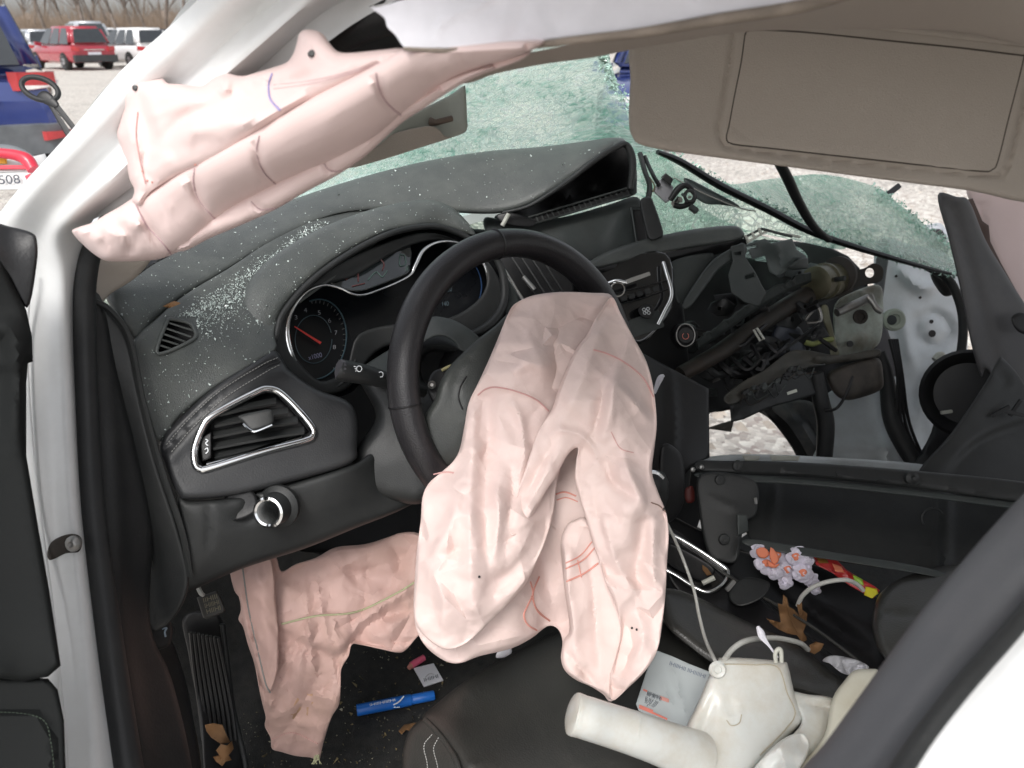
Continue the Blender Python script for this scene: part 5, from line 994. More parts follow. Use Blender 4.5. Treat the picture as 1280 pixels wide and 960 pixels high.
glassA = shattered('crazed_green_glass', (.38, .66, .55), (.86, .97, .91), (1, 1, 1), .90, 26)
glassB = shattered('crumbled_green_glass', (.38, .64, .53), (.84, .95, .88), (1, 1, .96), .55, 30, strch=(1, .6, 1))
fg = Folds().crumple((100, 800, 60, 350), 70, .014, 10, 60, 21, ang=.5).ridge([(600, 180), (640, 250)], .01, 8).ridge([(420, 300), (760, 130)], .02, 30)
ws = relief('windshield', [(110, 330, 1.40), (250, 200, 1.38), (420, 120, 1.34), (560, 70, 1.28), (640, 40, 1.22), (745, 30, 1.22), (764, 80, 1.32), (778, 120, 1.40), (800, 150, 1.42), (830, 190, 1.46), (850, 222, 1.48), (880, 262, 1.50), (940, 290, 1.52), (1000, 310, 1.54), (1000, 330, 1.62), (900, 320, 1.70), (780, 300, 1.82), (640, 300, 1.82), (450, 340, 1.75), (250, 380, 1.6), (130, 380, 1.45)], glassA, wreck, thick=.006, res=7, edge=(3, .001), folds=fg, flat_shade=True, round_back=False, label='green shattered windshield sagging over the dashboard')
relief('windshield_lower_sheet', [(800, 196, 1.44), (836, 192, 1.46), (880, 216, 1.48), (930, 240, 1.50), (985, 268, 1.52), (1030, 292, 1.53), (1060, 302, 1.54), (1050, 312, 1.55), (1000, 302, 1.54), (930, 290, 1.52), (870, 300, 1.50), (826, 298, 1.47), (806, 240, 1.45)], glassA, wreck, thick=.006, res=6, edge=(3, .001), folds=Folds().crumple((800, 1060, 190, 315), 40, .010, 8, 40, 23, ang=.55), flat_shade=True, round_back=False, key='wl')
relief('windshield_corner', [(868, 214, 1.52), (910, 230, 1.55), (960, 224, 1.58), (1030, 218, 1.62), (1096, 234, 1.64), (1120, 252, 1.63), (1160, 284, 1.61), (1190, 306, 1.60), (1210, 330, 1.58), (1210, 347, 1.57), (1170, 336, 1.55), (1110, 318, 1.54), (1050, 302, 1.53), (990, 272, 1.52), (930, 244, 1.51)], glassB, wreck, thick=.010, res=5, edge=(4, .003), folds=Folds().crumple((870, 1210, 215, 345), 90, .010, 7, 26, 25, ang=.5).ridge([(960, 250), (1060, 262), (1180, 320)], .02, 22), flat_shade=True, round_back=False, label='pale crumbled corner of the windshield')
# fringe of crushed glass along the free edge
V = []; Fc = []
q = catmull(np.array([(838, 192, 1.44), (900, 226, 1.46), (960, 256, 1.48), (1020, 286, 1.5), (1100, 318, 1.51), (1204, 346, 1.54)]), 20)
q2 = catmull(np.array([(1096, 236, 1.62), (1130, 262, 1.61), (1170, 290, 1.59), (1206, 326, 1.57)]), 20); q3 = catmull(np.array([(752, 72, 1.1), (770, 110, 1.3), (800, 150, 1.4), (828, 190, 1.45)]), 20)
for i in range(1500):
    s_ = [q, q, q2, q3][i % 4]; a = s_[rnd.randrange(len(s_))]; r_ = rnd.uniform(.0015, .005); c = P(a[0] + rnd.gauss(0, 4), a[1] + rnd.gauss(0, 3), a[2] - rnd.uniform(0, .012)); o_ = len(V)
    for k in range(4): V.append(c + Vector((rnd.uniform(-1, 1), rnd.uniform(-1, 1), rnd.uniform(-1, 1))) * r_)
    Fc += [(o_, o_ + 1, o_ + 2), (o_, o_ + 2, o_ + 3), (o_, o_ + 3, o_ + 1), (o_ + 1, o_ + 3, o_ + 2)]
o = mesh_obj('glass_fringe', V, Fc, mat('green_glass_crumb', (.48, .70, .60), .15, var=.5, vs=40, spec=.8), wreck, smooth=False); tag(o, kind='stuff')
tube('windshield_seal', [(822, 190, 1.40), (850, 202, 1.42), (900, 232, 1.44), (960, 262, 1.46), (1010, 288, 1.48), (1060, 306, 1.49), (1120, 324, 1.50), (1170, 338, 1.52), (1206, 346, 1.54)], [.007, .011, .012, .012, .011, .010, .008, .006, .003], black, wreck, seg=8, flat=.6, label='black edge strip of the windshield')
tube('loose_trim_strip', [(970, 196, 1.25), (984, 222, 1.30), (998, 252, 1.36), (1016, 282, 1.43), (1036, 300, 1.48)], [.009, .010, .0095, .009, .008], rubber, wreck, seg=10, flat=.7)
bar('wiper_stub', (1098, 252, 1.70), (1124, 232, 1.72), .012, .010, black, wreck)
tube('inner_seam', [(842, 222, 1.43), (880, 242, 1.45), (925, 260, 1.46), (945, 264, 1.47)], .0012, hose, wreck, seg=5)
relief('grey_frit', [(856, 222, 1.445), (890, 238, 1.455), (925, 258, 1.465), (900, 256, 1.465), (880, 254, 1.46), (862, 240, 1.45)], mat('frit', (.10, .12, .12), .3, var=.3, vs=30), wreck, thick=.003, res=6)
# crumpled hood ahead of the glass
HP = lambda x, y, z: (x, y, z)
rows = []
g = random.Random(11)
for j, y in enumerate((1.28, 1.45, 1.65, 1.85, 2.1, 2.3)):
    rows.append([(x, y + g.uniform(-.03, .03), .99 + .05 * math.sin(x * 5 + j) + g.uniform(-.03, .03) - (.30 if j == 5 else .03 * j) + .10 * math.exp(-((x - .42) / .3) ** 2 - ((y - 1.72) / .3) ** 2)) for x in (.10, .3, .55, .8, 1.05, 1.3, 1.5)])
patch('hood', rows, white, wreck, px=False, nu=5, nv=5, thick=.02, label='crumpled white hood')
patch('front_fender', [[(.06, y, z) for z in (.98 + (.02 if 1.4 < y < 2.2 else 0), .86, .72, .55)] for y in (.98, 1.2, 1.5, 1.8, 2.2, 2.45)], white, wreck, px=False, nu=4, nv=4, thick=.02)

# --- roof, headliner, visors
patch('roof', [[(.20, .62, 1.385), (.55, .70, 1.42), (.95, .72, 1.43), (1.35, .66, 1.41), (1.62, .55, 1.36)], [(.20, .3, 1.43), (.55, .3, 1.455), (.95, .3, 1.46), (1.35, .3, 1.45), (1.66, .3, 1.41)], [(.20, -.2, 1.45), (.55, -.2, 1.47), (.95, -.2, 1.475), (1.35, -.2, 1.47), (1.68, -.2, 1.43)], [(.22, -.9, 1.40), (.55, -.9, 1.44), (.95, -.9, 1.45), (1.35, -.9, 1.44), (1.66, -.9, 1.38)]], white, wreck, px=False, nu=4, nv=4, thick=.012)
# torn headliner flap: white backing up, beige face rolling under
relief('headliner_flap', [(463, 10, .43), (472, 9, .43), (486, 5, .425), (520, -4, .42), (700, -40, .40), (1000, -80, .38), (1040, -30, .38), (1000, 2, .385), (920, 14, .39), (800, 36, .40), (716, 46, .405), (655, 55, .41), (580, 60, .415), (515, 62, .42), (504, 58, .42), (494, 44, .425), (484, 34, .425), (480, 22, .43)], felt, wreck, thick=.006, res=7, edge=(3, .001), key='flap', label='torn headliner with white woven backing showing', n=3,
    folds=Folds().ridge([(545, 58), (548, 40), (560, 24), (600, 6), (640, -20)], .0022, 5).crumple((470, 1000, -30, 60), 14, .0012, 16, 80, 8))
tube('headliner_edge', [(505, 61, .418), (560, 63, .416), (640, 60, .41), (720, 50, .403), (800, 41, .398), (900, 24, .39), (1000, 8, .384), (1080, -14, .38)], [.0010, .0012, .0016, .0020, .0024, .0028, .003, .003], beige_d, wreck, seg=8)
relief('headliner', [(560, 100, 0.515), (604, 76, 0.485), (660, 66, 0.465), (720, 55, 0.430), (800, 45, 0.422), (900, 28, 0.395), (1000, 12, 0.388), (1100, -20, 0.380), (1340, -60, 0.380), (1340, 60, 0.440), (1200, 40, 0.460), (1060, 36, 0.470), (930, 40, 0.460), (850, 52, 0.475), (790, 62, 0.475), (740, 72, 0.480), (680, 80, 0.515), (620, 92, 0.525), (585, 104, 0.535)], beige, wreck, thick=.05, res=8, edge=(4, .003), label='sagging beige headliner', n=4,
    folds=Folds().ridge([(640, 76), (760, 58), (900, 36), (1000, 22)], .003, 6))
vis = relief('sun_visor', [(792, 50, .66), (788, 100, .66), (786, 150, .66), (790, 170, .66), (804, 182, .66), (860, 192, .655), (980, 208, .645), (1100, 224, .635), (1210, 238, .625), (1300, 252, .62), (1340, 200, .61), (1340, 20, .60), (1200, 0, .61), (1000, 10, .63), (860, 30, .65)], beige, wreck, thick=.018, res=4.2, edge=(9, .006), key='visor', label='large beige sun visor with vanity mirror cover', n=4,
    folds=Folds().ridge([(918, 30), (912, 80), (899, 150), (899, 168), (906, 180), (925, 186), (1080, 204), (1235, 220), (1252, 216), (1262, 200), (1284, 110), (1294, 60)], -.0030, 3.0, False).ridge([(920, 190), (1060, 208), (1200, 226)], -.003, 10))
relief('mirror_cover', [(930, 30, .650), (924, 90, .650), (910, 168, .648), (914, 178, .648), (1080, 196, .636), (1232, 210, .624), (1242, 204, .624), (1264, 120, .620), (1280, 60, .617), (1272, 55, .617), (1100, 46, .634), (960, 36, .648)], beige, vis, thick=.006, res=8, edge=(2.5, .0022), key='lid', smooth=False)
gs = MATS.get('gap_shadow') or mat('gap_shadow', (.07, .058, .048), .9)
tube('lid_gap', onto('visor', [(931, 44), (926, 80), (918, 120), (911, 158), (908, 172), (916, 180), (960, 185), (1040, 194), (1140, 205), (1225, 214), (1240, 212), (1247, 202), (1260, 150), (1274, 96), (1281, 66)], -.0003), .0007, gs, vis, seg=5, n=3)
tube('lid_gap_top', onto('visor', [(931, 44), (940, 38), (1000, 40), (1100, 50), (1200, 60), (1281, 70)], -.0003), .0009, gs, vis, seg=5, n=3)
tube('frame_ridge', onto('visor', [(930, 34), (1010, 26), (1100, 34), (1290, 56)], .001), .0022, beige, vis, seg=6)
v2_ = relief('driver_sun_visor', [(440, 190, .72), (455, 176, .72), (500, 150, .76), (560, 120, .80), (578, 108, .80), (582, 112, .80), (584, 150, .80), (584, 160, .80), (576, 168, .80), (530, 182, .78), (480, 198, .75), (430, 210, .72), (420, 200, .71)], mat('sunlit_visor_lining', (.36, .38, .34), .8, var=.05, bump=.4, bs=900), wreck, thick=.014, res=6, edge=(4, .004), label='folded driver sun visor behind the curtain airbag')
relief('visor_lower_face', [(438, 196, .715), (470, 184, .735), (490, 168, .75), (530, 158, .765), (546, 160, .775), (556, 170, .785), (564, 172, .79), (530, 183, .77), (480, 199, .74), (436, 210, .71)], beige, v2_, thick=.006, res=6, edge=(2, .001))
tube('visor_clip', [(538, 152, .785), (545, 153, .783), (565, 148, .79)], [.0045, .003, .003], mat('brown_pin', (.12, .09, .07), .5), v2_, seg=8, smooth_path=False)
relief('visor_bolt_tab', [(490, 164, .76), (500, 158, .762), (508, 158, .765), (500, 166, .762)], beige_d, v2_, thick=.008, res=3)

# rear view mirror mount and sensor hanging from the glass by its leads
hm = thing('hanging_sensor', 'torn off mirror mount and sensor dangling by wires at the middle of the broken windshield', 'sensor', tuple(P(840, 240, 1.36)))
relief('sensor_box', [(822, 226, 1.36), (830, 222, 1.36), (842, 234, 1.36), (838, 250, 1.36), (832, 254, 1.36), (817, 240, 1.36)], mat('grey_sensor', (.30, .30, .32), .5, var=.1), hm, thick=.02, res=4, smooth=False, edge=(2, .002))
relief('black_socket', [(826, 222, 1.35), (832, 216, 1.35), (842, 224, 1.35), (838, 232, 1.35)], black, hm, thick=.015, res=4, smooth=False, edge=(1.5, .001))
tube('mount_arm', [(838, 250, 1.35), (848, 236, 1.35), (858, 232, 1.35), (868, 242, 1.35), (866, 252, 1.35), (852, 258, 1.35), (842, 256, 1.35)], [.005, .006, .005, .004, .004, .005, .005], black, hm, seg=8)
tube('mount_ring', [(862 + 6 * math.cos(t), 245 + 7 * math.sin(t), 1.345) for t in np.linspace(0, 6.28, 9)[:-1]], .003, plastic, hm, closed=True, seg=6, n=2)
bar('mount_plug', (862, 258, 1.345), (872, 265, 1.345), .010, .010, greyplastic, hm)
bar('mount_bracket', (840, 256, 1.35), (852, 248, 1.35), .008, .006, dullmetal, hm)
tube('wire', [(806, 196, 1.40), (812, 210, 1.38), (818, 222, 1.36), (824, 232, 1.355)], .004, black, hm, seg=6)
tube('wire', [(800, 192, 1.40), (806, 214, 1.38), (812, 232, 1.36), (810, 250, 1.35)], .005, rubber, hm, seg=6)
tube('wire', [(812, 222, 1.37), (818, 232, 1.36), (816, 240, 1.358)], .0015, olive, hm, seg=5)
for k in range(5): bar('mount_fragment', (844 + k * 4, 252 - (k % 3) * 5, 1.343), (848 + k * 4, 246 + (k % 2) * 7, 1.343), .004, .004, [black, dullmetal, greyplastic][k % 3], hm)

# ================================================================ AIRBAGS
# --- driver airbag, limp over the wheel
ab_out = [(637, 388, .88), (648, 377, .89), (668, 369, .90), (700, 365, .91), (738, 367, .92), (764, 371, .925), (776, 392, .92), (792, 422, .91), (808, 452, .90), (817, 486, .885), (821, 528, .87), (818, 560, .86), (815, 590, .85), (823, 616, .845), (833, 642, .84), (836, 668, .835), (834, 700, .83), (832, 740, .825), (828, 778, .82), (822, 812, .815), (808, 837, .81), (785, 860, .81), (764, 877, .81), (754, 868, .815), (738, 858, .82), (720, 850, .82), (706, 838, .825), (701, 822, .83), (703, 802, .835), (697, 786, .845), (684, 783, .84), (664, 798, .815), (638, 811, .80), (600, 820, .79), (575, 829, .785), (556, 826, .785), (534, 810, .785), (521, 788, .785), (517, 758, .79), (519, 715, .795), (522, 680, .80), (526, 650, .805), (528, 622, .81), (536, 604, .82), (552, 590, .83), (567, 576, .84), (575, 560, .85), (581, 530, .86), (586, 503, .865), (598, 478, .865), (610, 452, .87), (622, 424, .875)]
fo = Folds(True).facet((515, 840, 360, 885), 22, .006, 31, ang=.9, st=1.6).ridge([(676, 700), (690, 752), (692, 775)], -.008, 12).ridge([(560, 800), (610, 806), (660, 790)], .008, 12)
ab_back = [(x, y, d + .035) for x, y, d in ab_out]
bag = relief('driver_airbag', ab_back, pink, wreck, ctrl=[(690, 620, .885), (700, 580, .90), (690, 700, .875), (740, 700, .855), (600, 680, .81), (700, 440, .88), (650, 760, .825), (780, 560, .855)], res=3.6, thick=.02, edge=(5, .005), folds=fo, n=4, key='bagB', label='limp pale pink driver airbag hanging from the steering wheel')
# the cloth hangs in overlapping folds: upper left sheet with the big left lobe
fl_ = Folds(True)
fl_.ridge([(594, 495), (590, 560), (588, 630), (588, 690), (592, 760)], .014, 12).ridge([(612, 500), (608, 580), (607, 660), (612, 720)], -.009, 9)
fl_.ridge([(640, 500), (652, 530), (655, 572), (646, 600)], .010, 6).ridge([(628, 590), (622, 612), (624, 650), (618, 700)], .012, 8).ridge([(640, 588), (640, 620), (633, 660)], -.010, 6)
fl_.ridge([(536, 700), (560, 662), (580, 600)], .012, 12).ridge([(526, 700), (545, 720), (556, 760), (552, 800)], .008, 14).ridge([(550, 700), (568, 688), (596, 684)], -.007, 8)
fl_.ridge([(640, 680), (660, 650), (680, 620)], .008, 14).ridge([(600, 740), (640, 712), (668, 680)], -.008, 12).ridge([(606, 770), (640, 740), (664, 706)], .008, 12)
fl_.ridge([(690, 380), (704, 430), (706, 480)], -.010, 12).ridge([(736, 380), (722, 420), (704, 460)], -.016, 22).ridge([(640, 466), (662, 454), (690, 462)], .010, 9).ridge([(650, 400), (672, 440), (680, 480)], .008, 12).ridge([(620, 440), (650, 440), (680, 430)], -.006, 8)
fl_.ridge([(596, 494), (618, 485), (641, 488), (669, 499), (686, 514)], .003, 3)
fl_.facet((515, 770, 360, 835), 19, .0054, 71, ang=1.2, st=2.1).facet((515, 770, 360, 835), 32, .0080, 72, ang=-.5, st=2.6).facet((515, 770, 360, 835), 10, .0010, 73, ang=.5, st=1.6)
L_out = [(637, 388, .88), (648, 377, .89), (668, 369, .90), (700, 365, .91), (738, 366, .925), (765, 370, .94), (762, 400, .935), (748, 440, .92), (730, 480, .90), (716, 520, .885), (706, 560, .87), (696, 606, .85), (692, 640, .835), (681, 678, .81), (669, 706, .80), (657, 730, .795), (638, 752, .79), (618, 772, .785), (600, 790, .782), (580, 806, .78), (558, 812, .78), (536, 800, .785), (521, 782, .785), (517, 758, .79), (519, 715, .795), (522, 680, .80), (526, 650, .805), (528, 622, .81), (536, 604, .82), (552, 590, .83), (567, 576, .84), (575, 560, .85), (581, 530, .86), (586, 503, .865), (598, 478, .865), (610, 452, .87), (622, 424, .875)]
relief('cloth_fold', L_out, pink, bag, ctrl=[(600, 680, .775), (660, 440, .865), (640, 600, .81), (590, 760, .765)], res=2.7, thick=.007, edge=(4, .004), folds=fl_, n=4, key='bagL')
# lower right inner lobe
fm_ = Folds(True).ridge([(712, 665), (712, 730), (718, 790), (722, 840)], .012, 12).ridge([(736, 690), (744, 770), (752, 850)], -.008, 8).ridge([(706, 812), (722, 832), (744, 854)], -.006, 5).facet((695, 805, 640, 880), 18, .0052, 74, ang=1.6, st=1.9).facet((695, 805, 640, 880), 9, .0009, 78, st=1.6)
relief('cloth_fold', [(708, 657, .845), (718, 650, .845), (735, 650, .845), (762, 700, .84), (790, 750, .83), (800, 800, .82), (790, 850, .815), (766, 874, .815), (754, 866, .815), (738, 857, .82), (720, 849, .82), (707, 838, .825), (702, 822, .83), (705, 800, .83), (712, 785, .83), (706, 740, .835), (702, 700, .84), (701, 676, .845)], pink, bag, res=3.0, thick=.010, edge=(5, .005), folds=fm_, n=4, key='bagM')
# right hand flap, folding over down to a spout
fr_ = Folds(True)
fr_.ridge([(760, 400), (740, 440), (722, 490), (700, 530)], .012, 13).ridge([(784, 430), (768, 470), (764, 520), (748, 556)], .012, 10).ridge([(760, 470), (748, 520), (740, 548)], -.010, 7).ridge([(772, 480), (790, 500), (814, 530)], .009, 7)
fr_.ridge([(684, 548), (700, 538), (722, 542), (738, 556), (760, 600)], .008, 5).ridge([(704, 560), (684, 590), (660, 630), (646, 656)], .010, 9).ridge([(690, 556), (672, 590), (656, 630)], -.007, 6)
fr_.ridge([(746, 570), (765, 600), (782, 615), (800, 625)], -.012, 8).ridge([(776, 560), (790, 600), (808, 640)], .012, 9).ridge([(804, 640), (800, 680), (796, 720), (806, 760)], -.010, 9).ridge([(820, 640), (816, 690), (820, 740)], .010, 8)
fr_.ridge([(750, 640), (765, 690), (780, 720), (800, 745)], .013, 10).ridge([(780, 760), (782, 800), (774, 850)], -.010, 8).ridge([(796, 760), (804, 800), (792, 830)], .010, 9).ridge([(740, 620), (752, 660), (764, 700)], -.006, 6)
fr_.facet((630, 840, 360, 885), 19, .0055, 75, ang=1.25, st=2.1).facet((630, 840, 360, 885), 32, .0080, 76, ang=.5, st=2.4).facet((630, 840, 360, 885), 10, .0010, 79, ang=.9, st=1.6)
R_out = [(764, 371, .905), (776, 392, .90), (792, 422, .89), (808, 452, .885), (817, 486, .87), (821, 528, .855), (818, 560, .845), (815, 590, .84), (823, 616, .835), (833, 642, .83), (836, 668, .825), (834, 700, .82), (832, 740, .815), (828, 778, .81), (822, 812, .805), (808, 837, .80), (785, 860, .80), (765, 876, .805), (762, 850, .81), (770, 820, .81), (776, 790, .812), (770, 757, .812), (757, 727, .815), (749, 700, .82), (741, 678, .825), (729, 636, .83), (719, 604, .835), (720, 578, .84), (722, 560, .84), (710, 568, .835), (696, 594, .825), (683, 613, .815), (668, 640, .80), (653, 661, .79), (641, 670, .785), (636, 662, .79), (641, 636, .80), (650, 606, .81), (657, 585, .82), (664, 564, .83), (674, 537, .84), (690, 512, .85), (699, 483, .86), (718, 440, .875), (734, 418, .885), (746, 396, .895)]
relief('cloth_fold', R_out, pink, bag, ctrl=[(760, 500, .84), (790, 640, .805), (730, 460, .865)], res=2.7, thick=.007, edge=(4, .004), folds=fr_, n=4, key='bag')
for q, r_, mm in (([(597, 494), (606, 487), (618, 484), (641, 488), (669, 499), (686, 514)], .0009, pinkthread), ([(742, 437), (759, 442), (781, 453), (804, 472), (817, 496)], .0009, pinkthread), ([(542, 593), (556, 590), (567, 591)], .0008, pinkthread),
    ([(707, 704), (726, 694), (740, 677)], .0007, redthread), ([(707, 711), (729, 700), (744, 684)], .0008, redthread), ([(708, 727), (730, 717), (748, 704)], .0010, redthread), ([(722, 700), (727, 722)], .0006, redthread),
    ([(663, 727), (666, 742), (660, 756), (655, 769), (660, 781), (671, 788)], .0010, redthread), ([(674, 721), (667, 738), (667, 752), (673, 765), (687, 776)], .0011, redthread), ([(664, 745), (671, 761), (684, 774)], .0007, redthread), ([(694, 618), (706, 615), (720, 620)], .0010, redthread), ([(696, 625), (708, 622), (722, 627)], .0007, redthread),
    ([(764, 540), (775, 560), (792, 566)], .0005, pinkthread), ([(814, 628), (824, 632), (832, 640)], .0008, mat('brown_thread', (.30, .2, .17), .8))):
    c_ = np.mean(np.array(q, float), axis=0)[None]; kk = 'bag' if SURF['bag'].inside(c_)[0] and c_[0, 0] > 735 or q[0] == (742, 437) else ('bagM' if SURF['bagM'].inside(c_)[0] else ('bagL' if SURF['bagL'].inside(c_)[0] else 'bagB'))
    line_on('seam', kk, q, r_, mm, bag)
for x, y in ((599, 721), (790, 785), (796, 787), (830, 636), (829, 637)):
    lathe('dark_speck', (x, y, SURF['bag' if x > 700 else 'bagL'].d(x, y) - .0008), -VW, [(.0014, 0), (.0010, .0006), (0, .0007)], black, bag, seg=7)

# --- side curtain airbag hanging from the roof rail
f1 = Folds().ridge([(170, 106), (178, 140), (186, 170), (180, 220)], -.006, 9).ridge([(196, 180), (225, 150), (262, 135)], -.005, 6).ridge([(210, 190), (250, 160), (330, 150), (400, 120)], .012, 16).ridge([(300, 104), (330, 108), (390, 96)], -.006, 7).ridge([(275, 97), (284, 108), (275, 120)], .008, 7).ridge([(374, 46), (372, 72)], .004, 6).ridge([(340, 84), (336, 110), (346, 140)], -.003, 4).ridge([(160, 150), (172, 190), (168, 240)], .006, 7).ridge([(175, 215), (190, 225), (186, 240)], -.004, 5).crumple((150, 420, 90, 250), 20, .0035, 14, 54, 41).facet((140, 530, 30, 265), 26, .0016, 45, ang=-.5, st=2.2).crumple((150, 210, 180, 260), 10, .002, 6, 22, 42)
relief('curtain_airbag', [(151, 110, 0.615), (160, 98, 0.610), (180, 99, 0.600), (202, 98, 0.590), (210, 104, 0.580), (224, 105, 0.570), (240, 107, 0.565), (254, 107, 0.560), (268, 97, 0.555), (284, 92, 0.550), (303, 95, 0.540), (322, 90, 0.530), (342, 84, 0.520), (358, 78, 0.510), (366, 68, 0.500), (371, 54, 0.495), (374, 42, 0.490), (382, 37, 0.488), (394, 38, 0.483), (404, 43, 0.480), (412, 54, 0.475), (422, 64, 0.470), (438, 66, 0.460), (470, 63, 0.445), (505, 60, 0.430), (520, 66, 0.425), (497, 78, 0.435), (466, 90, 0.450), (425, 110, 0.470), (388, 130, 0.490), (352, 150, 0.505), (306, 178, 0.530), (262, 202, 0.555), (222, 220, 0.580), (190, 240, 0.600), (176, 258, 0.610), (165, 252, 0.615), (168, 238, 0.615), (162, 224, 0.618), (158, 205, 0.620), (152, 186, 0.622), (146, 168, 0.623), (150, 148, 0.620), (152, 132, 0.618), (146, 122, 0.618)],
    pink2, wreck, thick=.034, res=5, edge=(20, .017), folds=f1, key='cur', n=4, label='upper fold of the deflated driver curtain airbag')
ca = bpy.data.objects['curtain_airbag']
f2 = Folds()
f2.ridge([(500, 100), (440, 140), (380, 180), (330, 210), (270, 240)], .006, 26)
for q, A, w_ in (([(470, 88), (474, 108), (484, 128), (502, 145)], -.006, 6), ([(323, 168), (321, 190), (328, 212), (346, 231)], -.007, 6), ([(243, 206), (242, 228), (250, 252), (272, 280)], -.007, 6), ([(403, 200), (412, 214), (430, 220)], -.005, 5), ([(313, 250), (326, 262), (350, 266)], -.005, 5)): f2.ridge(q, A, w_)
f2.ridge([(168, 252), (176, 268), (198, 302), (214, 320)], -.008, 6).ridge([(150, 262), (158, 276), (184, 282)], .007, 8).ridge([(112, 284), (134, 300), (150, 318)], -.005, 6).ridge([(172, 300), (158, 318), (148, 324)], -.009, 7).ridge([(180, 240), (206, 236), (232, 226)], .006, 9)
f2.step([(640, 72), (600, 84), (570, 100), (540, 124)], .010, 6, 24).ridge([(560, 72), (580, 80), (556, 104), (530, 120)], -.012, 8).ridge([(600, 70), (640, 64)], -.006, 6)
f2.facet((85, 700, 40, 335), 24, .0010, 43, ang=-.55, st=2.6).ridge([(112, 300), (140, 292), (160, 300)], .006, 6).crumple((95, 220, 230, 325), 14, .0022, 10, 34, 44)
relief('curtain_airbag', [(90, 290, 0.665), (98, 284, 0.655), (116, 278, 0.645), (132, 268, 0.635), (150, 258, 0.625), (172, 244, 0.610), (196, 232, 0.595), (222, 212, 0.575), (262, 194, 0.545), (306, 170, 0.515), (352, 142, 0.490), (400, 116, 0.465), (450, 90, 0.440), (492, 66, 0.420), (515, 58, 0.410), (560, 56, 0.400), (610, 53, 0.390), (680, 50, 0.380), (664, 64, 0.385), (636, 76, 0.400), (606, 86, 0.415), (580, 96, 0.430), (552, 112, 0.450), (531, 128, 0.465), (500, 148, 0.480), (470, 172, 0.495), (437, 193, 0.515), (390, 214, 0.540), (344, 235, 0.565), (300, 258, 0.590), (265, 284, 0.610), (240, 306, 0.625), (205, 322, 0.640), (181, 326, 0.650), (150, 327, 0.655), (132, 326, 0.660), (118, 318, 0.665), (104, 306, 0.665)],
    pink2, wreck, thick=.055, res=4.6, edge=(32, .026), folds=f2, key='cur2', n=4, label='rolled lower tubes of the deflated driver curtain airbag')
f4 = Folds().ridge([(403, 200), (412, 214), (430, 222)], -.006, 5).ridge([(313, 250), (326, 262), (350, 266)], -.006, 5).crumple((230, 600, 90, 310), 24, .003, 9, 40, 47, ang=-.55)
relief('curtain_airbag', [(640, 72, 0.410), (664, 64, 0.395), (650, 76, 0.405), (606, 92, 0.420), (580, 104, 0.435), (552, 121, 0.455), (531, 135, 0.470), (506, 151, 0.490), (486, 168, 0.505), (458, 194, 0.520), (425, 217, 0.540), (384, 239, 0.560), (344, 262, 0.580), (300, 282, 0.600), (262, 298, 0.620), (230, 314, 0.635), (220, 306, 0.635), (258, 270, 0.615), (300, 240, 0.595), (344, 218, 0.570), (390, 196, 0.545), (437, 170, 0.520), (500, 130, 0.485), (560, 96, 0.445)],
    pink2, wreck, thick=.034, res=4.6, edge=(16, .016), folds=f4, key='cur3', n=4, label='narrow lowest roll of the deflated driver curtain airbag')
cb = bpy.data.objects['curtain_airbag.001']
for q in ([(470, 91), (473, 108), (483, 128), (503, 146)], [(324, 170), (321, 190), (329, 214), (346, 232)], [(243, 210), (242, 230), (250, 252), (271, 277)]):
    stitches('seam_stitching', 'cur2', q, mauvethread, cb, step=2.6, r=.0008)
for q in ([(404, 203), (412, 213), (428, 214)], [(314, 252), (326, 262), (346, 260)]): stitches('seam_stitching', 'cur3', q, mauvethread, cb, step=2.6, r=.0008)
line_on('seam', 'cur2', [(168, 252), (182, 280), (200, 300), (214, 318)], .0006, mauvethread, cb)
line_on('blue_mark', 'cur', [(340, 92), (336, 106), (338, 124), (350, 138)], .0008, violetthread, ca)
for k in range(2): stitches('seam_stitching', 'cur', [(342, 106 + k * 5), (380, 102 + k * 4), (420, 94 + k * 3), (470, 80 + k * 2), (498, 70)], mauvethread, ca, step=2.8, r=.00035)
line_on('seam', 'cur', [(172, 140), (170, 170), (176, 205), (182, 230)], .0005, pinkthread, ca)
for x, y, r_ in ((390, 67, .0024), (169, 110, .0024), (388, 68, .0018)): lathe('dark_rivet', (x, y, SURF['cur'].d(x, y) - .001), -VW, [(r_, 0), (r_ * .8, .0012), (0, .0014)], black, ca, seg=10)
for x, y in ((178, 214), (184, 226), (190, 228), (244, 206)): 
    if SURF['cur'].inside(np.array([[x, y]], float))[0]: lathe('dark_speck', (x, y, SURF['cur'].d(x, y) - .0008), -VW, [(.0009, 0), (.0006, .0005), (0, .0006)], redthread, ca, seg=6)

# --- knee airbag slumped in the footwell
f3 = Folds(True)
f3.ridge([(303, 707), (311, 763), (323, 816), (332, 854)], -.006, 4).ridge([(294, 716), (300, 740), (308, 780)], .006, 6).ridge([(322, 720), (330, 770), (334, 830)], .008, 9)
f3.step([(345, 779), (395, 769), (445, 765), (495, 741), (520, 724)], .004, 4, 40, False)
f3.step([(350, 786), (400, 810), (424, 816), (450, 786), (480, 762), (520, 738)], -.018, 7, 50)
f3.ridge([(434, 706), (448, 734), (446, 750)], -.008, 9).ridge([(486, 676), (500, 700), (496, 724)], -.008, 8).ridge([(400, 700), (450, 694), (510, 680)], .010, 18)
f3.ridge([(380, 806), (372, 850), (350, 900)], .010, 10).ridge([(352, 830), (364, 860), (348, 890)], -.010, 9).ridge([(404, 830), (380, 880), (366, 900)], -.008, 8).ridge([(420, 830), (412, 870), (398, 930)], .008, 9)
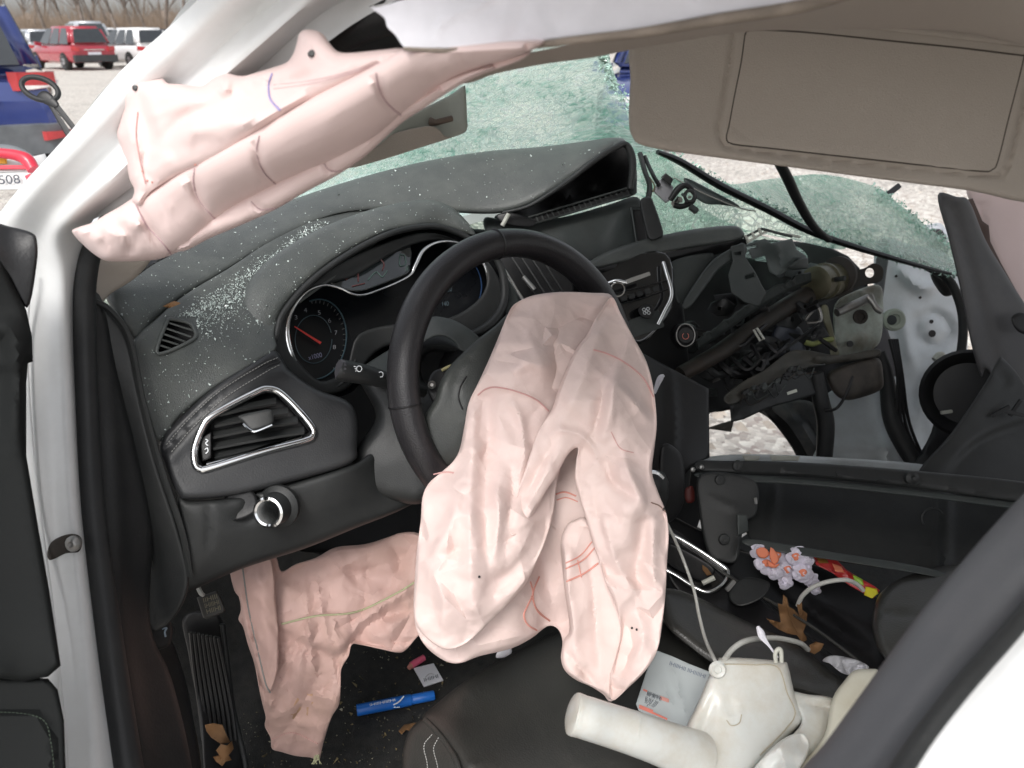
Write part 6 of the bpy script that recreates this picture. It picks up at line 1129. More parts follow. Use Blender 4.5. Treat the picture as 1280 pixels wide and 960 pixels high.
f3.ridge([(340, 926), (364, 918), (398, 936)], .003, 4).ridge([(460, 800), (490, 782), (516, 770)], .010, 12).ridge([(446, 808), (480, 806), (510, 790)], -.005, 8)
f3.facet((285, 550, 660, 955), 20, .0055, 51, ang=1.0, st=1.8).facet((285, 550, 660, 955), 10, .0011, 58, ang=.2, st=1.6).crumple((290, 525, 680, 945), 20, .005, 16, 50, 51).crumple((330, 430, 780, 945), 40, .0055, 14, 50, 52, ang=1.9).crumple((440, 525, 740, 820), 16, .006, 14, 40, 53).crumple((290, 525, 680, 945), 120, .0015, 6, 20, 54)
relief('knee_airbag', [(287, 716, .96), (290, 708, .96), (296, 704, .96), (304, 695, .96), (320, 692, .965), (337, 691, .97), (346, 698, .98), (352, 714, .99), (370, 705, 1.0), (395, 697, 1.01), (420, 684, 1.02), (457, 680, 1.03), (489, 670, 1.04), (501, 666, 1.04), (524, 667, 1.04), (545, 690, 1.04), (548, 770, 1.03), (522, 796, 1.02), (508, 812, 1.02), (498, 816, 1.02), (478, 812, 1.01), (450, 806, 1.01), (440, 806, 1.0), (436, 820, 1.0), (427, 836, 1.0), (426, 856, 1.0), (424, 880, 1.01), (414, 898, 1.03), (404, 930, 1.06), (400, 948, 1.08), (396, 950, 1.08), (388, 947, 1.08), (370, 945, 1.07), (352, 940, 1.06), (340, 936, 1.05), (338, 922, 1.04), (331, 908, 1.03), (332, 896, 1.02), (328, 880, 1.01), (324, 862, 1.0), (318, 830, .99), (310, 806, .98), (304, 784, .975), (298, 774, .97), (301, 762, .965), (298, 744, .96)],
    pink3, wreck, res=4, thick=.02, edge=(5, .005), folds=f3, key='kab', n=4, label='stained dusty pink knee airbag slumped under the dashboard')
kb = bpy.data.objects['knee_airbag']
line_on('seam', 'kab', [(352, 780), (395, 770), (445, 765), (495, 742), (518, 728)], .0014, greenthread, kb)
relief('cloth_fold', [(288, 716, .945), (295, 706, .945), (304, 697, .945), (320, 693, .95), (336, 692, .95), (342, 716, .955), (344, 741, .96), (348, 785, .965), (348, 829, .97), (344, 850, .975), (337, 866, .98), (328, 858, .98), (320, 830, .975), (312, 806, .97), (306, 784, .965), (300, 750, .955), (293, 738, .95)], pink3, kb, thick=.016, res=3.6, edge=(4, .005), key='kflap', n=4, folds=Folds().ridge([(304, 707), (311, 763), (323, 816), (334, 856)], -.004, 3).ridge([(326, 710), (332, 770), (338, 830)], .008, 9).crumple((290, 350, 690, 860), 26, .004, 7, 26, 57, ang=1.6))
line_on('seam', 'kflap', [(303, 708), (311, 763), (323, 816), (332, 854), (338, 866)], .0010, greythread, kb)
stitches('seam_stitching', 'kab', [(340, 924), (366, 916), (398, 930)], pinkthread, kb, step=3, r=.0007)
relief('rust_stain', onto('kab', [(366, 884), (372, 872), (380, 862), (386, 868), (394, 866), (392, 878), (386, 884), (384, 896), (374, 890), (366, 900), (362, 894)], .0004), mat('stain', (.40, .25, .16), .8, var=.3, vs=40), kb, thick=.0010, edge=(3, .0008), res=4)
for k in range(9): tube('frayed_thread', [(396 + k % 3, 942, 1.075), (395 + rnd.uniform(-3, 4), 948, 1.075), (394 + rnd.uniform(-5, 8), 955, 1.075)], .0006, greenthread, kb, seg=4, n=2)

# ================================================================ FLOOR, PEDALS
FLZ = .285
patch('floor', [[(x, y, FLZ + (.05 if x > .9 else 0) + (.10 if y > 1.15 else 0)) for x in (.10, .35, .6, .85, 1.0, 1.15, 1.28)] for y in (-1.0, -.4, .1, .5, .8, 1.05)], carpet, wreck, px=False, nu=3, nv=3, thick=.02, label='black carpet')
patch('passenger_floor', [[(x, y, FLZ + .05) for x in (1.27, 1.5, 1.75)] for y in (-1.0, -.3, .3, .72)], carpet, wreck, px=False, nu=3, nv=3, thick=.02)
patch('toe_board', [[(x, y, z) for x in (.10, .35, .6, .9)] for y, z in ((1.0, .28), (1.12, .33), (1.22, .50), (1.30, .75))], carpet, wreck, px=False, nu=3, nv=3, thick=.02)
relief('sill_plate', [(150, 770, .86), (190, 780, .88), (214, 800, .92), (232, 850, .98), (242, 900, 1.0), (252, 960, 1.0), (262, 1080, .98), (170, 1080, .86), (158, 960, .87), (150, 880, .86), (142, 820, .86)], plastic, wreck, thick=.03, res=9, edge=(8, .01), folds=Folds().ridge([(180, 800), (200, 880), (210, 980)], .01, 14), label='scuffed black kick panel')
relief('hood_release_cover', [(144, 796, .855), (150, 778, .86), (164, 764, .868), (182, 758, .875), (206, 764, .885), (214, 778, .89), (216, 790, .89), (212, 806, .885), (200, 812, .875), (176, 820, .865), (158, 822, .86), (148, 812, .855)], plastic, wreck, thick=.025, res=6, edge=(5, .005), key='hr', folds=Folds().ridge([(150, 790), (170, 774), (206, 774)], .006, 6).ridge([(172, 806), (188, 800), (196, 806)], .005, 5))
line_on('release_symbol', 'hr', [(203, 786), (208, 785), (206, 790), (207, 796)], .0011, mat('pale_blue_print', (.4, .5, .6), .5), wreck)
tube('pale_plug', [(208, 752, .89), (213, 758, .89), (216, 766, .89)], [.004, .005, .003], bonem, wreck, seg=8)
# dead pedal with long ribs
for k in range(8):
    x = 238 + k * 5; tube('carpet_rib', [(x, 790 + k, 1.10), (x + 5 + k * .5, 840, 1.12), (x + 12 + k * .8, 890, 1.13), (x + 16 + k * .8, 925, 1.13)], .0025, black, wreck, seg=6)
relief('dead_pedal', [(230, 770, 1.11), (275, 770, 1.13), (282, 830, 1.15), (296, 900, 1.16), (304, 1000, 1.14), (262, 1000, 1.08), (250, 900, 1.12), (236, 820, 1.12)], black, wreck, thick=.02, res=9, edge=(5, .004))
tube('mat_edge', [(278, 780, 1.12), (284, 830, 1.13), (292, 890, 1.14), (306, 950, 1.13), (312, 1000, 1.12)], .004, rubber, wreck, seg=8)
pb = relief('connector_block', [(246, 747, .98), (271, 738, .985), (275, 744, .985), (282, 762, .985), (280, 766, .985), (258, 774, .98), (254, 772, .98)], mat('brown_black_plastic', (.035, .033, .03), .5, var=.2), wreck, thick=.03, res=4, smooth=False, edge=(3, .003), label='small printed connector hanging under the dash')
gp = mat('worn_gold_print', (.20, .18, .12), .6)
for s_, y in (('IIHIII', 752), ('IHIIIHI', 759), ('HIIHI', 766)): lettering('print', s_, (254 + (y - 752) * .3, y + 1.5, .9765), (272 + (y - 752) * .3, y - 4, .9805), 6, gp, pb)
tube('connector_lead', [(246, 722, .975), (247, 732, .975), (251, 741, .975), (254, 744, .978)], .0028, hose, wreck, seg=6)
for k in range(5): bar('bracket_tooth', (262 + k * 4, 717 - k * 2, .95), (264 + k * 4, 715 - k * 2, .95), .003, .003, greyplastic, wreck)
tube('brake_pedal_arm', [(420, 700, 1.15), (400, 760, 1.14), (392, 800, 1.13)], .008, black, wreck, seg=8)
# debris in the carpet
def scatter(name, label, cat, n, fn, mats_, rr, parent=None):
    V = []; Fc = []
    for i in range(n):
        c = fn(); r_ = rnd.uniform(*rr) * (1 if rnd.random() < .8 else 1.8); o = len(V); s3 = [Vector((rnd.uniform(-1, 1), rnd.uniform(-1, 1), rnd.uniform(-1, 1))).normalized() * r_ for _ in range(4)]
        V += [c + q for q in s3]; Fc += [(o, o + 1, o + 2), (o, o + 2, o + 3), (o, o + 3, o + 1), (o + 1, o + 3, o + 2)]
    o = mesh_obj(name, V, Fc, mats_, parent, smooth=False); return tag(o, label, cat, kind='stuff')
def floorpt():
    while True:
        x = rnd.uniform(300, 560); y = rnd.uniform(790, 980); v = PZ(x, y, FLZ + .003)
        return v
scatter('floor_crumbs', 'pale crumbs, grit and glass grains scattered on the black footwell carpet', 'grit', 420, floorpt, mat('grit', (.26, .24, .18), .8, var=.7, vs=30), (.0006, .0019))
scatter('straw_bits', 'dry brown plant bits on the footwell carpet', 'debris', 160, floorpt, mat('straw', (.13, .10, .05), .9, var=.5, vs=20), (.0012, .0045))
def sp(): 
    while True:
        x = rnd.gauss(258, 40); y = rnd.uniform(380, 560)
        t = rnd.random()
        if t < .78:   # drift along the crease and beside the hood
            f = rnd.random() ** .8; x = 215 + f * 190 + rnd.gauss(0, 8); y = 402 - f * 128 + abs(rnd.gauss(0, 1)) * (30 * (1 - abs(f - .5)))
        elif t < .9: f = rnd.random(); x = 205 + f * 140 + rnd.gauss(0, 3); y = 550 - f * 108 + rnd.gauss(0, 4)
        else: x = rnd.uniform(180, 360); y = rnd.uniform(310, 520)
        if SURF['sidepad'].inside(np.array([[x, y]]))[0] and not (192 < x < 246 and 396 < y < 444): return P(x, y, SURF['sidepad'].d(x, y) - .001)
scatter('broken_glass', 'thick drift of tiny glass crumbs on the dash beside the gauge hood', 'broken glass', 3400, sp, crystal, (.0004, .0014))
def tp():
    while True:
        x = rnd.uniform(150, 770); y = rnd.uniform(180, 420)
        if SURF['toppad'].inside(np.array([[x, y]]))[0]: return P(x, y, SURF['toppad'].d(x, y) - .001)
scatter('glass_specks', 'sparse glass specks on the grey green top pad', 'broken glass', 330, tp, crystal, (.0005, .0014))
def hp_():
    while True:
        x = rnd.uniform(300, 590); y = rnd.uniform(250, 420)
        if SURF['hood'].inside(np.array([[x, y]]))[0]: return P(x, y, SURF['hood'].d(x, y) - .001)
scatter('glass_grains', 'fine glass grains sprinkled over the gauge hood', 'broken glass', 220, hp_, crystal, (.0004, .0010))

# ================================================================ SEAT
fs_ = Folds().ridge([(528, 905), (560, 868), (640, 812), (720, 770)], .004, 14).crumple((520, 900, 800, 1000), 40, .003, 7, 50, 61, ang=1.0).step([(527, 900), (540, 912), (556, 930), (568, 950), (580, 1000)], .012, 6, 40, False)
relief('seat_cushion', [(527, 898, .90), (545, 880, .93), (580, 852, .96), (620, 828, 1.0), (668, 802, 1.02), (720, 780, 1.04), (780, 768, 1.05), (850, 780, 1.05), (930, 830, 1.0), (1000, 900, .92), (1060, 1000, .80), (1060, 1120, .74), (600, 1120, .76), (586, 1010, .78), (576, 960, .80), (562, 934, .83), (548, 914, .86)], leather, wreck, thick=.10, res=8, edge=(20, .02), folds=fs_, key='seat', ctrl=[(760, 900, .92), (700, 850, .98)], label='black leather driver seat cushion')
relief('seat_front_bolster', [(530, 898, .902), (545, 908, .878), (560, 926, .848), (574, 952, .815), (584, 1000, .785), (596, 1100, .76), (500, 1100, .80), (503, 960, .88), (506, 930, .90), (514, 910, .905)], leather, wreck, thick=.08, res=6, edge=(12, .014), key='bol', label='stitched front edge of the driver seat')
for q in ([(540, 918), (530, 932), (534, 955), (536, 990)], [(548, 922), (542, 936), (547, 958), (550, 990)]): stitches('stitching', 'bol', q, mat('pale_thread', (.42, .42, .40), .7), wreck, step=3.4, r=.0008, lift=.001)
tube('seat_piping', onto('seat', [(532, 900), (546, 914), (560, 932), (572, 955), (580, 1000)], .001), .003, leather, wreck, seg=8)
relief('seat_side_bolster', [(826, 742, .98), (842, 736, 1.0), (880, 750, 1.0), (930, 775, .98), (985, 800, .96), (1036, 836, .93), (1066, 862, .90), (1060, 880, .88), (1010, 868, .87), (950, 850, .88), (900, 835, .90), (858, 806, .92), (832, 780, .94)], leather, wreck, thick=.08, res=6, edge=(14, .018), key='sb', label='side bolster of the driver seat', folds=Folds().ridge([(835, 785), (870, 812), (910, 840)], -.006, 4).ridge([(860, 760), (940, 800), (1030, 850)], -.004, 5))
stitches('stitching', 'sb', [(842, 788), (874, 810), (905, 828)], greythread, wreck, step=4, r=.0005)
patch('seat_base', [[(.35, y, z), (.55, y, z), (.82, y, z)] for y, z in ((.60, .42), (.45, .44), (.1, .44), (-.1, .44))], black, wreck, px=False, nu=3, nv=3, thick=.1)
relief('seat_track', [(640, 930, .95), (760, 946, .95), (860, 956, .95), (860, 1000, .9), (640, 1000, .9)], black, wreck, thick=.02, res=12)

# ================================================================ CONSOLE
relief('console_side', [(836, 660, 1.10), (880, 690, 1.10), (940, 740, 1.06), (1010, 800, .99), (1070, 850, .93), (1060, 862, .92), (1000, 830, .95), (930, 790, 1.0), (850, 742, 1.06), (830, 700, 1.08)], black, wreck, thick=.05, res=8, edge=(5, .005), key='cside')
relief('console_top', [(820, 640, 1.14), (870, 660, 1.15), (930, 690, 1.16), (1000, 700, 1.15), (1090, 740, 1.06), (1120, 800, .98), (1100, 850, .93), (1040, 820, .97), (960, 755, 1.05), (900, 712, 1.09), (840, 700, 1.1)], black, wreck, thick=.06, res=8, edge=(5, .005), key='ctop', folds=Folds().ridge([(940, 720), (1020, 770), (1090, 822)], -.03, 14).ridge([(920, 745), (1000, 800), (1060, 845)], .008, 5))
tube('console_rail', [(880, 700, 1.08), (940, 738, 1.04), (1010, 780, .98), (1070, 824, .93), (1100, 848, .91)], .0018, leather, wreck, seg=6)
relief('armrest', [(1092, 762, .95), (1100, 742, .97), (1120, 726, .985), (1150, 714, 1.0), (1190, 706, 1.0), (1230, 704, .99), (1260, 720, .96), (1240, 760, .92), (1190, 800, .88), (1150, 840, .86), (1120, 836, .87), (1098, 812, .89), (1090, 784, .92)], leather, wreck, thick=.10, res=7, edge=(14, .018), key='arm', folds=Folds().ridge([(1094, 764), (1130, 768), (1168, 776), (1210, 780)], -.004, 3, False), label='black leather armrest')
# gear selector frame with chrome outline
relief('shifter_plate', [(816, 650, 1.10), (840, 668, 1.10), (890, 700, 1.08), (912, 716, 1.07), (905, 732, 1.06), (892, 742, 1.055), (870, 736, 1.06), (836, 716, 1.07), (812, 700, 1.08)], gloss, wreck, thick=.02, res=6, edge=(3, .002), key='shp')
tube('chrome_shifter_frame', onto('shp', [(816, 655), (842, 669), (866, 683), (898, 704), (909, 713), (908, 723), (899, 734), (884, 740), (868, 734), (846, 720), (830, 711), (814, 700)], .003), .0030, chrome, wreck, seg=8, n=6, label='chrome outline of the gear selector')
relief('shifter_well', onto('shp', [(834, 678), (880, 700), (894, 714), (880, 726), (858, 718), (834, 702)], .001), black, wreck, thick=.01, res=6, edge=(3, -.004))
tube('white_cap', [(878, 729, 1.05), (893, 722, 1.05)], .0035, bonem, wreck, seg=8, smooth_path=False)
relief('console_switch', [(912, 738, 1.04), (930, 722, 1.05), (958, 726, 1.04), (962, 734, 1.03), (952, 748, 1.02), (928, 758, 1.02), (914, 752, 1.03)], plastic, wreck, thick=.03, res=5, edge=(3, .003))
bar('chrome_chip', (908, 738, 1.035), (918, 726, 1.04), .006, .004, dullmetal, wreck)
relief('shift_lever_base', [(826, 560, 1.06), (850, 566, 1.07), (856, 600, 1.07), (850, 640, 1.08), (826, 650, 1.08)], black, wreck, thick=.04, res=7)
lathe('shift_knob', (818, 594, 1.0), (P(818, 640, 1.02) - P(818, 594, 1.0)), [(.0, -.004), (.014, 0), (.018, .01), (.018, .03), (.012, .05), (.0, .052)], plastic, wreck, seg=20)
tube('knob_ring', [(812, 590, .985), (822, 592, .985), (829, 598, .985)], .003, chrome, wreck, seg=6)
relief('dim_bracket', [(834, 568, 1.15), (852, 574, 1.15), (846, 600, 1.15), (838, 612, 1.15)], rusty, wreck, thick=.01, res=5)
for a in ((866, 587), (877, 584), (844, 617)): lathe('bright_screw', (a[0], a[1], 1.12), -VW, [(.004, 0), (.003, .002), (0, .003)], dullmetal, wreck, seg=8)
relief('red_plug', [(856, 612, 1.14), (866, 608, 1.14), (868, 626, 1.14), (858, 628, 1.14)], mat('dim_red', (.08, .012, .01), .5), wreck, thick=.02, res=4)
tube('white_shard', [(818, 492, 1.12), (822, 480, 1.12), (826, 472, 1.12), (830, 469, 1.12)], [.002, .004, .0045, .002], whitepaper, wreck, seg=6)
# --- broken glovebox frame lying across the console
gb = thing('glovebox_frame', 'broken black glovebox frame lying across the passenger footwell', 'car part', tuple(P(1060, 640, 1.12)))
relief('frame_top_rail', [(872, 576, 1.14), (900, 576, 1.14), (1000, 578, 1.13), (1140, 588, 1.10), (1300, 606, 1.06), (1300, 630, 1.055), (1140, 610, 1.09), (1000, 596, 1.12), (880, 590, 1.135)], plastic, gb, thick=.04, res=6, edge=(4, .005), key='gbr', folds=Folds().ridge([(890, 586), (1000, 590), (1140, 603), (1290, 622)], .004, 3))
relief('frame_lip', [(880, 590, 1.135), (1000, 598, 1.12), (1140, 612, 1.09), (1300, 632, 1.055), (1300, 640, 1.05), (1140, 620, 1.085), (1000, 606, 1.115), (884, 600, 1.13)], greyplastic, gb, thick=.03, res=6, edge=(3, .003))
relief('frame_left_block', [(876, 592, 1.13), (942, 600, 1.12), (946, 640, 1.11), (930, 656, 1.10), (922, 700, 1.08), (900, 702, 1.09), (884, 690, 1.10), (874, 640, 1.12)], plastic, gb, thick=.05, res=6, edge=(4, .004), key='gbl', folds=Folds().ridge([(880, 620), (930, 640)], .003, 3).ridge([(922, 656), (922, 700)], .003, 3))
relief('frame_back_panel', [(944, 586, 1.20), (1060, 592, 1.19), (1180, 602, 1.16), (1300, 618, 1.12), (1300, 720, 1.06), (1180, 716, 1.06), (1060, 704, 1.08), (940, 678, 1.10)], plastic, gb, thick=.02, res=6, edge=(3, .003), key='gbp', folds=Folds().ridge([(1182, 622), (1182, 712)], .010, 7, False).ridge([(968, 606), (964, 680)], .006, 4, False))
relief('frame_front_lip', [(940, 674, 1.05), (1040, 690, 1.03), (1140, 706, 1.0), (1180, 716, .99), (1176, 722, .985), (1130, 714, .995), (1040, 700, 1.02), (940, 684, 1.045)], greyplastic, gb, thick=.02, res=6, edge=(2, .002))
lathe('frame_peg', (1138, 597, 1.075), -VW, [(.010, 0), (.009, .006), (.004, .008), (0, .006)], plastic, gb, seg=16)
for x, y, d in ((900, 600, 1.125), (922, 582, 1.125), (905, 674, 1.09)): lathe('frame_peg', (x, y, d), -VW, [(.008, 0), (.007, .003), (.003, .004), (0, .003)], plastic, gb, seg=14)
tube('moulded_ring', [(1166 + 14 * math.cos(t), 648 + 13 * math.sin(t), SURF['gbp'].d(1166, 648) - .004) for t in np.linspace(0, 6.28, 13)[:-1]], .0015, plastic, gb, closed=True, seg=5, n=2)
relief('frame_latch', [(921, 642, 1.09), (934, 644, 1.09), (936, 664, 1.09), (922, 670, 1.085)], greyplastic, gb, thick=.01, res=4, smooth=False, edge=(2, .002))
bar('bright_clip', (944, 622, 1.10), (945, 630, 1.10), .004, .004, dullmetal, gb)
for x0, x1 in ((928, 950), (962, 1000)): relief('bright_chip', [(x0, 569, 1.29), (x1, 570, 1.3), (x1 - 2, 576, 1.3), (x0 + 3, 576, 1.29)], bonem, wreck, thick=.005, res=5, smooth=False, edge=(1, .001))

# ================================================================ NEAR PILLAR at lower right
relief('belt_pillar_trim', [(1296, 600, .42), (1340, 560, .43), (1360, 640, .40), (1330, 700, .385), (1280, 772, .37), (1200, 862, .345), (1140, 940, .33), (1060, 1060, .31), (960, 1080, .33), (996, 972, .36), (1030, 930, .365), (1080, 862, .375), (1150, 766, .39), (1230, 670, .41)], mat('dark_grey_pillar_trim', (.068, .070, .077), .6, var=.08, vs=5, bump=.25, bs=1100, dust=.12, dustc=(.16, .15, .16)), wreck, thick=.035, res=8, edge=(20, .007), n=4, key='bp', folds=Folds().ridge([(1290, 720), (1200, 820), (1100, 950), (1060, 1010)], -.0025, 12, False), label='dark grey trim of the pillar beside the driver door')
tube('door_opening_seal', [(1380, 640, .385), (1326, 712, .375), (1282, 770, .362), (1200, 864, .338), (1140, 944, .322), (1080, 1040, .30)], .0045, rubber, wreck, seg=10)
patch('rear_door_jamb', [[(1400, 640, .38), (1336, 712, .37), (1284, 778, .358), (1206, 866, .336), (1150, 944, .32), (1100, 1040, .30)], [(1420, 680, .365), (1350, 745, .355), (1296, 812, .345), (1226, 900, .325), (1170, 985, .31), (1120, 1070, .295)], [(1450, 700, .37), (1380, 770, .36), (1320, 850, .35), (1250, 940, .33), (1190, 1020, .315), (1140, 1100, .30)], [(1500, 760, .34), (1420, 840, .335), (1360, 910, .325), (1290, 1000, .31), (1240, 1070, .295), (1180, 1140, .285)]], white, wreck, nu=5, nv=5, thick=.02, label='white painted jamb behind the driver door opening')

# ================================================================ LOOSE THINGS
# white plastic filler neck reservoir on the seat
rv = thing('washer_reservoir', 'milky white plastic washer fluid reservoir with filler neck lying on the driver seat', 'reservoir', tuple(P(900, 960, .82)))
relief('tank', [(897, 826, .80), (903, 822, .80), (940, 823, .80), (978, 827, .80), (985, 832, .80), (992, 862, .79), (1001, 888, .785), (1003, 900, .78), (990, 916, .775), (960, 944, .76), (930, 980, .74), (900, 1040, .72), (820, 1040, .72), (838, 960, .75), (852, 930, .76), (858, 908, .77), (872, 880, .78), (884, 850, .79)], milky, rv, thick=.07, res=4.5, edge=(9, .011), belly=.004, key='tank', n=3, folds=Folds().facet((810, 1010, 815, 1045), 26, .0012, 91).ridge([(894, 870), (880, 910), (866, 960)], -.004, 8).ridge([(905, 890), (912, 899), (924, 894), (924, 882)], .0014, 2))
tube('filler_neck', [(718, 893, .725), (735, 898, .725), (760, 906, .73), (800, 919, .735), (835, 932, .745), (870, 948, .76)], [.0185, .0190, .0192, .0200, .0215, .026], milky, rv, seg=26)
lathe('neck_mouth', (719, 893, .7248), P(718, 893, .725) - P(760, 906, .73), [(.0190, -.006), (.0194, 0), (.0188, .0022), (.0160, .0036), (.010, .0042), (0, .0044)], milky, rv, seg=26)
tube('mould_seam', [(800 + 1.5 * math.sin(t * 3), 919 + 26 * math.cos(t), .735 - .0205 * math.sin(t)) for t in np.linspace(.4, 2.7, 9)], .0005, milky, rv, seg=5)
relief('tank_bracket', [(986, 866, .80), (1010, 868, .80), (1042, 874, .80), (1040, 900, .79), (1030, 930, .77), (1000, 960, .75), (960, 990, .73), (950, 970, .735), (985, 925, .76), (1002, 900, .78)], milky, rv, thick=.04, res=6, edge=(5, .006), folds=Folds().ridge([(1004, 880), (1030, 884), (1034, 900)], -.006, 4))
relief('tank_arm', [(1040, 874, .78), (1056, 850, .79), (1068, 838, .795), (1086, 836, .795), (1098, 840, .79), (1084, 870, .77), (1060, 910, .75), (1010, 980, .72), (1000, 960, .73), (1030, 920, .755)], mat('cream_plastic', (.62, .60, .50), .45, var=.08, dust=.4, dustc=(.45, .38, .25), ds=20), rv, thick=.04, res=6, edge=(6, .007), n=4)
relief('tank_foot', [(970, 930, .735), (1000, 916, .745), (1012, 930, .74), (1000, 960, .72), (950, 1020, .70), (900, 1020, .70), (930, 975, .72)], milky, rv, thick=.05, res=3.5, edge=(4, .005), folds=Folds().facet((890, 1020, 905, 1030), 14, .006, 6))
lathe('dented_nub', (897, 837, .787), -VW, [(.009, 0), (.007, .003), (.004, .002), (.003, -.002), (0, -.002)], milky, rv, seg=14)
tube('loop', [(970, 828, .80), (969, 818, .80), (972, 812, .80), (976, 813, .80), (977, 828, .80)], .0022, mat('bone_loop', (.5, .5, .44), .5), rv, seg=8)
tube('cable_tie', [(948, 786, .82), (952, 795, .815), (962, 808, .81), (972, 822, .80)], [.0015, .0035, .0014, .0013], whitepaper, rv, seg=6)
tube('tie_head', [(947, 783, .82), (951, 791, .817), (955, 798, .814)], [.0018, .0038, .0022], whitepaper, rv, seg=8)
line_on('mould_line', 'tank', [(903, 830), (940, 831), (972, 834), (984, 866), (994, 892), (980, 914), (950, 944)], .0006, mat('grimy_seam', (.40, .35, .26), .6), rv)
for q in ([(908, 900), (914, 907), (924, 904), (927, 893)], [(872, 920), (890, 940), (880, 952)]): line_on('scratch', 'tank', q, .0005, MATS['grimy_seam'], rv)
hs_ = tube('thin_hose', [(834, 655, .93), (846, 680, .94), (858, 710, .94), (868, 740, .92), (874, 770, .89), (882, 800, .85), (892, 822, .80), (897, 834, .788)], .0019, hose, rv, seg=8, label='thin grey tube rising from the tank')
tube('hose', [(906, 824, .80), (915, 812, .815), (930, 802, .83), (950, 798, .86), (975, 798, .88), (1000, 804, .90), (1010, 812, .92)], .0030, hose, rv, seg=8)
tube('hose', [(997, 757, 1.0), (1003, 745, .99), (1016, 734, .98), (1036, 727, .97), (1058, 725, .97), (1072, 731, .98), (1079, 738, .985)], .0028, hose, rv, seg=8)
# envelope / printed sheet
en = relief('mailing_bag', [(818, 812, .93), (840, 820, .925), (862, 830, .915), (888, 840, .905), (886, 860, .90), (872, 880, .885), (856, 914, .86), (846, 914, .86), (820, 900, .88), (798, 888, .90), (795, 880, .90), (806, 845, .92)], paper, None, thick=.003, res=5, edge=(2, .0008), smooth=False, key='env', folds=Folds().ridge([(834, 826), (846, 852), (852, 880), (860, 900)], .004, 3).ridge([(826, 848), (834, 870), (846, 890)], .003, 3), origin=tuple(P(840, 870, .90)))
tag(en, 'crumpled grey paper bag with red and black print beside the reservoir', 'envelope')
def strip(x0, y0, x1, y1, w_, mm, nm='print'):
    za = SURF['env'].d(x0, y0) - .0012; zb = SURF['env'].d(x1, y1) - .0012; bar(nm, (x0, y0, za), (x1, y1, zb), w_, .0006, mm, en, bev=.05)
strip(799, 883, 816, 890, .0042, redink); strip(816, 891, 834, 899, .0022, redink)
strip(825, 872, 836, 876, .0042, mat('faded_red', (.62, .3, .26), .7)); strip(804, 862, 809, 864, .002, redink)
for k, s_ in enumerate(('IHIIHIIHIHH', 'III III I II')): lettering('print', s_, (808, 868 + k * 1.5, SURF['env'].d(808, 868) - .0015), (826, 875 + k * 1.5, SURF['env'].d(826, 875) - .0015), 5, ink, en)
for k in range(5): lettering('print', ['II IH III', 'IHII III', 'III II IIII', 'HII II', 'II I'][k], (806 - k * .3, 873 + k * 2.6, SURF['env'].d(806, 875) - .0014), (822 - k * 2, 880 + k * 2.6, SURF['env'].d(822, 880) - .0014), 3.2, ink, en)
lettering('print', 'IHIIIHII IIHIIIIHI', (836, 831, SURF['env'].d(836, 831) - .0014), (881, 848, SURF['env'].d(881, 847) - .0014), 5, mat('blue_grey_print', (.17, .20, .27), .7), en)
# blue marker
mk0, mk1 = PZ(446, 888, FLZ + .012), PZ(543, 869, FLZ + .012)
mk = thing('marker_pen', 'thick blue marker pen lying on the footwell carpet', 'marker', tuple(PZ(495, 879, FLZ)))
ax_ = (mk1 - mk0); ml = ax_.length
lathe('barrel', tuple(mk0), ax_, [(.0085, 0), (.0095, .001), (.0095, ml * .68), (.0088, ml * .70), (.0078, ml * .71)], bluepl, mk, px=False, seg=20)
lathe('cap', tuple(mk0), ax_, [(.0072, ml * .70), (.0083, ml * .715), (.0083, ml * .985), (.0075, ml), (0, ml)], bluepl, mk, px=False, seg=20)
dm = dep(mk0) - .0125
lettering('print', 'IHIIlHIIlIHI', (462, 883, dm + .002), (494, 876.5, dm + .002), 3.4, whiteink, mk)
tube('print', [(492, 881, dm + .002), (499, 877, dm), (505, 870, dm + .001)], .0011, whiteink, mk, seg=5)
tube('print', [(492, 884, dm + .006), (500, 884, dm + .006)], .0007, whiteink, mk, seg=5)
# small white tag and pink cap
tg = PZ(535, 845, FLZ); q = [PZ(x, y, FLZ + .006) for x, y in ((517, 835), (542, 829), (554, 850), (530, 858))]
t_ = mesh_obj('paper_tag', q + [v - Vector((0, 0, .002)) for v in q], [(0, 1, 2, 3), (7, 6, 5, 4), (0, 4, 5, 1), (1, 5, 6, 2), (2, 6, 7, 3), (3, 7, 4, 0)], whitepaper, None, smooth=False, origin=tuple(tg)); tag(t_, 'small square white paper tag on the carpet beside the pink plastic piece', 'tag')
def dz(x, y, z): return (x, y, dep(PZ(x, y, z)))
lettering('print', 'IHIIHI', dz(530, 852.5, FLZ + .0075), dz(548, 847, FLZ + .0075), 4.5, ink, t_)
tube('print', [dz(532, 846, FLZ + .0072), dz(537, 842, FLZ + .0072), dz(543, 843, FLZ + .0072)], .0005, greythread, t_, seg=4)
pk = thing('lipstick_cap', 'small bright pink plastic piece next to the white tag', 'plastic piece', tuple(PZ(522, 826, FLZ)))
tube('pink_body', [dz(514, 832, FLZ + .008), dz(520, 828, FLZ + .008), dz(530, 822, FLZ + .008)], [.0062, .0064, .0058], pinkpl, pk, seg=12, smooth_path=False)
tube('pale_tip', [dz(511, 835, FLZ + .008), dz(515, 831, FLZ + .008)], [.004, .0058], mat('salmon_tip', (.6, .25, .2), .5), pk, seg=10, smooth_path=False)
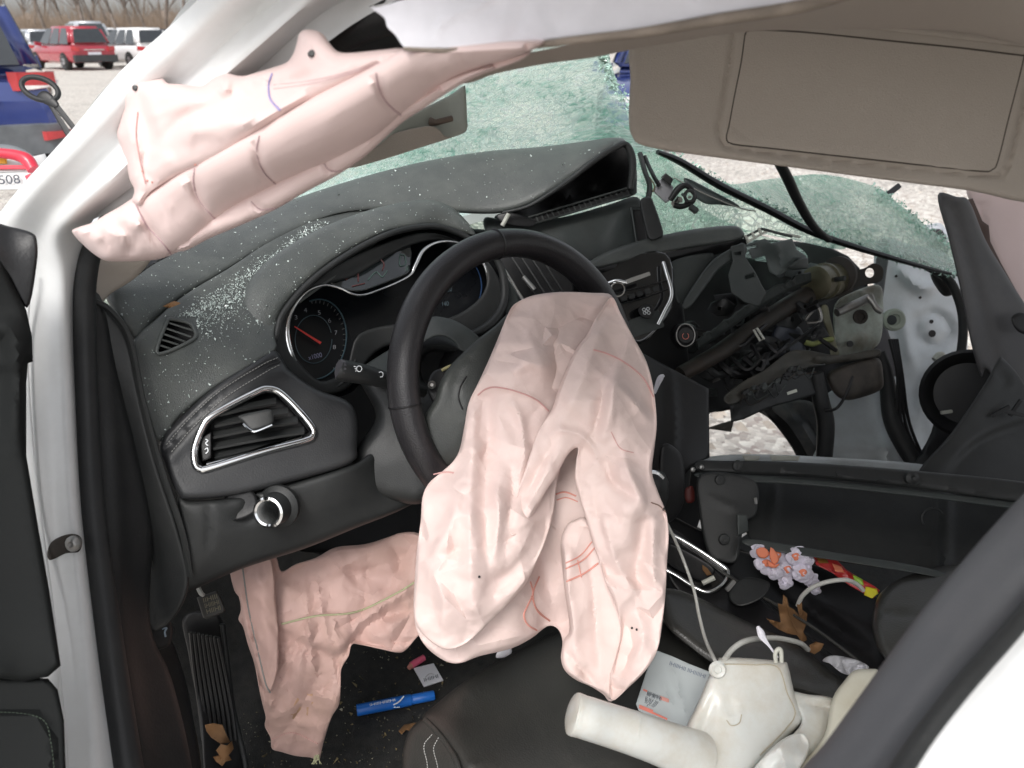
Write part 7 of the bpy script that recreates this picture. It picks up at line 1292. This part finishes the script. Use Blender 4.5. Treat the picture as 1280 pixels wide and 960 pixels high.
# dry leaves
def leaf(nm, label, pts, cx, cy, d=None, z=None, grp=None):
    if z is not None: pp = [dz(x, y, z + rnd.uniform(0, .005)) for x, y in pts]
    else: pp = [(x, y, d + rnd.uniform(-.008, .008)) for x, y in pts]
    o = relief(nm, pp, leafm, None, thick=.0014, res=3, edge=(1.5, .0004), smooth=False, key=label, folds=Folds().crumple((cx - 30, cx + 30, cy - 30, cy + 30), 14, .004, 5, 16, int(cx)), origin=tuple(P(*pp[0]))); tag(o, label, 'leaf', grp)
    xs = [p[0] for p in pts]; ys = [p[1] for p in pts]; S = SURF[label]
    return o
l1 = leaf('dry_leaf', 'large curled brown oak leaf beside the gear console under the flowers', [(979, 743), (984, 748), (986, 758), (993, 762), (999, 770), (996, 756), (1002, 750), (1003, 762), (1009, 767), (1008, 780), (1004, 790), (1008, 796), (1009, 803), (1002, 802), (996, 794), (984, 792), (972, 786), (962, 778), (958, 773), (968, 776), (976, 778), (974, 766), (972, 754), (978, 756)], 985, 772, d=.99)
line_on('midrib', 'large curled brown oak leaf beside the gear console under the flowers', [(982, 750), (988, 772), (1000, 796)], .0009, MATS['dry_leaf'], l1)
leaf('dry_leaf', 'small tan leaf scrap below the large oak leaf on the seat edge', [(1012, 806), (1020, 802), (1030, 805), (1026, 813), (1018, 818), (1012, 815)], 1020, 810, d=.93)
leaf('dry_leaf', 'slim orange leaf resting on the glass strewn dash', [(203, 383), (211, 379), (218, 376), (226, 379), (220, 382), (212, 385)], 214, 380, d=.872)
leaf('dry_leaf', 'brown oak leaf on the kick plate by the bottom edge', [(270, 938), (276, 930), (284, 932), (290, 926), (292, 936), (286, 944), (290, 950), (282, 952), (278, 958), (270, 952), (266, 946), (274, 944)], 279, 942, d=1.09)
leaf('dry_leaf', 'shrivelled pale leaf above the oak leaf on the kick plate', [(256, 906), (266, 904), (278, 906), (282, 916), (288, 928), (276, 930), (264, 922), (258, 914)], 270, 916, d=1.10)
leaf('dry_leaf', 'brown leaf beside the front edge of the driver seat', [(498, 914), (505, 906), (514, 904), (524, 903), (526, 910), (516, 916), (508, 912), (502, 918)], 512, 910, z=FLZ + .01)
leaf('dry_leaf', 'tiny brown leaf scrap behind the chrome gear frame', [(878, 706), (884, 710), (890, 718), (884, 720), (878, 712)], 883, 713, d=1.055)
# artificial flower garland
fl = thing('flower_garland', 'white and lilac artificial flowers with orange centres lying behind the console', 'flowers', tuple(P(980, 700, 1.04)))
fg_ = random.Random(4)
for (cx, cy, rad) in ((948, 690, 9), (958, 704, 13), (972, 694, 11), (985, 712, 14), (995, 696, 12), (1004, 716, 12), (968, 716, 9), (1014, 726, 9), (1008, 700, 9), (982, 728, 9), (1020, 738, 6)):
    d0 = fg_.uniform(1.03, 1.055)
    for k in range(5):
        a = k * 1.257 + fg_.uniform(0, .6); r2 = rad * fg_.uniform(.5, .8); px_, py_ = cx + r2 * .75 * math.cos(a), cy + r2 * .75 * math.sin(a); rr = rad * .72
        relief('petal', [(px_ + rr * (1 + .28 * math.sin(3 * t + k)) * math.cos(t), py_ + rr * .85 * math.sin(t), d0 + .006 * math.cos(t - a)) for t in np.linspace(0, 6.28, 8)[:-1]], petal, fl, thick=.0015, res=3, edge=(1.5, .0006), n=3, folds=Folds(True).facet((px_ - 14, px_ + 14, py_ - 14, py_ + 14), 6, .003, k + int(cx)))
    if rad > 10: relief('flower_centre', [(cx + 5 * math.cos(t) * (1 + .3 * math.sin(4 * t)), cy + 5 * math.sin(t), d0 - .006) for t in np.linspace(0, 6.28, 8)[:-1]], orange, fl, thick=.004, res=3, edge=(2, .002), n=2)
for q in ([(945, 687), (955, 684), (962, 692), (956, 698), (948, 696)], [(963, 684), (970, 690), (974, 700), (968, 706), (962, 698)], [(960, 700), (968, 706), (975, 704), (970, 710), (960, 708)]):
    relief('orange_petal', [(x, y, 1.022) for x, y in q], orange, fl, thick=.003, res=3, edge=(2, .002), n=2)
# bright foil wrapper
wr = relief('foil_wrapper', [(1014, 694, 1.06), (1030, 690, 1.06), (1044, 698, 1.05), (1058, 712, 1.04), (1074, 722, 1.03), (1092, 732, 1.02), (1100, 738, 1.01), (1092, 748, 1.01), (1080, 742, 1.02), (1062, 732, 1.03), (1040, 716, 1.04), (1020, 706, 1.05)], redfoil, None, thick=.004, res=4, edge=(2, .001), key='foil', smooth=False, folds=Folds().crumple((1010, 1100, 690, 750), 30, .008, 5, 14, 8), origin=tuple(P(1060, 720, 1.03)))
tag(wr, 'red and yellow foil wrapper tucked between the flowers and the armrest', 'wrapper')
for q, mm in (([(1082, 733), (1096, 736), (1098, 742), (1090, 748), (1080, 744)], yellow), ([(1066, 718), (1078, 724), (1080, 732), (1068, 728)], mat('green_foil', (.25, .42, .03), .35)), ([(1040, 704), (1052, 708), (1056, 716), (1044, 714)], orange), ([(1020, 696), (1032, 696), (1036, 704), (1024, 704)], mat('brown_foil', (.22, .10, .02), .4))):
    relief('foil_panel', [(x, y, SURF['foil'].d(x, y) - .004) for x, y in q], mm, wr, thick=.004, res=3, edge=(2, .001), smooth=False)
# crumpled clear wrapper
cw = relief('plastic_wrapper', [(1028, 826, .93), (1036, 820, .93), (1050, 820, .93), (1064, 823, .92), (1078, 828, .92), (1086, 834, .91), (1078, 842, .91), (1062, 844, .91), (1050, 840, .92), (1038, 830, .92)], mat('crumpled_clear_film', (.55, .55, .58), .3, var=.3, vs=40), None, thick=.006, res=3, edge=(3, .002), folds=Folds().crumple((1025, 1090, 815, 848), 30, .009, 4, 12, 13), origin=tuple(P(1056, 832, .92)))
tag(cw, 'crumpled clear plastic wrapper between the seat and the console', 'wrapper')
sc2 = relief('paper_scrap', [(620, 822, 1.2), (626, 806, 1.2), (632, 806, 1.2), (640, 812, 1.2), (636, 820, 1.2)], whitepaper, None, thick=.002, res=4, origin=tuple(P(630, 814, 1.2))); tag(sc2, 'white scrap showing under the bottom of the driver airbag', 'scrap')
# --- tools and box standing on the hood, seen left of the pillar
tl_ = thing('pliers', 'black tool with oval loop handle and two prongs in front of the blue car', 'tool', tuple(P(110, 186, 1.5)))
tube('loop_handle', [(27 + 23 + 24 * math.cos(t) * math.cos(.35) - 13 * math.sin(t) * math.sin(.35), 111 + 24 * math.cos(t) * math.sin(.35) + 13 * math.sin(t) * math.cos(.35), 1.5) for t in np.linspace(0, 6.28, 15)[:-1]], .0052, rubber, tl_, closed=True, seg=8, n=3)
relief('tool_joint', [(46, 120, 1.495), (52, 114, 1.495), (62, 116, 1.495), (74, 130, 1.495), (70, 136, 1.495), (60, 132, 1.495), (50, 126, 1.495)], black, tl_, thick=.014, res=4)
relief('tool_prong', [(56, 124, 1.497), (62, 126, 1.497), (88, 164, 1.497), (128, 228, 1.497), (120, 230, 1.497), (80, 166, 1.497)], black, tl_, thick=.010, res=4, smooth=False, edge=(1.5, .001))
relief('tool_prong', [(66, 120, 1.497), (70, 126, 1.497), (95, 158, 1.497), (142, 232, 1.497), (132, 234, 1.497), (90, 162, 1.497), (64, 130, 1.497)], black, tl_, thick=.010, res=4, smooth=False, edge=(1.5, .001))
bx = thing('jump_starter', 'white box with black writing and red handle at the left edge above the fender', 'jump starter', tuple(P(10, 234, 1.6)))
relief('box_shell', [(-60, 214, 1.60), (30, 210, 1.60), (40, 212, 1.60), (40, 226, 1.60), (34, 236, 1.60), (-60, 240, 1.60)], mat('white_box_plastic', (.70, .70, .69), .4), bx, thick=.16, res=7, edge=(3, .003), smooth=False, key='box')
relief('box_shell_top', [(-60, 200, 1.62), (30, 198, 1.62), (56, 192, 1.64), (60, 200, 1.64), (42, 214, 1.60), (-60, 217, 1.60)], MATS['white_box_plastic'], bx, thick=.12, res=7, edge=(3, .004), smooth=False)
tube('red_handle', [(-30, 190, 1.58), (-5, 191, 1.58), (20, 194, 1.58), (34, 200, 1.58), (42, 212, 1.58)], [.010, .010, .011, .013, .012], mat('red_handle_plastic', (.62, .03, .06), .35, coat=.3), bx, seg=12)
bar('red_stripe', (-60, 210, 1.592), (38, 209, 1.592), .008, .006, MATS['red_handle_plastic'], bx)
bar('yellow_sticker', (-30, 199, 1.60), (8, 199, 1.60), .018, .006, mat('yellow_sticker', (.85, .5, .05), .5), bx)
lettering('box_writing', 'IH 2508', (-34, 232, 1.594), (26, 229, 1.594), 11, ink, bx)
bar('red_patch', (33, 224, 1.594), (40, 221, 1.594), .014, .004, MATS['red_handle_plastic'], bx)
relief('grey_dome', [(-60, 185, 1.72), (-10, 180, 1.72), (20, 183, 1.72), (44, 196, 1.72), (44, 206, 1.72), (-60, 206, 1.72)], clad, bx, thick=.08, res=7, edge=(5, .008))
